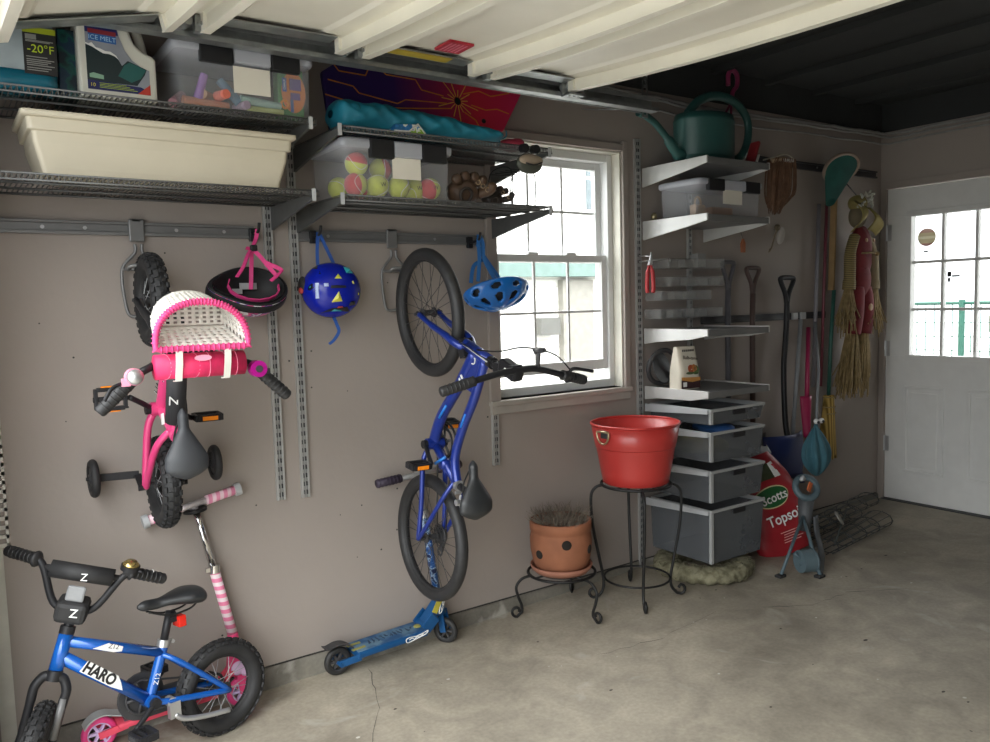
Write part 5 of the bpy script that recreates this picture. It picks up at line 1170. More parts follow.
# ---------------------------------------------------------------- helmets
hk = thing('helmet', 'black helmet with pink straps hanging open side out from the rail end', 'helmet', (.915, -.13, 1.40))
T = Matrix.Translation(V((.915, -.135, 1.495))) @ Matrix.Rotation(math.radians(47), 4, 'X')   # local z = towards the open side
def shell(a, z0, rx, ry, rz): return lambda u, v: (rx * math.cos(2*PI*u) * math.sin(PI/2*v + .001) * (1 + .34 * max(0, -math.cos(2*PI*u)) ** 4 * v), ry * math.sin(2*PI*u) * math.sin(PI/2*v + .001), z0 - rz * math.cos(PI/2*v))
p = MB(T); p.grid(shell(0, .0, .118, .095, .118), 40, 12, cu=True); sh = p.build('outer_shell', ramp_mat('helmet_floral', [(0, '#e8e6ea'), (.44, '#e9e7ea'), (.46, '#d8488c'), (.54, '#d8488c'), (.56, '#5a3f9a'), (.62, '#e8e6ea'), (1, '#d8d8e4')], 'noise', 22, .3, const=True), hk)
p = MB(T); p.grid(shell(0, .006, .104, .082, .088), 40, 12, cu=True); p.build('liner', M_['black'], hk)
p = MB(T); p.grid(lambda u, v: (lambda a, w: (w[0] * math.cos(a) * (1 + .34 * max(0, -math.cos(a)) ** 4), w[1] * math.sin(a), w[2]))(2*PI*u, [(.103, .081, -.004), (.109, .088, .004), (.117, .094, .002), (.120, .097, -.020), (.119, .096, -.036)][min(4, int(v * 4 + .5))]), 40, 5, cu=True); p.build('rim_band', M_['blackgloss'], hk)
hp = mat('strap_pink', '#d03a7c', .7, var=.1, scale=50)
p = MB(T); p.strap([(.088 * math.cos(a), .066 * math.sin(a), -.004) for a in [math.radians(150 + 24 * k) for k in range(10)]], .014, .004, (0, 0, 1)); p.build('fit_ring', hp, hk)
top = V((.925, -.10, 1.625))
for pts in ([(.845, -.175, 1.525), (.875, -.155, 1.56), (.905, -.12, 1.605), tuple(top)], [(.985, -.175, 1.525), (.965, -.15, 1.56), (.94, -.12, 1.605), tuple(top)], [(.915, -.10, 1.485), (.92, -.10, 1.55), tuple(top)], [(.955, -.19, 1.51), (.985, -.19, 1.535), (1.0, -.17, 1.55), (.955, -.15, 1.575)], [tuple(top), (.945, -.09, 1.66), (.952, -.09, 1.695)], [tuple(top), (.905, -.10, 1.628)]):
    q = MB(); q.strap(catmull(pts, 5), .014, .003, (.8, -.5, .3)); q.build('chin_strap', hp, hk)
p = MB(); p.box(top + V((.004, -.01, .002)), (.024, .016, .022)); p.build('buckle', M_['blackgloss'], hk, bevel=.004)
p = MB(T); p.box((.0, .045, -.045), (.06, .003, .022), Matrix.Rotation(-.9, 3, 'X')).box((-.04, .03, -.055), (.035, .003, .018), Matrix.Rotation(-.8, 3, 'X')); p.build('inner_label', M_['lgrey'], hk)

hb2 = thing('helmet', 'round blue kid helmet with a printed shell hanging between the wall tracks', 'helmet', (1.21, -.12, 1.37))
cH = V((1.212, -.105, 1.478))
pm_ = bpy.data.materials.new('helmet_print'); 
p = MB(); p.ball(cH, (.108, .088, .104), 32, 20, fn=lambda d: 1 + .03 * d.x * d.x - .02 * abs(d.z) ** 3)
p.build('shell', ramp_mat('helmet_blue', [(0, '#0a1d9a'), (.60, '#0c22a6'), (.635, '#101838'), (.66, '#14161c'), (.675, '#2a8f98'), (.70, '#0c22a6'), (1, '#0c22a6')], 'noise', 11, .22, const=True), hb2)
def patch(poly, mm, nm):
    p = MB(); pts = []
    for x, z in poly:
        y = -.0885 * math.sqrt(max(.02, 1 - (x / .113) ** 2 - (z / .107) ** 2)); pts.append(cH + V((x, y - .002, z)))
    c = sum(pts, V()) / len(pts); c.y = min(q.y for q in pts) - .0015
    p.add(pts + [c], [(i, (i + 1) % len(pts), len(pts)) for i in range(len(pts))], 0, False); p.build(nm, mm, hb2)
yl_ = mat('print_yellow', '#d6d24a', .4); tl_ = mat('print_teal', '#2f9aa4', .4); pl_ = mat('print_pale', '#b9c8ee', .3); rd_ = mat('print_red', '#b03a34', .4)
patch([(-.035, -.045), (.005, -.042), (-.01, -.005)], yl_, 'print_patch'); patch([(-.02, -.038), (-.004, -.037), (-.010, -.022)], M_['blk_ink'], 'print_patch')
patch([(-.022, .040), (.006, .040), (-.004, .058)], yl_, 'print_patch'); patch([(-.085, -.03), (-.075, -.03), (-.075, .025), (-.085, .025)], pl_, 'print_patch'); patch([(-.06, .012), (-.045, .012), (-.045, .024), (-.06, .024)], pl_, 'print_patch')
patch([(-.04, .005), (.02, .006), (.018, .015), (-.036, .016)], M_['blk_ink'], 'print_patch'); patch([(.03, .06), (.062, .06), (.058, .082), (.028, .084)], tl_, 'print_patch'); patch([(-.06, -.082), (.045, -.080), (.03, -.062), (-.03, -.066)], M_['blk_ink'], 'print_patch')
patch([(-.03, -.078), (.01, -.078), (0, -.070), (-.02, -.070)], tl_, 'print_patch'); patch([(-.012, -.066), (.012, -.065), (.008, -.060), (-.008, -.060)], rd_, 'print_patch'); patch([(.05, .02), (.058, .02), (.055, .032), (.048, .03)], yl_, 'print_patch'); patch([(.035, -.06), (.07, -.055), (.06, -.042), (.04, -.045)], M_['blk_ink'], 'print_patch'); patch([(.075, -.02), (.082, -.02), (.078, -.01)], yl_, 'print_patch')
bst = mat('strap_blue', (.02, .09, .36), .6, var=.15)
for pts in ([(1.17, -.09, 1.565), (1.172, -.085, 1.62), (1.178, -.085, 1.69)], [(1.235, -.09, 1.572), (1.21, -.085, 1.63), (1.182, -.085, 1.69)], [(1.215, -.11, 1.378), (1.222, -.12, 1.35), (1.228, -.12, 1.325), (1.212, -.11, 1.295), (1.196, -.10, 1.28)]):
    q = MB(); q.strap(catmull(pts, 5), .012, .0025, (1, 0, 0)); q.build('chin_strap', bst, hb2)
p = MB(); p.ball((1.108, -.09, 1.495), (.014, .03, .035), 12, 8); p.build('ear_pad', M_['black'], hb2); p = MB(); p.ball((1.098, -.10, 1.478), (.010, .012, .012), 10, 6); p.build('dial', rd_, hb2)

hc = thing('helmet', 'vented light blue bike helmet hanging in front of the window casing', 'helmet', (1.915, -.12, 1.40))
T = Matrix.Translation(V((1.925, -.135, 1.475))) @ Matrix.Rotation(math.radians(-4), 4, 'Y') @ Matrix.Rotation(math.radians(152), 4, 'X')
hcm = mat('helmet_azure', (.012, .16, .55), .3, var=.1, coat=.4)
def hs(k): return lambda u, v: (.142 * k * math.cos(2*PI*u) * math.sin(PI/2*v + .001) * (1 + .18 * max(0, math.cos(2*PI*u)) ** 4 * v), .098 * k * math.sin(2*PI*u) * math.sin(PI/2*v + .001), .088 * k * math.cos(PI/2*v) * (1 + .10 * math.cos(14 * PI * u) * v))
vent = lambda i, j: (i % 7 in (2, 3, 4)) and (5 <= j <= 9 or 12 <= j <= 14) and not (i % 7 == 2 and j in (5, 12)) and not (i % 7 == 4 and j in (9, 14))
p = MB(T); p.grid(hs(1.), 56, 18, cu=True, skip=vent); p.build('vented_shell', hcm, hc, solid=.012, sub=1)
p = MB(T); p.grid(hs(.84), 40, 12, cu=True); p.build('liner', M_['black'], hc)
for pts in ([(1.845, -.135, 1.505), (1.872, -.11, 1.60), (1.876, -.10, 1.665), (1.885, -.09, 1.70)], [(1.925, -.14, 1.515), (1.895, -.11, 1.60), (1.898, -.10, 1.66), (1.888, -.09, 1.70)], [(1.82, -.12, 1.50), (1.85, -.10, 1.57), (1.905, -.10, 1.60)], [(1.955, -.13, 1.52), (1.91, -.10, 1.60), (1.87, -.10, 1.66)]):
    q = MB(); q.strap(catmull(pts, 5), .016, .0025, (1, -.3, .2)); q.build('chin_strap', mat('strap_azure', (.02, .14, .40), .6), hc)
# ---------------------------------------------------------------- plant stands, pot, tub
def scroll(c, d, r0_, z0, turns=1.35, out=True):
    """flat spiral in the vertical plane through direction d, starting at the bottom"""
    pts = []
    for k in range(15):
        t = k / 14; a = -PI / 2 + (1 if out else -1) * turns * 2 * PI * t * .62; r = r0_ * (1 - .62 * t)
        pts.append(c + d * (r * math.cos(a)) + V((0, 0, r0_ + r * math.sin(a))))
    return pts
cx, cy = 2.225, -.172; z0 = fz(cx)
ls = thing('plant_stand', 'low black scrolled iron stand under the terracotta pot', 'plant stand', (cx, cy, z0))
p = MB(); p.ring((cx, cy, .212), .150, .0065, 40, 8).ring((cx, cy, .212), .10, .004, 32, 6)
p.rod((cx - .15, cy, .212), (cx + .15, cy, .212), .004, 6).rod((cx, cy - .15, .212), (cx, cy + .15, .212), .004, 6); p.build('top_ring', M_['iron'], ls)
for a in (160, 275, 38):
    d = V((math.cos(math.radians(a)), math.sin(math.radians(a)), 0)); b = V((cx, cy, 0)); zf = fz(cx + .2 * d.x) + .007
    P = catmull([b + d * .140 + V((0, 0, .208)), b + d * .185 + V((0, 0, .198)), b + d * .212 + V((0, 0, .165)), b + d * .205 + V((0, 0, .12)), b + d * .190 + V((0, 0, .08)), b + d * .188 + V((0, 0, zf + .022))], 6) + scroll(b + d * .213 + V((0, 0, zf)), d, .026, 0)[0:]
    q = MB(); q.tube(P, .0065, 8); q.build('leg', M_['iron'], ls)
pot = thing('flower_pot', 'round terracotta strawberry pot with holes and a dry plant', 'flower pot', (cx, cy, .2185))
ter = mat('terracotta', (.30, .115, .058), .8, var=.18, scale=9, bump=.05); zp = .2185
p = MB(Matrix.Translation(V((cx, cy, zp)))); p.lathe([(0, .012), (.10, .012), (.112, .02), (.126, .05), (.136, .10), (.138, .145), (.133, .18), (.131, .188), (.137, .192), (.138, .225), (.135, .232), (.126, .232), (.124, .215), (0, .205)], 48); body = p.build('pot_body', ter, pot)
p = MB(Matrix.Translation(V((cx, cy, zp)))); p.lathe([(0, 0), (.118, 0), (.134, .016), (.139, .032), (.134, .034), (.128, .020), (.11, .010), (0, .010)], 48); p.build('saucer', mat('saucer_pink', (.36, .155, .10), .75, var=.1), pot)
soil = mat('dark_soil', (.018, .014, .011), .95, var=.3)
for a, z, rr in ((186, .100, .020), (241, .150, .022), (297, .112, .021), (350, .14, .021), (60, .12, .021), (125, .145, .021)):
    d = V((math.cos(math.radians(a)), math.sin(math.radians(a)), .0)); c = V((cx, cy, zp + z)) + d * (.1345 if z < .13 else .1355); q = MB(); q.ball(c, (rr, rr, .006), 18, 8, V((0, 0, 1)).rotation_difference(d).to_matrix()); q.build('side_hole', soil, body)
p = MB(); r = random.Random(4)
for k in range(520):
    a = r.uniform(0, 2 * PI); rr = .112 * math.sqrt(r.random()); b = V((cx + rr * math.cos(a), cy + rr * math.sin(a), zp + .205)); h = r.uniform(.03, .095)
    d = V((r.uniform(-.7, .7) + .6 * math.cos(a), r.uniform(-.7, .7) + .6 * math.sin(a), 1.1)).normalized()
    p.tube([b, b + d * h * .6 + V((r.uniform(-.01, .01), r.uniform(-.01, .01), 0)), b + d * h + V((r.uniform(-.015, .015), r.uniform(-.015, .015), -.004))], [.0014, .0012, .0006], 3, smooth=False)
o = p.build('dry_plant', ramp_mat('dry_twigs', [(0, '#4a443d'), (.5, '#71685c'), (1, '#a89c8c')], 'noise', 30, .9), pot); o['kind'] = 'stuff'

cx, cy = 2.587, -.28
ts = thing('plant_stand', 'tall black iron stand with curved legs under the red tub', 'plant stand', (cx, cy, fz(cx)))
p = MB(); p.ring((cx, cy, .575), .158, .007, 44, 8).ring((cx, cy, .575), .08, .004, 32, 6)
for a in (10, 100): 
    d = V((math.cos(math.radians(a)), math.sin(math.radians(a)), 0)) * .155; p.rod(V((cx, cy, .575)) - d, V((cx, cy, .575)) + d, .004, 6)
p.build('top_ring', M_['iron'], ts)
p = MB(); p.ring((cx, cy, .135), .150, .005, 44, 8); p.build('lower_ring', M_['iron'], ts)
for a in (55, 145, 235, -35):
    d = V((math.cos(math.radians(a)), math.sin(math.radians(a)), 0)); b = V((cx, cy, 0)); zf = fz(cx + .2 * d.x) + .007
    P = catmull([b + d * .150 + V((0, 0, .571)), b + d * .185 + V((0, 0, .56)), b + d * .207 + V((0, 0, .515)), b + d * .20 + V((0, 0, .38)), b + d * .175 + V((0, 0, .24)), b + d * .156 + V((0, 0, .135)), b + d * .160 + V((0, 0, zf + .035)), b + d * .185 + V((0, 0, zf + .004))], 6)
    P += [b + d * (.20 + .022 * math.sin(t) ) + V((0, 0, zf + .022 - .022 * math.cos(t))) for t in (.2, .7, 1.3, 1.9, 2.5, 3.0)] + [b + d * .196 + V((0, 0, zf + .036)), b + d * .192 + V((0, 0, zf + .028))]
    q = MB(); q.tube(P, .0068, 8); q.build('leg', M_['iron'], ts)
tub = thing('metal_tub', 'red metal party tub with ring handles on the tall iron stand', 'tub', (cx, cy, .5825))
red = mat('red_enamel', (.50, .042, .036), .38, var=.06, scale=4, coat=.25); zt_ = .5825
T = Matrix.Translation(V((cx, cy, zt_)))
p = MB(T); p.lathe([(0, 0), (.143, 0), (.150, .004), (.158, .05), (.178, .165), (.179, .168), (.181, .168), (.182, .172), (.1835, .180), (.1845, .184), (.1855, .188), (.2, .272), (.196, .272), (.17, .16), (.148, .012), (0, .008)], 56); tb_ = p.build('tub_body', red, tub)
p = MB(T); p.ring((0, 0, .274), .200, .0055, 56, 8); p.build('rolled_rim', mat('red_rim', (.50, .042, .036), .3, .1), tub)
brass = mat('tub_brass', (.55, .45, .28), .3, .9)
for a in (183, 3):
    d = V((math.cos(math.radians(a)), math.sin(math.radians(a)), 0)); tg_ = V((-d.y, d.x, 0)); c = V((cx, cy, zt_ + .240)) + d * .198
    q = MB(); q.box(c + d * .001, (.012, .04, .034), Matrix((d, tg_, V((0, 0, 1)))).transposed()); hp_ = q.build('handle_plate', M_['dgrey'], tub, bevel=.004)
    q = MB(); q.tube([c + d * .012 + tg_ * (.036 * math.cos(t)) + V((0, 0, .006 + .046 * math.sin(t))) for t in [PI + PI * k / 12 for k in range(13)]] + [c + d * .012 + tg_ * .036 + V((0, 0, .012)), c + d * .010 + tg_ * .0 + V((0, 0, .014)), c + d * .012 - tg_ * .036 + V((0, 0, .012))], .0045, 8, True); q.build('ring_handle', brass, tub)

# straw wreath lying under the drawers
wr2 = thing('straw_wreath', 'thick straw wreath lying flat on the floor beneath the lowest drawer', 'wreath', (3.06, -.26, fz(3.06)))
def wf_(u, v):
    a = 2 * PI * u; b = 2 * PI * v; rr = .045 * (1 + .12 * math.sin(17 * a) * math.sin(2 * b) + .08 * math.sin(41 * a + 3 * b))
    R0 = .185; return (3.085 + (R0 + rr * 1.25 * math.cos(b)) * math.cos(a), -.245 + (R0 + rr * 1.25 * math.cos(b)) * math.sin(a), .045 + .038 + rr * .9 * math.sin(b))
strw = ramp_mat('straw_green', [(0, '#4c4a38'), (.4, '#6f6b54'), (.55, '#86826a'), (1, '#9a967e')], 'noise', 28, .95)
p = MB(); p.grid(wf_, 110, 16, True, True); w_ = p.build('straw_roll', strw, wr2)
p = MB(); r = random.Random(8)
for k in range(700):
    u, v = r.random(), r.uniform(-.1, .6); q = V(wf_(u, v)); a = 2 * PI * u; t = V((-math.sin(a), math.cos(a), 0)); n = V((math.cos(a) * math.cos(2*PI*v), math.sin(a) * math.cos(2*PI*v), math.sin(2*PI*v)))
    d = (t * r.uniform(-1, 1) + n.cross(t) * r.uniform(-1, 1) + n * .1).normalized(); p.tube([q - d * .015 + n * .002, q + n * .005, q + d * .015 + n * .002], .0013, 3, smooth=False)
o = p.build('straw_strands', strw, wr2); o['kind'] = 'stuff'

# topsoil bag
bag = thing('topsoil_bag', 'red plastic bag of topsoil slumped beside the drawer tower', 'bag', (3.60, -.34, .045))
Mb = Matrix.Translation(V((3.65, -.335, .048))) @ Matrix.Rotation(math.radians(-20), 4, 'Z') @ Matrix.Rotation(math.radians(-13), 4, 'X') @ Matrix.Rotation(math.radians(-13), 4, 'Y')
def bgf(u, v):
    a = 2 * PI * u; z = .54 * v; w = .17 * (1 - .06 * math.sin(PI * v) ) * (1 if v < .62 else 1 - .55 * ((v - .62) / .38) ** 1.5) * min(1, .86 + v * 1.5); d = .085 * (math.sin(PI * min(1, .12 + .80 * v))) ** .7
    wr = 1 + .05 * math.sin(9 * v * PI + 3 * a) + .03 * math.sin(23 * v + 7 * a)
    c, s_ = math.cos(a), math.sin(a); return (w * (abs(c) ** .7) * (1 if c > 0 else -1), d * (abs(s_) ** .8) * (1 if s_ > 0 else -1) * wr, z)
redp = mat('red_film', (.33, .018, .026), .42, var=.2, scale=6, bump=.2, bscale=14)
p = MB(Mb); p.grid(bgf, 40, 30, cu=True); p.add([bgf(k / 40, 0) for k in range(40)], [tuple(range(40))]); p.build('film', redp, bag)
def onbag(name, polys, mm, lift=.003):
    """printing laid over the bag's front"""
    p = MB(Mb)
    for poly in polys:
        pts = []
        for x, z in poly:
            v = z / .54; lo, hi = .5, 1.0; best = min(((abs(bgf(.5 + .5 * t / 200, v)[0] - x), .5 + .5 * t / 200) for t in range(201)))[1]; q = bgf(best, v); pts.append((x, q[1] - lift, z))
        c = V((sum(a[0] for a in pts) / len(pts), min(a[1] for a in pts) - .0008, sum(a[2] for a in pts) / len(pts)))
        p.add(pts + [c], [(i, (i + 1) % len(pts), len(pts)) for i in range(len(pts))], 0, False)
    return p.build(name, mm, bag)
ovl = lambda x, z, a, b: [(x + a * math.cos(2*PI*k/28), z + b * math.sin(2*PI*k/28)) for k in range(28)]
onbag('logo_edge', [ovl(-.03, .315, .102, .058)], mat('logo_yellow', '#d9d2a0', .5), .003); onbag('logo_oval', [ovl(-.03, .315, .096, .052)], mat('logo_green', '#1c5a2c', .5), .005)
onbag('picture_print', [[(-.095, .405), (.03, .405), (.02, .485), (-.055, .505)]], mat('pic_moss', '#39442a', .6), .003)
onbag('top_band', [[(.03, .405), (.07, .405), (.05, .49), (.02, .485)]], M_['wht_ink'], .003)
onbag('band_accent', [[(.046, .44), (.060, .44), (.052, .475), (.038, .475)]], mat('band_red', '#c02838', .5), .005)
for s_, sz, x, z, nm in (('Scotts', .068, -.03, .312, 'logo_lettering'), ('Topsoil', .078, -.005, .20, 'name_lettering')):
    o = text(nm, s_, sz, (x, -.101, z), (1, 0, .05), (0, -1, 0), M_['wht_ink'], bag, world=False, bold=.012, sx=.95)
    o.data.transform(ROOTM[bag.name].inverted() @ Mb)
p = MB(Mb)
for k in range(5): p.box((.0 + .01 * (k % 2), -.096 + .001 * k, .125 - .013 * k), (.12 - .015 * (k % 3), .002, .0035))
p.build('small_print', mat('print_rose', '#e6a8a4', .6), bag)
p = MB(Mb); p.grid(lambda u, v: (-.09 + .18 * u, -.012 + .012 * math.sin(18 * u) + .02 * v, .527 + .045 * v + .008 * math.sin(25 * u)), 24, 4); p.build('crimped_top', M_['lgrey'], bag, solid=.003)

# old blue-grey spreader: hopper ring on a post, wheel and legs
sp0 = thing('seed_spreader', 'blue grey hand spreader with a wheel standing in front of the topsoil bag', 'spreader', (3.36, -.60, fz(3.36)))
spm = mat('spreader_blue', (.085, .125, .145), .55, .1, var=.2, scale=18); spd = mat('spreader_grey', (.07, .075, .08), .6)
p = MB(); cR = V((3.585, -.49, .435)); ax_ = V((-.42, -.75, .50)).normalized(); p.ring(cR, .056, .017, 36, 10, ax_); p.build('hopper_ring', spm, sp0)
p = MB(); p.tube(catmull([cR + V((-.05, -.02, .055)), cR + V((-.075, -.03, .07)), cR + V((-.10, -.04, .062))], 5), .010, 8); p.build('crank_knob', M_['lgrey'], sp0)
p = MB(); p.box(cR + V((-.038, -.045, .018)), (.028, .006, .045), Matrix.Rotation(.5, 3, 'Y')); p.build('paper_tag', mat('tag_orange', '#c0653a', .6), sp0)
p = MB(); p.tube([cR - V((0, 0, .06)), cR + V((-.012, 0, -.22))], [.040, .030], 16); p.build('gear_column', spd, sp0)
base = cR + V((-.012, 0, -.20))
for e, nm in (((3.30, -.545, .045), 'leg'), ((3.44, -.665, .045), 'leg')):
    q = MB(); q.tube([base + V((-.03, -.01, .06)), V(e) + V((0, 0, .012))], .0085, 8); lg = q.build(nm, spm, sp0); q = MB(); q.box(V(e) + V((-.005, 0, .008)), (.05, .035, .014)); q.build('foot', M_['black'], lg, bevel=.004)
q = MB(); q.tube(catmull([base + V((.05, -.03, .05)), V((3.62, -.53, .20)), V((3.55, -.60, .13)), V((3.45, -.655, .06))], 6), .020, 10, sx=.5); q.build('side_guard', spd, sp0)
q = MB(); q.tube([base + V((.02, .0, .08)), base + V((.06, .0, -.16))], .008, 8).tube([V((3.36, -.575, .16)), V((3.405, -.60, .115))], .009, 8); q.build('brace', spm, sp0)
p = MB(); wc = V((3.42, -.60, .115)); wa = V((.85, -.35, 0)).normalized(); p.cyl(wc - wa * .035, wc + wa * .035, .055, 26).cyl(wc - wa * .045, wc + wa * .045, .02, 14); p.build('wheel', mat('wheel_blue', (.10, .145, .165), .55, var=.1), sp0); 
p = MB(); p.ring(wc + wa * .036, .050, .008, 26, 8, wa); p.build('wheel_rim', spm, sp0)

# tomato cages lying folded on the floor
wire = mat('cage_wire', (.07, .075, .075), .5, .5, var=.2)
def cage(c, ang, L, r1, r2, label):
    t = thing('tomato_cage', label, 'plant cage', (c[0], c[1], .045), group='wire plant cages heaped by the end wall')
    d = V((math.cos(ang), math.sin(ang), 0)); s_ = V((-d.y, d.x, 0)); b = V(c)
    def P(k, a): rr = r1 + (r2 - r1) * k; return b + d * (L * k) + s_ * (rr * math.cos(a)) + V((0, 0, rr * .62 * (1 + math.sin(a)) + .004))
    for k in (0, .25, .5, .75, 1): p = MB(); p.tube([P(k, 2 * PI * j / 28) for j in range(28)], .0028, 5, True); p.build('hoop', wire, t)
    p = MB()
    for j in range(9): p.rod(P(-.06, 2 * PI * j / 9 + .4), P(1.02, 2 * PI * j / 9 + .4), .0028, 5)
    p.build('uprights', wire, t)
cage((3.80, -.48, .046), math.radians(8), .66, .055, .075, 'wire plant cage lying nearest the seed spreader in the heap')
cage((3.86, -.28, .046), math.radians(8), .64, .050, .065, 'wire plant cage lying against the curb behind the nearest one')
cage((3.88, -.385, .150), math.radians(8), .62, .05, .06, 'wire plant cage resting on top of the other two')
for i, (a, b) in enumerate((((3.86, -.33, .06), (3.93, -.14, .40)), ((3.83, -.50, .10), (4.10, -.40, .22)))):
    p = MB(); p.rod(a, b, .006, 8); tag(rebase(p.build('garden_stake', mat('stake_dark', (.05, .06, .055), .6))), ['dark stake standing upright out of the heap of wire cages', 'dark stake lying slanted over the heap of wire cages'][i], 'stake', 'garden stakes')
p = MB(); p.ring((3.93, -.46, .21), .06, .006, 30, 6, (.5, -.7, .5), ry=.03); tag(rebase(p.build('wire_coil', mat('coil_grey', (.28, .27, .24), .6))), 'pale coil of wire hung on the heap of plant cages', 'wire')
# ---------------------------------------------------------------- narrow corner shelves and drawers
SX0, SX1, SF = 2.925, 3.375, -.415
def solid_shelf(z, label, bh=.075, thick=.022):
    t = thing('shelf', label, 'shelf', ((SX0 + SX1) / 2, SF / 2, z - thick), group='narrow corner shelves')
    p = MB(); p.bb(SX0 + .012, SX1 - .012, SF, -.016, z - thick, z).bb(SX0, SX1, SF - .006, SF + .004, z - thick - .006, z + .002); p.build('board', mat('shelf_grey', (.17, .17, .168), .45, .2, var=.1), t, bevel=.002)
    for x, s_ in ((SX0, 1), (SX1, -1)):
        b = MB(); poly = [(-.016, z + .006), (SF - .006, z + .006), (SF - .006, z - .026), (SF + .10, z - .045), (-.10, z - bh), (-.016, z - bh - .012)]
        vs = [V((x + dx, y, zz)) for dx in (-.006, .006) for y, zz in poly]; n = len(poly)
        b.add(vs, [tuple(range(n - 1, -1, -1)), tuple(range(n, 2 * n))] + [(i, (i + 1) % n, n + (i + 1) % n, n + i) for i in range(n)], 0, False)
        b.build('bracket', M_['elfalight'], t, bevel=.002)
    return t
solid_shelf(2.052, 'top corner shelf under the watering can'); solid_shelf(1.793, 'second corner shelf under the small clear bin'); solid_shelf(1.262, 'third corner shelf, just above the white printed bag', .06); solid_shelf(.972, 'lowest corner shelf with the white printed bag on it', .05)
# drawer tower
drm = mat('drawer_plastic', (.13, .14, .15), .3, var=.06, alpha=.62); rimm_ = mat('drawer_rim', (.42, .43, .43), .35, .2, var=.05)
def drawer(z0, z1, label, content=None):
    t = thing('drawer', label, 'drawer', ((SX0 + SX1) / 2, SF / 2, z0), group='pull-out drawers of the corner tower')
    x0, x1, f, bk = SX0 + .014, SX1 - .048, SF - .006, -.035; i = .012; zt = z1 - .004
    p = MB()
    vs = [(x0 + i, f + i, z0), (x1 - i, f + i, z0), (x1 - i, bk, z0), (x0 + i, bk, z0), (x0, f, zt), (x1, f, zt), (x1, bk, zt), (x0, bk, zt)]
    p.add(vs, [(3, 2, 1, 0), (0, 1, 5, 4), (1, 2, 6, 5), (2, 3, 7, 6), (3, 0, 4, 7)], 0, False); p.build('bin', drm, t, solid=.003, off=1)
    p = MB(); w = .016
    p.bb(x0 - .008, x1 + .008, f - .008, f + .006, zt - .010, zt + .004).bb(x0 - .010, x0 + .006, f + .006, bk - .004, zt - .016, zt + .004).bb(x1 - .006, x1 + .010, f + .006, bk - .004, zt - .016, zt + .004).bb(x0, x1, bk - .004, bk + .006, zt - .012, zt + .004); p.build('rim', rimm_, t, bevel=.003)
    p = MB(); xm = (x0 + x1) / 2; p.bb(xm - .045, xm + .045, f - .010, f - .0065, zt - .034, zt - .010); p.build('finger_notch', M_['blackgloss'], t, bevel=.001)
    for x, s_ in ((SX0 - .002, 1), (SX1 - .036, -1)):
        q = MB(); poly = [(-.016, zt), (SF, zt), (SF, zt - .018), (-.016, zt - .040)]; n = 4; vs = [V((x + dx, y, zz)) for dx in (-.003, .003) for y, zz in poly]
        q.add(vs, [(3, 2, 1, 0), (4, 5, 6, 7)] + [(a, (a + 1) % 4, 4 + (a + 1) % 4, 4 + a) for a in range(4)], 0, False); q.build('side_runner', M_['lgrey'], t)
    p = MB()
    p.bb(x0 - .004, x0 + .012, f - .004, f + .010, z0 + .004, zt); p.build('corner_rib', rimm_, t)
drawer(.818, .893, 'shallow top drawer of the tower, level with the tub rim'); drawer(.640, .783, 'second drawer of the tower with yellow contents'); drawer(.445, .600, 'third drawer of the tower'); drawer(.150, .412, 'deep bottom drawer of the tower')
p = MB(); p.ball((3.075, -.225, .695), (.125, .165, .046), 18, 10, fn=lambda d: 1 + .06 * math.sin(7 * d.x)); tag(rebase(p.build('yellow_cloth', mat('cloth_yellow', (.66, .58, .14), .8))), 'yellow cloth inside the second drawer', 'cloth')
p = MB(); p.ball((3.17, -.25, .762), (.07, .12, .028), 18, 10, fn=lambda d: 1 + .1 * math.sin(9 * d.y)); tag(rebase(p.build('blue_cloth', mat('cloth_blue', (.04, .14, .42), .7))), 'crumpled blue cloth showing above the second drawer', 'cloth')

# ---------------------------------------------------------------- on the narrow shelves
zs = 2.055
can = thing('watering_can', 'dark green plastic watering can on the top corner shelf', 'watering can', (3.13, -.22, zs))
cg = mat('can_green', (.022, .085, .078), .45, var=.1)
p = MB(Matrix.Translation(V((3.14, -.22, zs)))); p.lathe([(0, 0), (.158, 0), (.168, .01), (.171, .03), (.168, .034), (.171, .040), (.171, .20), (.174, .206), (.170, .212), (.163, .236), (.10, .245), (.07, .246), (.065, .238), (0, .236)], 40, Matrix.Scale(.72, 4, V((0, 1, 0)))); p.build('can_body', cg, can)
p = MB(); p.tube(catmull([(3.03, -.22, zs + .03), (2.95, -.22, zs + .045), (2.89, -.22, zs + .10), (2.80, -.22, zs + .17), (2.715, -.22, zs + .205)], 6), [.032] * 7 + [.024] * 6 + [.016] * 12, 14); p.cyl((2.722, -.22, zs + .203), (2.700, -.22, zs + .212), .020, 18, r2=.024); p.build('spout', cg, can)
p = MB(); p.tube(catmull([(3.02, -.22, zs + .235), (3.10, -.22, zs + .305), (3.22, -.22, zs + .345), (3.36, -.22, zs + .335), (3.46, -.22, zs + .27), (3.475, -.22, zs + .17), (3.42, -.22, zs + .07), (3.30, -.22, zs + .025)], 8), .0175, 12, sy=1.3); p.build('handle', cg, can)
hk_ = thing('hanging_hook', 'pink plastic plant hanger hook sticking up behind the watering can', 'hook', (3.35, -.06, zs))
pk_ = mat('hook_pink', (.28, .03, .10), .4)
p = MB(); p.tube(catmull([(3.49, -.085, zs + .46), (3.49, -.085, zs + .515), (3.52, -.085, zs + .543), (3.56, -.085, zs + .525), (3.56, -.085, zs + .47), (3.525, -.085, zs + .43), (3.515, -.085, zs + .37)], 6), .012, 10); p.build('hook', pk_, hk_)
p = MB()
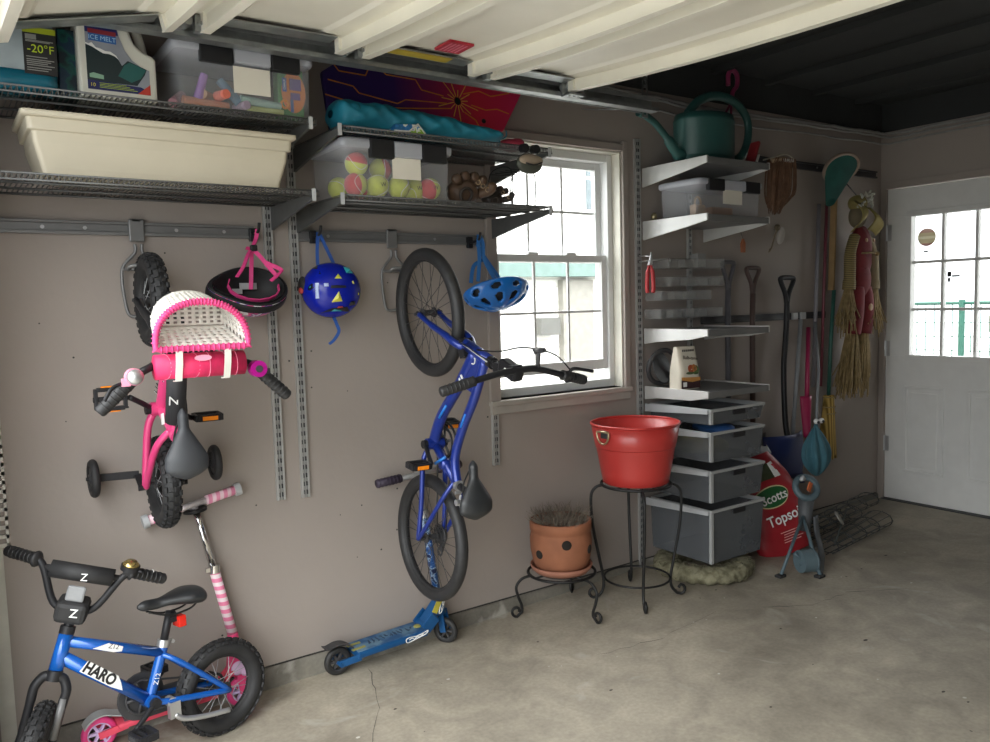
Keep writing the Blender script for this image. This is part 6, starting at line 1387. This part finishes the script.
for dx, dy in ((-.03, .01), (.03, .01), (0, -.03)): p.tube([(3.515, -.085, zs + .38), (3.50 + dx, -.075 + dy * .6, zs + .30), (3.352 + dx * .5, -.06 + dy * .4, zs + .004)], .0065, 7)
p.build('straps', pk_, hk_)
sc2 = thing('hand_scoop', 'red plastic scoop handle resting on the end of the top corner shelf', 'scoop', (3.385, -.33, zs))
p = MB(); p.bar((3.345, -.33, zs + .01), (3.405, -.32, zs + .12), .055, .020, up=(1, 0, -.5)); p.build('handle', mat('scoop_red', (.26, .025, .03), .4), sc2, bevel=.008)
p = MB(); p.bar((3.372, -.345, zs + .004), (3.395, -.345, zs + .055), .012, .006, up=(1, 0, -.5)); p.build('white_stripe', M_['wht_ink'], sc2)
storage_bin('storage_bin', 'smaller clear lidded bin with a label card on the second corner shelf', 2.935, 3.400, -.365, .26, 1.8005, .170, ((.12, .36), (.70, .93)), (.36, .66, .32, .72), 'clear bins with black latches')
tan = mat('toy_tan', (.45, .30, .18), .6, var=.2)
t = thing('padlock_toy', 'tan padlock shaped piece inside the smaller clear bin', 'toy', (3.02, -.28, 1.80))
p = MB(); p.bb(2.985, 3.055, -.30, -.26, 1.803, 1.855); p.build('body', tan, t, bevel=.006); p = MB(); p.tube([(3.0 + .0, -.28, 1.853)] + [(3.02 + .02 * math.cos(a), -.28, 1.87 + .022 * math.sin(a)) for a in [PI - PI * k / 10 for k in range(11)]] + [(3.04, -.28, 1.853)], .005, 8); p.build('shackle', tan, t)
p = MB(); p.bb(3.09, 3.24, -.31, -.20, 1.803, 1.846); tag(rebase(p.build('cardboard_box', mat('box_tan', (.36, .22, .14), .8), bevel=.003)), 'low tan carton lying inside the smaller clear bin', 'box')
p = MB(); p.ball((2.955, -.06, 1.82), (.016, .016, .020), 14, 10); tag(rebase(p.build('brass_knob', mat('brass_old', (.40, .34, .20), .35, .8))), 'little brass knob on the shelf between bin and wall track', 'knob')
# twine skein hung from a bracket over the shelf end
tw = thing('twine_skein', 'brown skein of twine hanging from the far end of the top corner shelf', 'twine', (3.56, -.33, 1.82))
p = MB(); r = random.Random(9)
for k in range(120):
    a = r.uniform(0, 2 * PI); q = r.random() ** .5; ox, oy = .085 * q * math.cos(a), .05 * q * math.sin(a); w = r.uniform(.85, 1.1); b = 1.835 + .06 * q * q * abs(math.cos(a)) + r.uniform(-.015, .02)
    p.tube(catmull([(3.58 + ox * 1.15 + .02, -.33 + oy, 2.105), (3.585 + ox * w * 1.4, -.33 + oy, 2.03), (3.575 + ox * w * 1.35, -.33 + oy, 1.93), (3.545 + ox * .7, -.33 + oy * .6, b)], 4), .0022, 4, smooth=False)
o = p.build('strands', mat('jute', (.16, .085, .05), .9, var=.35, scale=30), tw); o['kind'] = 'stuff'
p = MB(); p.tube(catmull([(3.37, -.39, 2.075), (3.47, -.38, 2.10), (3.60, -.35, 2.13), (3.70, -.33, 2.115), (3.71, -.32, 2.06), (3.66, -.32, 2.01)], 8), .004, 7); p.build('wire_hook', mat('wire_tan', (.40, .36, .28), .5), tw)
p = MB(); p.tube([(3.50, -.345, 2.09), (3.60, -.34, 2.108), (3.68, -.33, 2.10)], .012, 8); p.build('twist_tie', mat('tie_tan', (.35, .25, .16), .7), tw)
p = MB(); p.bb(3.585, 3.655, -.365, -.345, 2.092, 2.104); p.build('foil_tag', M_['wht_ink'], tw)
# stacked thin clear trays on the wall
trm = mat('tray_clear', (.40, .40, .39), .3, var=.1, alpha=.22); lab_ = mat('tray_tab', (.36, .36, .35), .5, alpha=.75)
for i, (z, x0, x1, lb_) in enumerate(((1.565, 2.985, 3.40, 'highest of the four thin clear trays on the wall'), (1.475, 3.0, 3.40, 'second from the top of the four thin clear trays'), (1.405, 2.935, 3.30, 'third from the top of the four thin clear trays'), (1.315, 2.925, 3.39, 'lowest of the four thin clear trays, just above the third shelf'))):
    t = thing('clear_tray', lb_, 'tray', ((x0 + x1) / 2, -.07, z), group='thin clear trays on the wall')
    p = MB(); p.bb(x0, x1, -.125, -.015, z, z + .004).bb(x0, x1, -.127, -.123, z, z + .048).bb(x0, x0 + .004, -.125, -.015, z, z + .048).bb(x1 - .004, x1, -.125, -.015, z, z + .048).bb(x0, x1, -.017, -.013, z, z + .048); p.build('tray', trm, t)
    for k in range(2 + i % 2):
        q = MB(); a = x0 + .10 + .095 * k + .03 * (i < 2); q.bb(a, a + .062, -.115, -.07, z + .005, z + (.075 if i == 0 and k else .042)); q.build('packet', lab_, t)
sec_ = thing('pruning_shears', 'red handled pruning shears hanging left of the clear trays', 'shears', (2.850, -.05, 1.47))
p = MB(); 
for dx in (-.016, .018):
    q = MB(); q.tube(catmull([(2.845 + dx * .5, -.135, 1.575), (2.845 + dx, -.135, 1.54), (2.845 + dx * 1.3, -.135, 1.47), (2.845 + dx * 1.0, -.135, 1.445)], 5), [.006] * 4 + [.010] * 11 + [.008], 8); q.build('handle', mat('shears_red', (.40, .02, .025), .4), sec_)
p = MB(); p.tube([(2.837, -.135, 1.575), (2.850, -.135, 1.60), (2.853, -.135, 1.64)], [.008, .009, .003], 8).ring((2.848, -.135, 1.59), .012, .003, 14, 6, (0, 1, 0)); p.build('blade', M_['alu'], sec_)
p = MB(); p.tube(catmull([(2.895, -.016, 1.60), (2.92, -.09, 1.605), (2.99, -.12, 1.61), (3.0, -.12, 1.598)], 5), .004, 7).tube([(2.895, -.016, 1.63), (2.87, -.06, 1.625), (2.847, -.135, 1.62)], .003, 6); tag(rebase(p.build('wire_hook', M_['alu'])), 'small wire hook on the tall track that holds the pruning shears', 'hook')
# bulb bag
bb_ = thing('garden_product_bag', 'white printed bag with a flower picture standing on the lowest corner shelf', 'bag', (3.0, -.24, .974))
Mg = Matrix.Translation(V((2.985, -.22, .975))) @ Matrix.Rotation(math.radians(-6), 4, 'Z')
kraft = mat('bag_white', (.62, .58, .48), .75, var=.08, bump=.15, bscale=20)
p = MB(Mg); p.grid(lambda u, v: ((lambda a, z: ((.064 - .006 * v) * max(-1, min(1, 1.25 * math.cos(a))) + .0, (.046 * (1 - .72 * max(0, v - .45) / .55)) * max(-1, min(1, 1.25 * math.sin(a))) , z))(2*PI*u, .205 * v)), 40, 14, cu=True); p.add([(.064 * max(-1, min(1, 1.25 * math.cos(2*PI*k/40))), .046 * max(-1, min(1, 1.25 * math.sin(2*PI*k/40))), .0) for k in range(40)], [tuple(range(40))]); p.build('bag_body', kraft, bb_, bevel=0)
def fp_(nm, poly, mm, lift=.001):
    p = MB(Mg); pts = [(x, -(.046 * (1 - .72 * max(0, z / .205 - .45) / .55)) - lift, z) for x, z in poly]
    p.add(pts, [tuple(range(len(pts)))], 0, False); p.build(nm, mm, bb_)
fp_('dark_band', [(-.060, .004), (.060, .004), (.060, .040), (.01, .034), (-.060, .046)], mat('band_plum', '#3a2024', .6)); fp_('orange_band', [(-.060, .046), (.01, .034), (.060, .040), (.060, .056), (-.060, .060)], mat('band_apricot', '#c08a48', .6), .0015)
for x, z, a, b, c in ((.002, .098, .020, .020, '#a8502e'), (.022, .102, .015, .018, '#b8743c'), (.036, .092, .014, .022, '#3f5a34'), (-.006, .078, .026, .007, '#4a5a3a'), (.030, .078, .018, .008, '#54683e')):
    fp_('flower_print', [(x + a * math.cos(2*PI*k/14), z + b * math.sin(2*PI*k/14)) for k in range(14)], mat('flower_ink', c, .6), .002 + .0005 * (x > .01))
o = text('lettering', 'Bulb-tone', .024, (.006, -.030, .150), (1, 0, -.1), (0, -1, .10), mat('ink_brown', '#3a3030', .7), bb_, world=False); o.data.transform(Matrix.Translation(V((0, -.006, 0)))); o.data.transform(ROOTM[bb_.name].inverted() @ Mg)
p = MB(Mg)
for k in range(6): p.box((-.03 + .013 * k, -.024, .186), (.008, .0015, .010))
p.build('top_print', mat('ink_grey', '#4a4644', .7), bb_)
p = MB(Mg); p.box((-.038, -.0475, .024), (.022, .002, .022)); p.build('price_sticker', M_['wht_ink'], bb_)
p = MB(); p.ring((2.975, -.085, 1.075), .085, .012, 36, 8, (.15, 1, .2)); p.cyl((2.975, -.078, 1.073), (2.976, -.082, 1.074), .08, 36); tag(rebase(p.build('dark_dish', M_['dgrey'])), 'dark round dish propped on the wall behind the white printed bag', 'dish')
# little hanging things above the tools
t = thing('orange_tag', 'small orange tag hanging below the second corner shelf', 'tag', (3.60, -.06, 1.66))
p = MB(); p.prism([(-.018, 0), (.018, 0), (.02, .05), (.006, .075), (-.006, .075), (-.02, .05)], .008, frame((3.61, -.045, 1.655), (1, 0, 0), (0, -1, 0)) if False else Matrix(((1,0,0,3.66),(0,0,-1,-.045),(0,1,0,1.655),(0,0,0,1)))); p.build('tag', mat('tag_rust', (.34, .10, .03), .6), t, bevel=.003)
p = MB(); p.tube([(3.66, -.045, 1.73), (3.665, -.02, 1.78)], .0015, 5); p.build('string', M_['dgrey'], t)
t = thing('dried_flower', 'pale papery flower on a twig hanging on the wall right of the corner shelves', 'dried flower', (3.97, -.05, 1.68))
p = MB(); p.ball((3.99, -.05, 1.755), (.028, .018, .052), 14, 10, Matrix.Rotation(.35, 3, 'Y')); p.build('petal', mat('petal_pale', (.42, .39, .36), .8, var=.1), t)
p = MB(); p.tube(catmull([(3.975, -.045, 1.80), (3.95, -.04, 1.76), (3.92, -.04, 1.69), (3.90, -.04, 1.665)], 5), .004, 6).tube([(3.905, -.04, 1.68), (3.88, -.05, 1.66)], .003, 5).ball((3.965, -.045, 1.80), .018, 10, 6); p.build('twig', mat('twig', (.18, .14, .09), .9), t)

# ---------------------------------------------------------------- long-handled tools on the wall
def grip_d(p, x, y, z, w=.055, h=.10, r=.011):
    p.tube(catmull([(x, y, z - h - .05), (x - w * .28, y, z - h * .8), (x - w, y, z - .02), (x - w * .85, y, z), (x + w * .85, y, z), (x + w, y, z - .02), (x + w * .28, y, z - h * .8), (x, y, z - h - .05)], 5), r, 9)
ironm = mat('shovel_steel', (.10, .10, .10), .5, .4, var=.2)
def spade(x, y, ztop, zbot, m, label, oval=False, blade=True):
    t = thing('shovel', label, 'shovel', (x, y, zbot), group='long-handled tools on the end of the wall')
    p = MB(); grip_d(p, x, y, ztop, .045 if oval else .052, .13 if oval else .105, .012); p.build('handle_grip', m, t)
    p = MB(); p.tube([(x, y, ztop - .14), (x - .005, y, ztop - .3), (x, y, zbot + .28)], .015, 10); p.build('shaft', m, t)
    if blade: p = MB(); p.grid(lambda u, v: (x - .10 + .20 * u * (1 - .0 * v) if v < .6 else x + (-.10 + .20 * u) * (1 - ((v - .6) / .4) ** 2), y - .02 * math.sin(PI * u) - .01, zbot + .30 * (1 - v)), 12, 10); p.build('blade', ironm, t, solid=.003)
spade(3.535, -.045, 1.60, .30, mat('grip_slate', (.09, .085, .095), .5), 'shovel with a long oval grey grip hanging behind the corner shelves', True)
spade(3.745, -.045, 1.57, .34, mat('grip_brown', (.075, .045, .038), .6), 'shovel with a brown wooden D grip hanging behind the corner shelves')
t = thing('snow_shovel', 'navy snow shovel with black bent shaft and D grip', 'shovel', (3.95, -.10, .38))
p = MB(); grip_d(p, 4.035, -.06, 1.515, .058, .115, .014); p.build('handle_grip', M_['blackgloss'], t)
p = MB(); p.tube(catmull([(4.035, -.06, 1.38), (4.02, -.065, 1.20), (3.985, -.075, 1.0), (3.965, -.10, .70), (3.95, -.135, .58)], 5), .016, 10); p.build('shaft', M_['blackgloss'], t)
nav = mat('navy_plastic', (.014, .026, .11), .5, var=.1)
p = MB(); p.grid(lambda u, v: (3.74 + .36 * u, -.125 - .06 * math.sin(PI * u) * v + .05 * (v - .5) ** 2 , .36 + .27 * v), 16, 10); p.build('blade', nav, t, solid=.006)
t = thing('snow_pusher', 'bright blue edged pusher blade leaning behind the pink shovel', 'shovel', (4.12, -.17, .30))
p = MB(); p.grid(lambda u, v: (3.99 + .09 * u + .11 * (1 - v), -.07 - .03 * math.sin(PI * u),   .31 + .27 * v), 10, 10); p.build('blade', mat('cobalt_plastic', (.010, .018, .10), .5), t, solid=.006)
p = MB(); p.tube([(4.06, -.08, .56), (4.19, -.045, 1.27)], .012, 8); p.build('shaft', mat('shaft_grey', (.25, .26, .27), .5), t)
t = thing('toy_shovel', 'pink toy shovel hanging blade down from the dark rail', 'shovel', (4.20, -.06, .62))
p = MB(); p.tube([(4.245, -.06, 1.22), (4.075, -.165, .81)], .013, 9); p.build('shaft', mat('magenta_plastic', (.32, .015, .075), .45), t)
p = MB(); p.grid(lambda u, v: (4.06 + (-.05 + .10 * u) * (1 - .75 * (1 - v) ** 1.5), -.165 - .03 * math.sin(PI * u),   .60 + .24 * v), 10, 10); p.build('blade', mat('magenta_plastic2', (.32, .015, .075), .45), t, solid=.005)
t = thing('folded_umbrella', 'teal cloth umbrella folded loosely beside the corn broom', 'umbrella', (4.27, -.12, .36))
um = mat('umbrella_teal', (.045, .14, .18), .7, var=.15)
p = MB(); p.grid(lambda u, v: (lambda a, r_: (3.955 + .015 * (1 - v) + r_ * math.cos(a), -.30 + r_ * .6 * math.sin(a),   .41 + .29 * v))(2 * PI * u, (.012 + .10 * math.sin(PI * min(1, v * 1.05)) ** .8 * (1 - .45 * v)) * (1 + .16 * math.sin(8 * 2 * PI * u + 3 * v))), 64, 20, cu=True); p.build('canopy', um, t)
p = MB(); p.tube([(3.96, -.30, .70), (4.18, -.17, .98), (4.31, -.06, 1.25)], .008, 8); p.build('pole', mat('pole_grey', (.22, .23, .24), .5), t)
for dx in (-.032, .014):
    q = MB(); q.ball((3.94 + dx, -.335, .725), .015, 12, 8); q.build('eye', M_['wht_ink'], t); q = MB(); q.ball((3.937 + dx, -.349, .722), .008, 10, 6); q.build('pupil', M_['blk_ink'], t)
t = thing('corn_broom', 'straw corn broom with a green handle hanging head down', 'broom', (4.43, -.07, .42))
p = MB(); p.tube([(4.52, -.05, 1.44), (4.48, -.055, 1.10), (4.455, -.06, .80)], .012, 9); p.build('handle', mat('broom_green', (.03, .11, .085), .5), t)
def brf(u, v): a = 2 * PI * u; w = .035 + .05 * v; return (4.45 - .015 * v + w * math.cos(a), -.065 + (.028 + .012 * v) * math.sin(a), .80 - .38 * v + .015 * math.sin(9 * a) * v)
brm = ramp_mat('broom_straw', [(0, '#6f5a28'), (.5, '#a98a45'), (1, '#c3a45c')], 'wave', 14, .9, axis=0)
p = MB(); p.grid(brf, 40, 10, cu=True); p.add([brf(k / 40, 1) for k in range(40)], [tuple(range(40))]); p.build('bristles', brm, t)
p = MB(); 
for z, k in ((.79, .036), (.73, .045), (.69, .05)): p.tube([(4.45 + k * math.cos(2*PI*j/24), -.065 + .034 * math.sin(2*PI*j/24), z) for j in range(24)], .004, 5, True)
p.build('stitching', mat('stitch', (.30, .22, .09), .7), t)
t = thing('butterfly_net', 'green mesh butterfly net hung rim up with a wooden pole', 'net', (4.53, -.07, 1.44))
p = MB(); p.bar((4.50, -.06, 2.03), (4.475, -.06, 1.44), .036, .016, up=(1, 0, 0)); p.build('wooden_pole', mat('pole_wood', (.28, .18, .08), .7, var=.2, scale=8), t)
cN = V((4.49, -.11, 2.16)); aN = V((-.17, -.88, -.36)).normalized()
p = MB(); p.ring(cN, .13, .010, 36, 8, aN, ry=.085); p.build('rim', mat('rim_tan', (.32, .24, .19), .6), t)
qn = V((0, 0, 1)).rotation_difference(aN).to_matrix()
p = MB(); p.grid(lambda u, v: cN + qn @ V((.125 * math.cos(2*PI*u) * (1 - .7 * v), .08 * math.sin(2*PI*u) * (1 - .7 * v), 0)) + V((-.06 * v, 0.03 * v, -.20 * v)), 36, 10, cu=True); p.build('mesh_bag', mat('net_green', (.015, .10, .085), .7, var=.2), t)
p = MB(); p.tube([(4.49, -.07, 2.07), (4.50, -.06, 1.98)], .014, 8); p.build('ferrule', mat('net_green2', (.02, .12, .10), .5), t)
for i, (x, m_, lb_, r_) in enumerate(((4.42, (.16, .035, .05), 'thin dark red pole hanging to the left of the wooden net pole', .009), (4.34, (.20, .19, .21), 'grey pole hanging left of the dark red pole', .012))):
    p = MB(); p.tube([(x + .02, -.05, 1.95 if i else 2.02), (x - .03, -.05, .86)], r_, 8); tag(rebase(p.build('tool_pole', mat('pole_paint', m_, .5))), lb_, 'pole', 'long poles on the end of the wall')
# scarecrow decoration
sc_d = thing('scarecrow', 'straw scarecrow decoration in red overalls hanging beside the end door', 'scarecrow', (4.70, -.11, .80))
strawm = ramp_mat('raffia', [(0, '#5c4c30'), (.5, '#836f4a'), (1, '#a4906a')], 'noise', 40, .9); redc = mat('overall_red', (.14, .014, .018), .8, var=.25, scale=10, bump=.3, bscale=12); ol = mat('hat_olive', (.26, .21, .07), .8, var=.2)
plaid = ramp_mat('plaid_cloth', [(0, '#4f4630'), (.5, '#6c5f3e'), (.55, '#9a8a5c'), (1, '#8a7848')], 'wave', 28, .8, axis=2)
X_, Y_ = 4.65, -.12
p = MB(); p.ball((X_ + .035, Y_, 1.66), (.085, .06, .17), 20, 14, fn=lambda d: 1 + .05 * math.sin(8 * d.x + 5 * d.z)).ball((X_ + .03, Y_, 1.50), (.085, .06, .12), 18, 10); p.build('torso', redc, sc_d)
p = MB(); p.ball((X_ + .0, Y_, 1.88), (.055, .05, .07), 18, 12); p.build('head', mat('burlap', (.16, .13, .08), .9, var=.2), sc_d)
p = MB(); p.grid(lambda u, v: (X_ - .045 - .06 * u + .02 * v, Y_ - .02 - .07 * math.sin(PI * v), 1.82 + .15 * v - .04 * u * (1 - v)), 8, 12); p.build('hat_flap', ol, sc_d, solid=.006)
p = MB(); p.grid(lambda u, v: (X_ + .025 + .09 * u, Y_ - .05 - .05 * math.sin(PI * v), 1.81 + .13 * v - .035 * u - .04 * (u - .5) ** 2), 8, 12); p.build('hat_flap', ol, sc_d, solid=.006)
p = MB(); p.ball((X_ + .0, Y_, 1.96), (.06, .055, .05), 16, 10); p.build('hat_crown', ol, sc_d)
fw_ = mat('flower_cream', (.42, .42, .36), .8); p = MB(); r = random.Random(6)
for k in range(26):
    c = V((X_ + r.uniform(-.08, .08), Y_ - .06 + r.uniform(-.02, .02), 1.97 + r.uniform(-.04, .06))); d = V((r.uniform(-1, 1), -1, r.uniform(-1, 1))).normalized(); p.ball(c, (.016, .007, .009), 8, 5, V((0, 1, 0)).rotation_difference(d).to_matrix())
o = p.build('hat_flowers', fw_, sc_d); o['kind'] = 'stuff'
for s_ in (-1, 1):
    q = MB(); e = [(X_ + .035 + s_ * .06, Y_, 1.76), (X_ + .03 + s_ * .12, Y_ - .01, 1.66), (X_ + .02 + s_ * .13, Y_ - .02, 1.52), (X_ + .015 + s_ * .135, Y_ - .02, 1.44)]; q.tube(catmull(e, 6), [.032] * 7 + [.034] * 7 + [.038] * 5, 12); q.build('sleeve', plaid if s_ < 0 else mat('sleeve_tan', (.24, .19, .11), .8), sc_d)
    p = MB(); r = random.Random(20 + s_)
    for k in range(60):
        a = r.uniform(0, 2 * PI); o0 = V((.026 * math.cos(a), .02 * math.sin(a), 0)); b = V(e[-1]) + o0; p.tube([b, b + o0 * .8 + V((-.01 + r.uniform(-.02, .02), 0, -.11)), b + o0 * 1.4 + V((-.02 + r.uniform(-.04, .04), r.uniform(-.02, .02), -r.uniform(.17, .30)))], .0035, 4, smooth=False)
    o = p.build('straw_hand', strawm, sc_d); o['kind'] = 'stuff'
    q = MB(); e2 = [(X_ + .03 + s_ * .04, Y_, 1.45), (X_ + .025 + s_ * .055, Y_ - .01, 1.32), (X_ + .01 + s_ * .06, Y_, 1.17)]; q.tube(catmull(e2, 6), [.05] * 7 + [.052] * 6, 12); q.build('trouser_leg', redc, sc_d)
    p = MB()
    for k in range(70):
        a = r.uniform(0, 2 * PI); o0 = V((.036 * math.cos(a), .03 * math.sin(a), 0)); b = V(e2[-1]) + o0; p.tube([b, b + o0 * .4 + V((-.015 + r.uniform(-.02, .02), 0, -.15)), b + o0 * .7 + V((-.05 + r.uniform(-.04, .04), r.uniform(-.02, .02), -r.uniform(.24, .40)))], .004, 4, smooth=False)
    o = p.build('straw_foot', strawm, sc_d); o['kind'] = 'stuff'
p = MB(); p.tube([(X_ - .05, Y_ - .062, 1.655), (X_ + .04, Y_ - .07, 1.66), (X_ + .125, Y_ - .055, 1.655)], .006, 6).ball((X_ + .12, Y_ - .06, 1.655), .014, 10, 6); p.build('belt_cord', strawm, sc_d)
for x, z in ((X_ - .005, 1.735), (X_ + .075, 1.735), (X_ + .06, 1.33)):
    q = MB(); q.ball((x, Y_ - .064, z), (.012, .006, .012), 10, 6) if z > 1.5 else q.ball((x + .0, Y_ - .058, z), (.022, .008, .022), 14, 8); q.build('button', mat('button_tan', (.34, .20, .11), .6), sc_d)
p = MB(); p.rod((X_ + .0, Y_, 2.0), (X_ + .0, -.022, 2.12), .003, 6); p.build('hanging_cord', M_['dgrey'], sc_d)
# strip nailed beside the door and small wall box
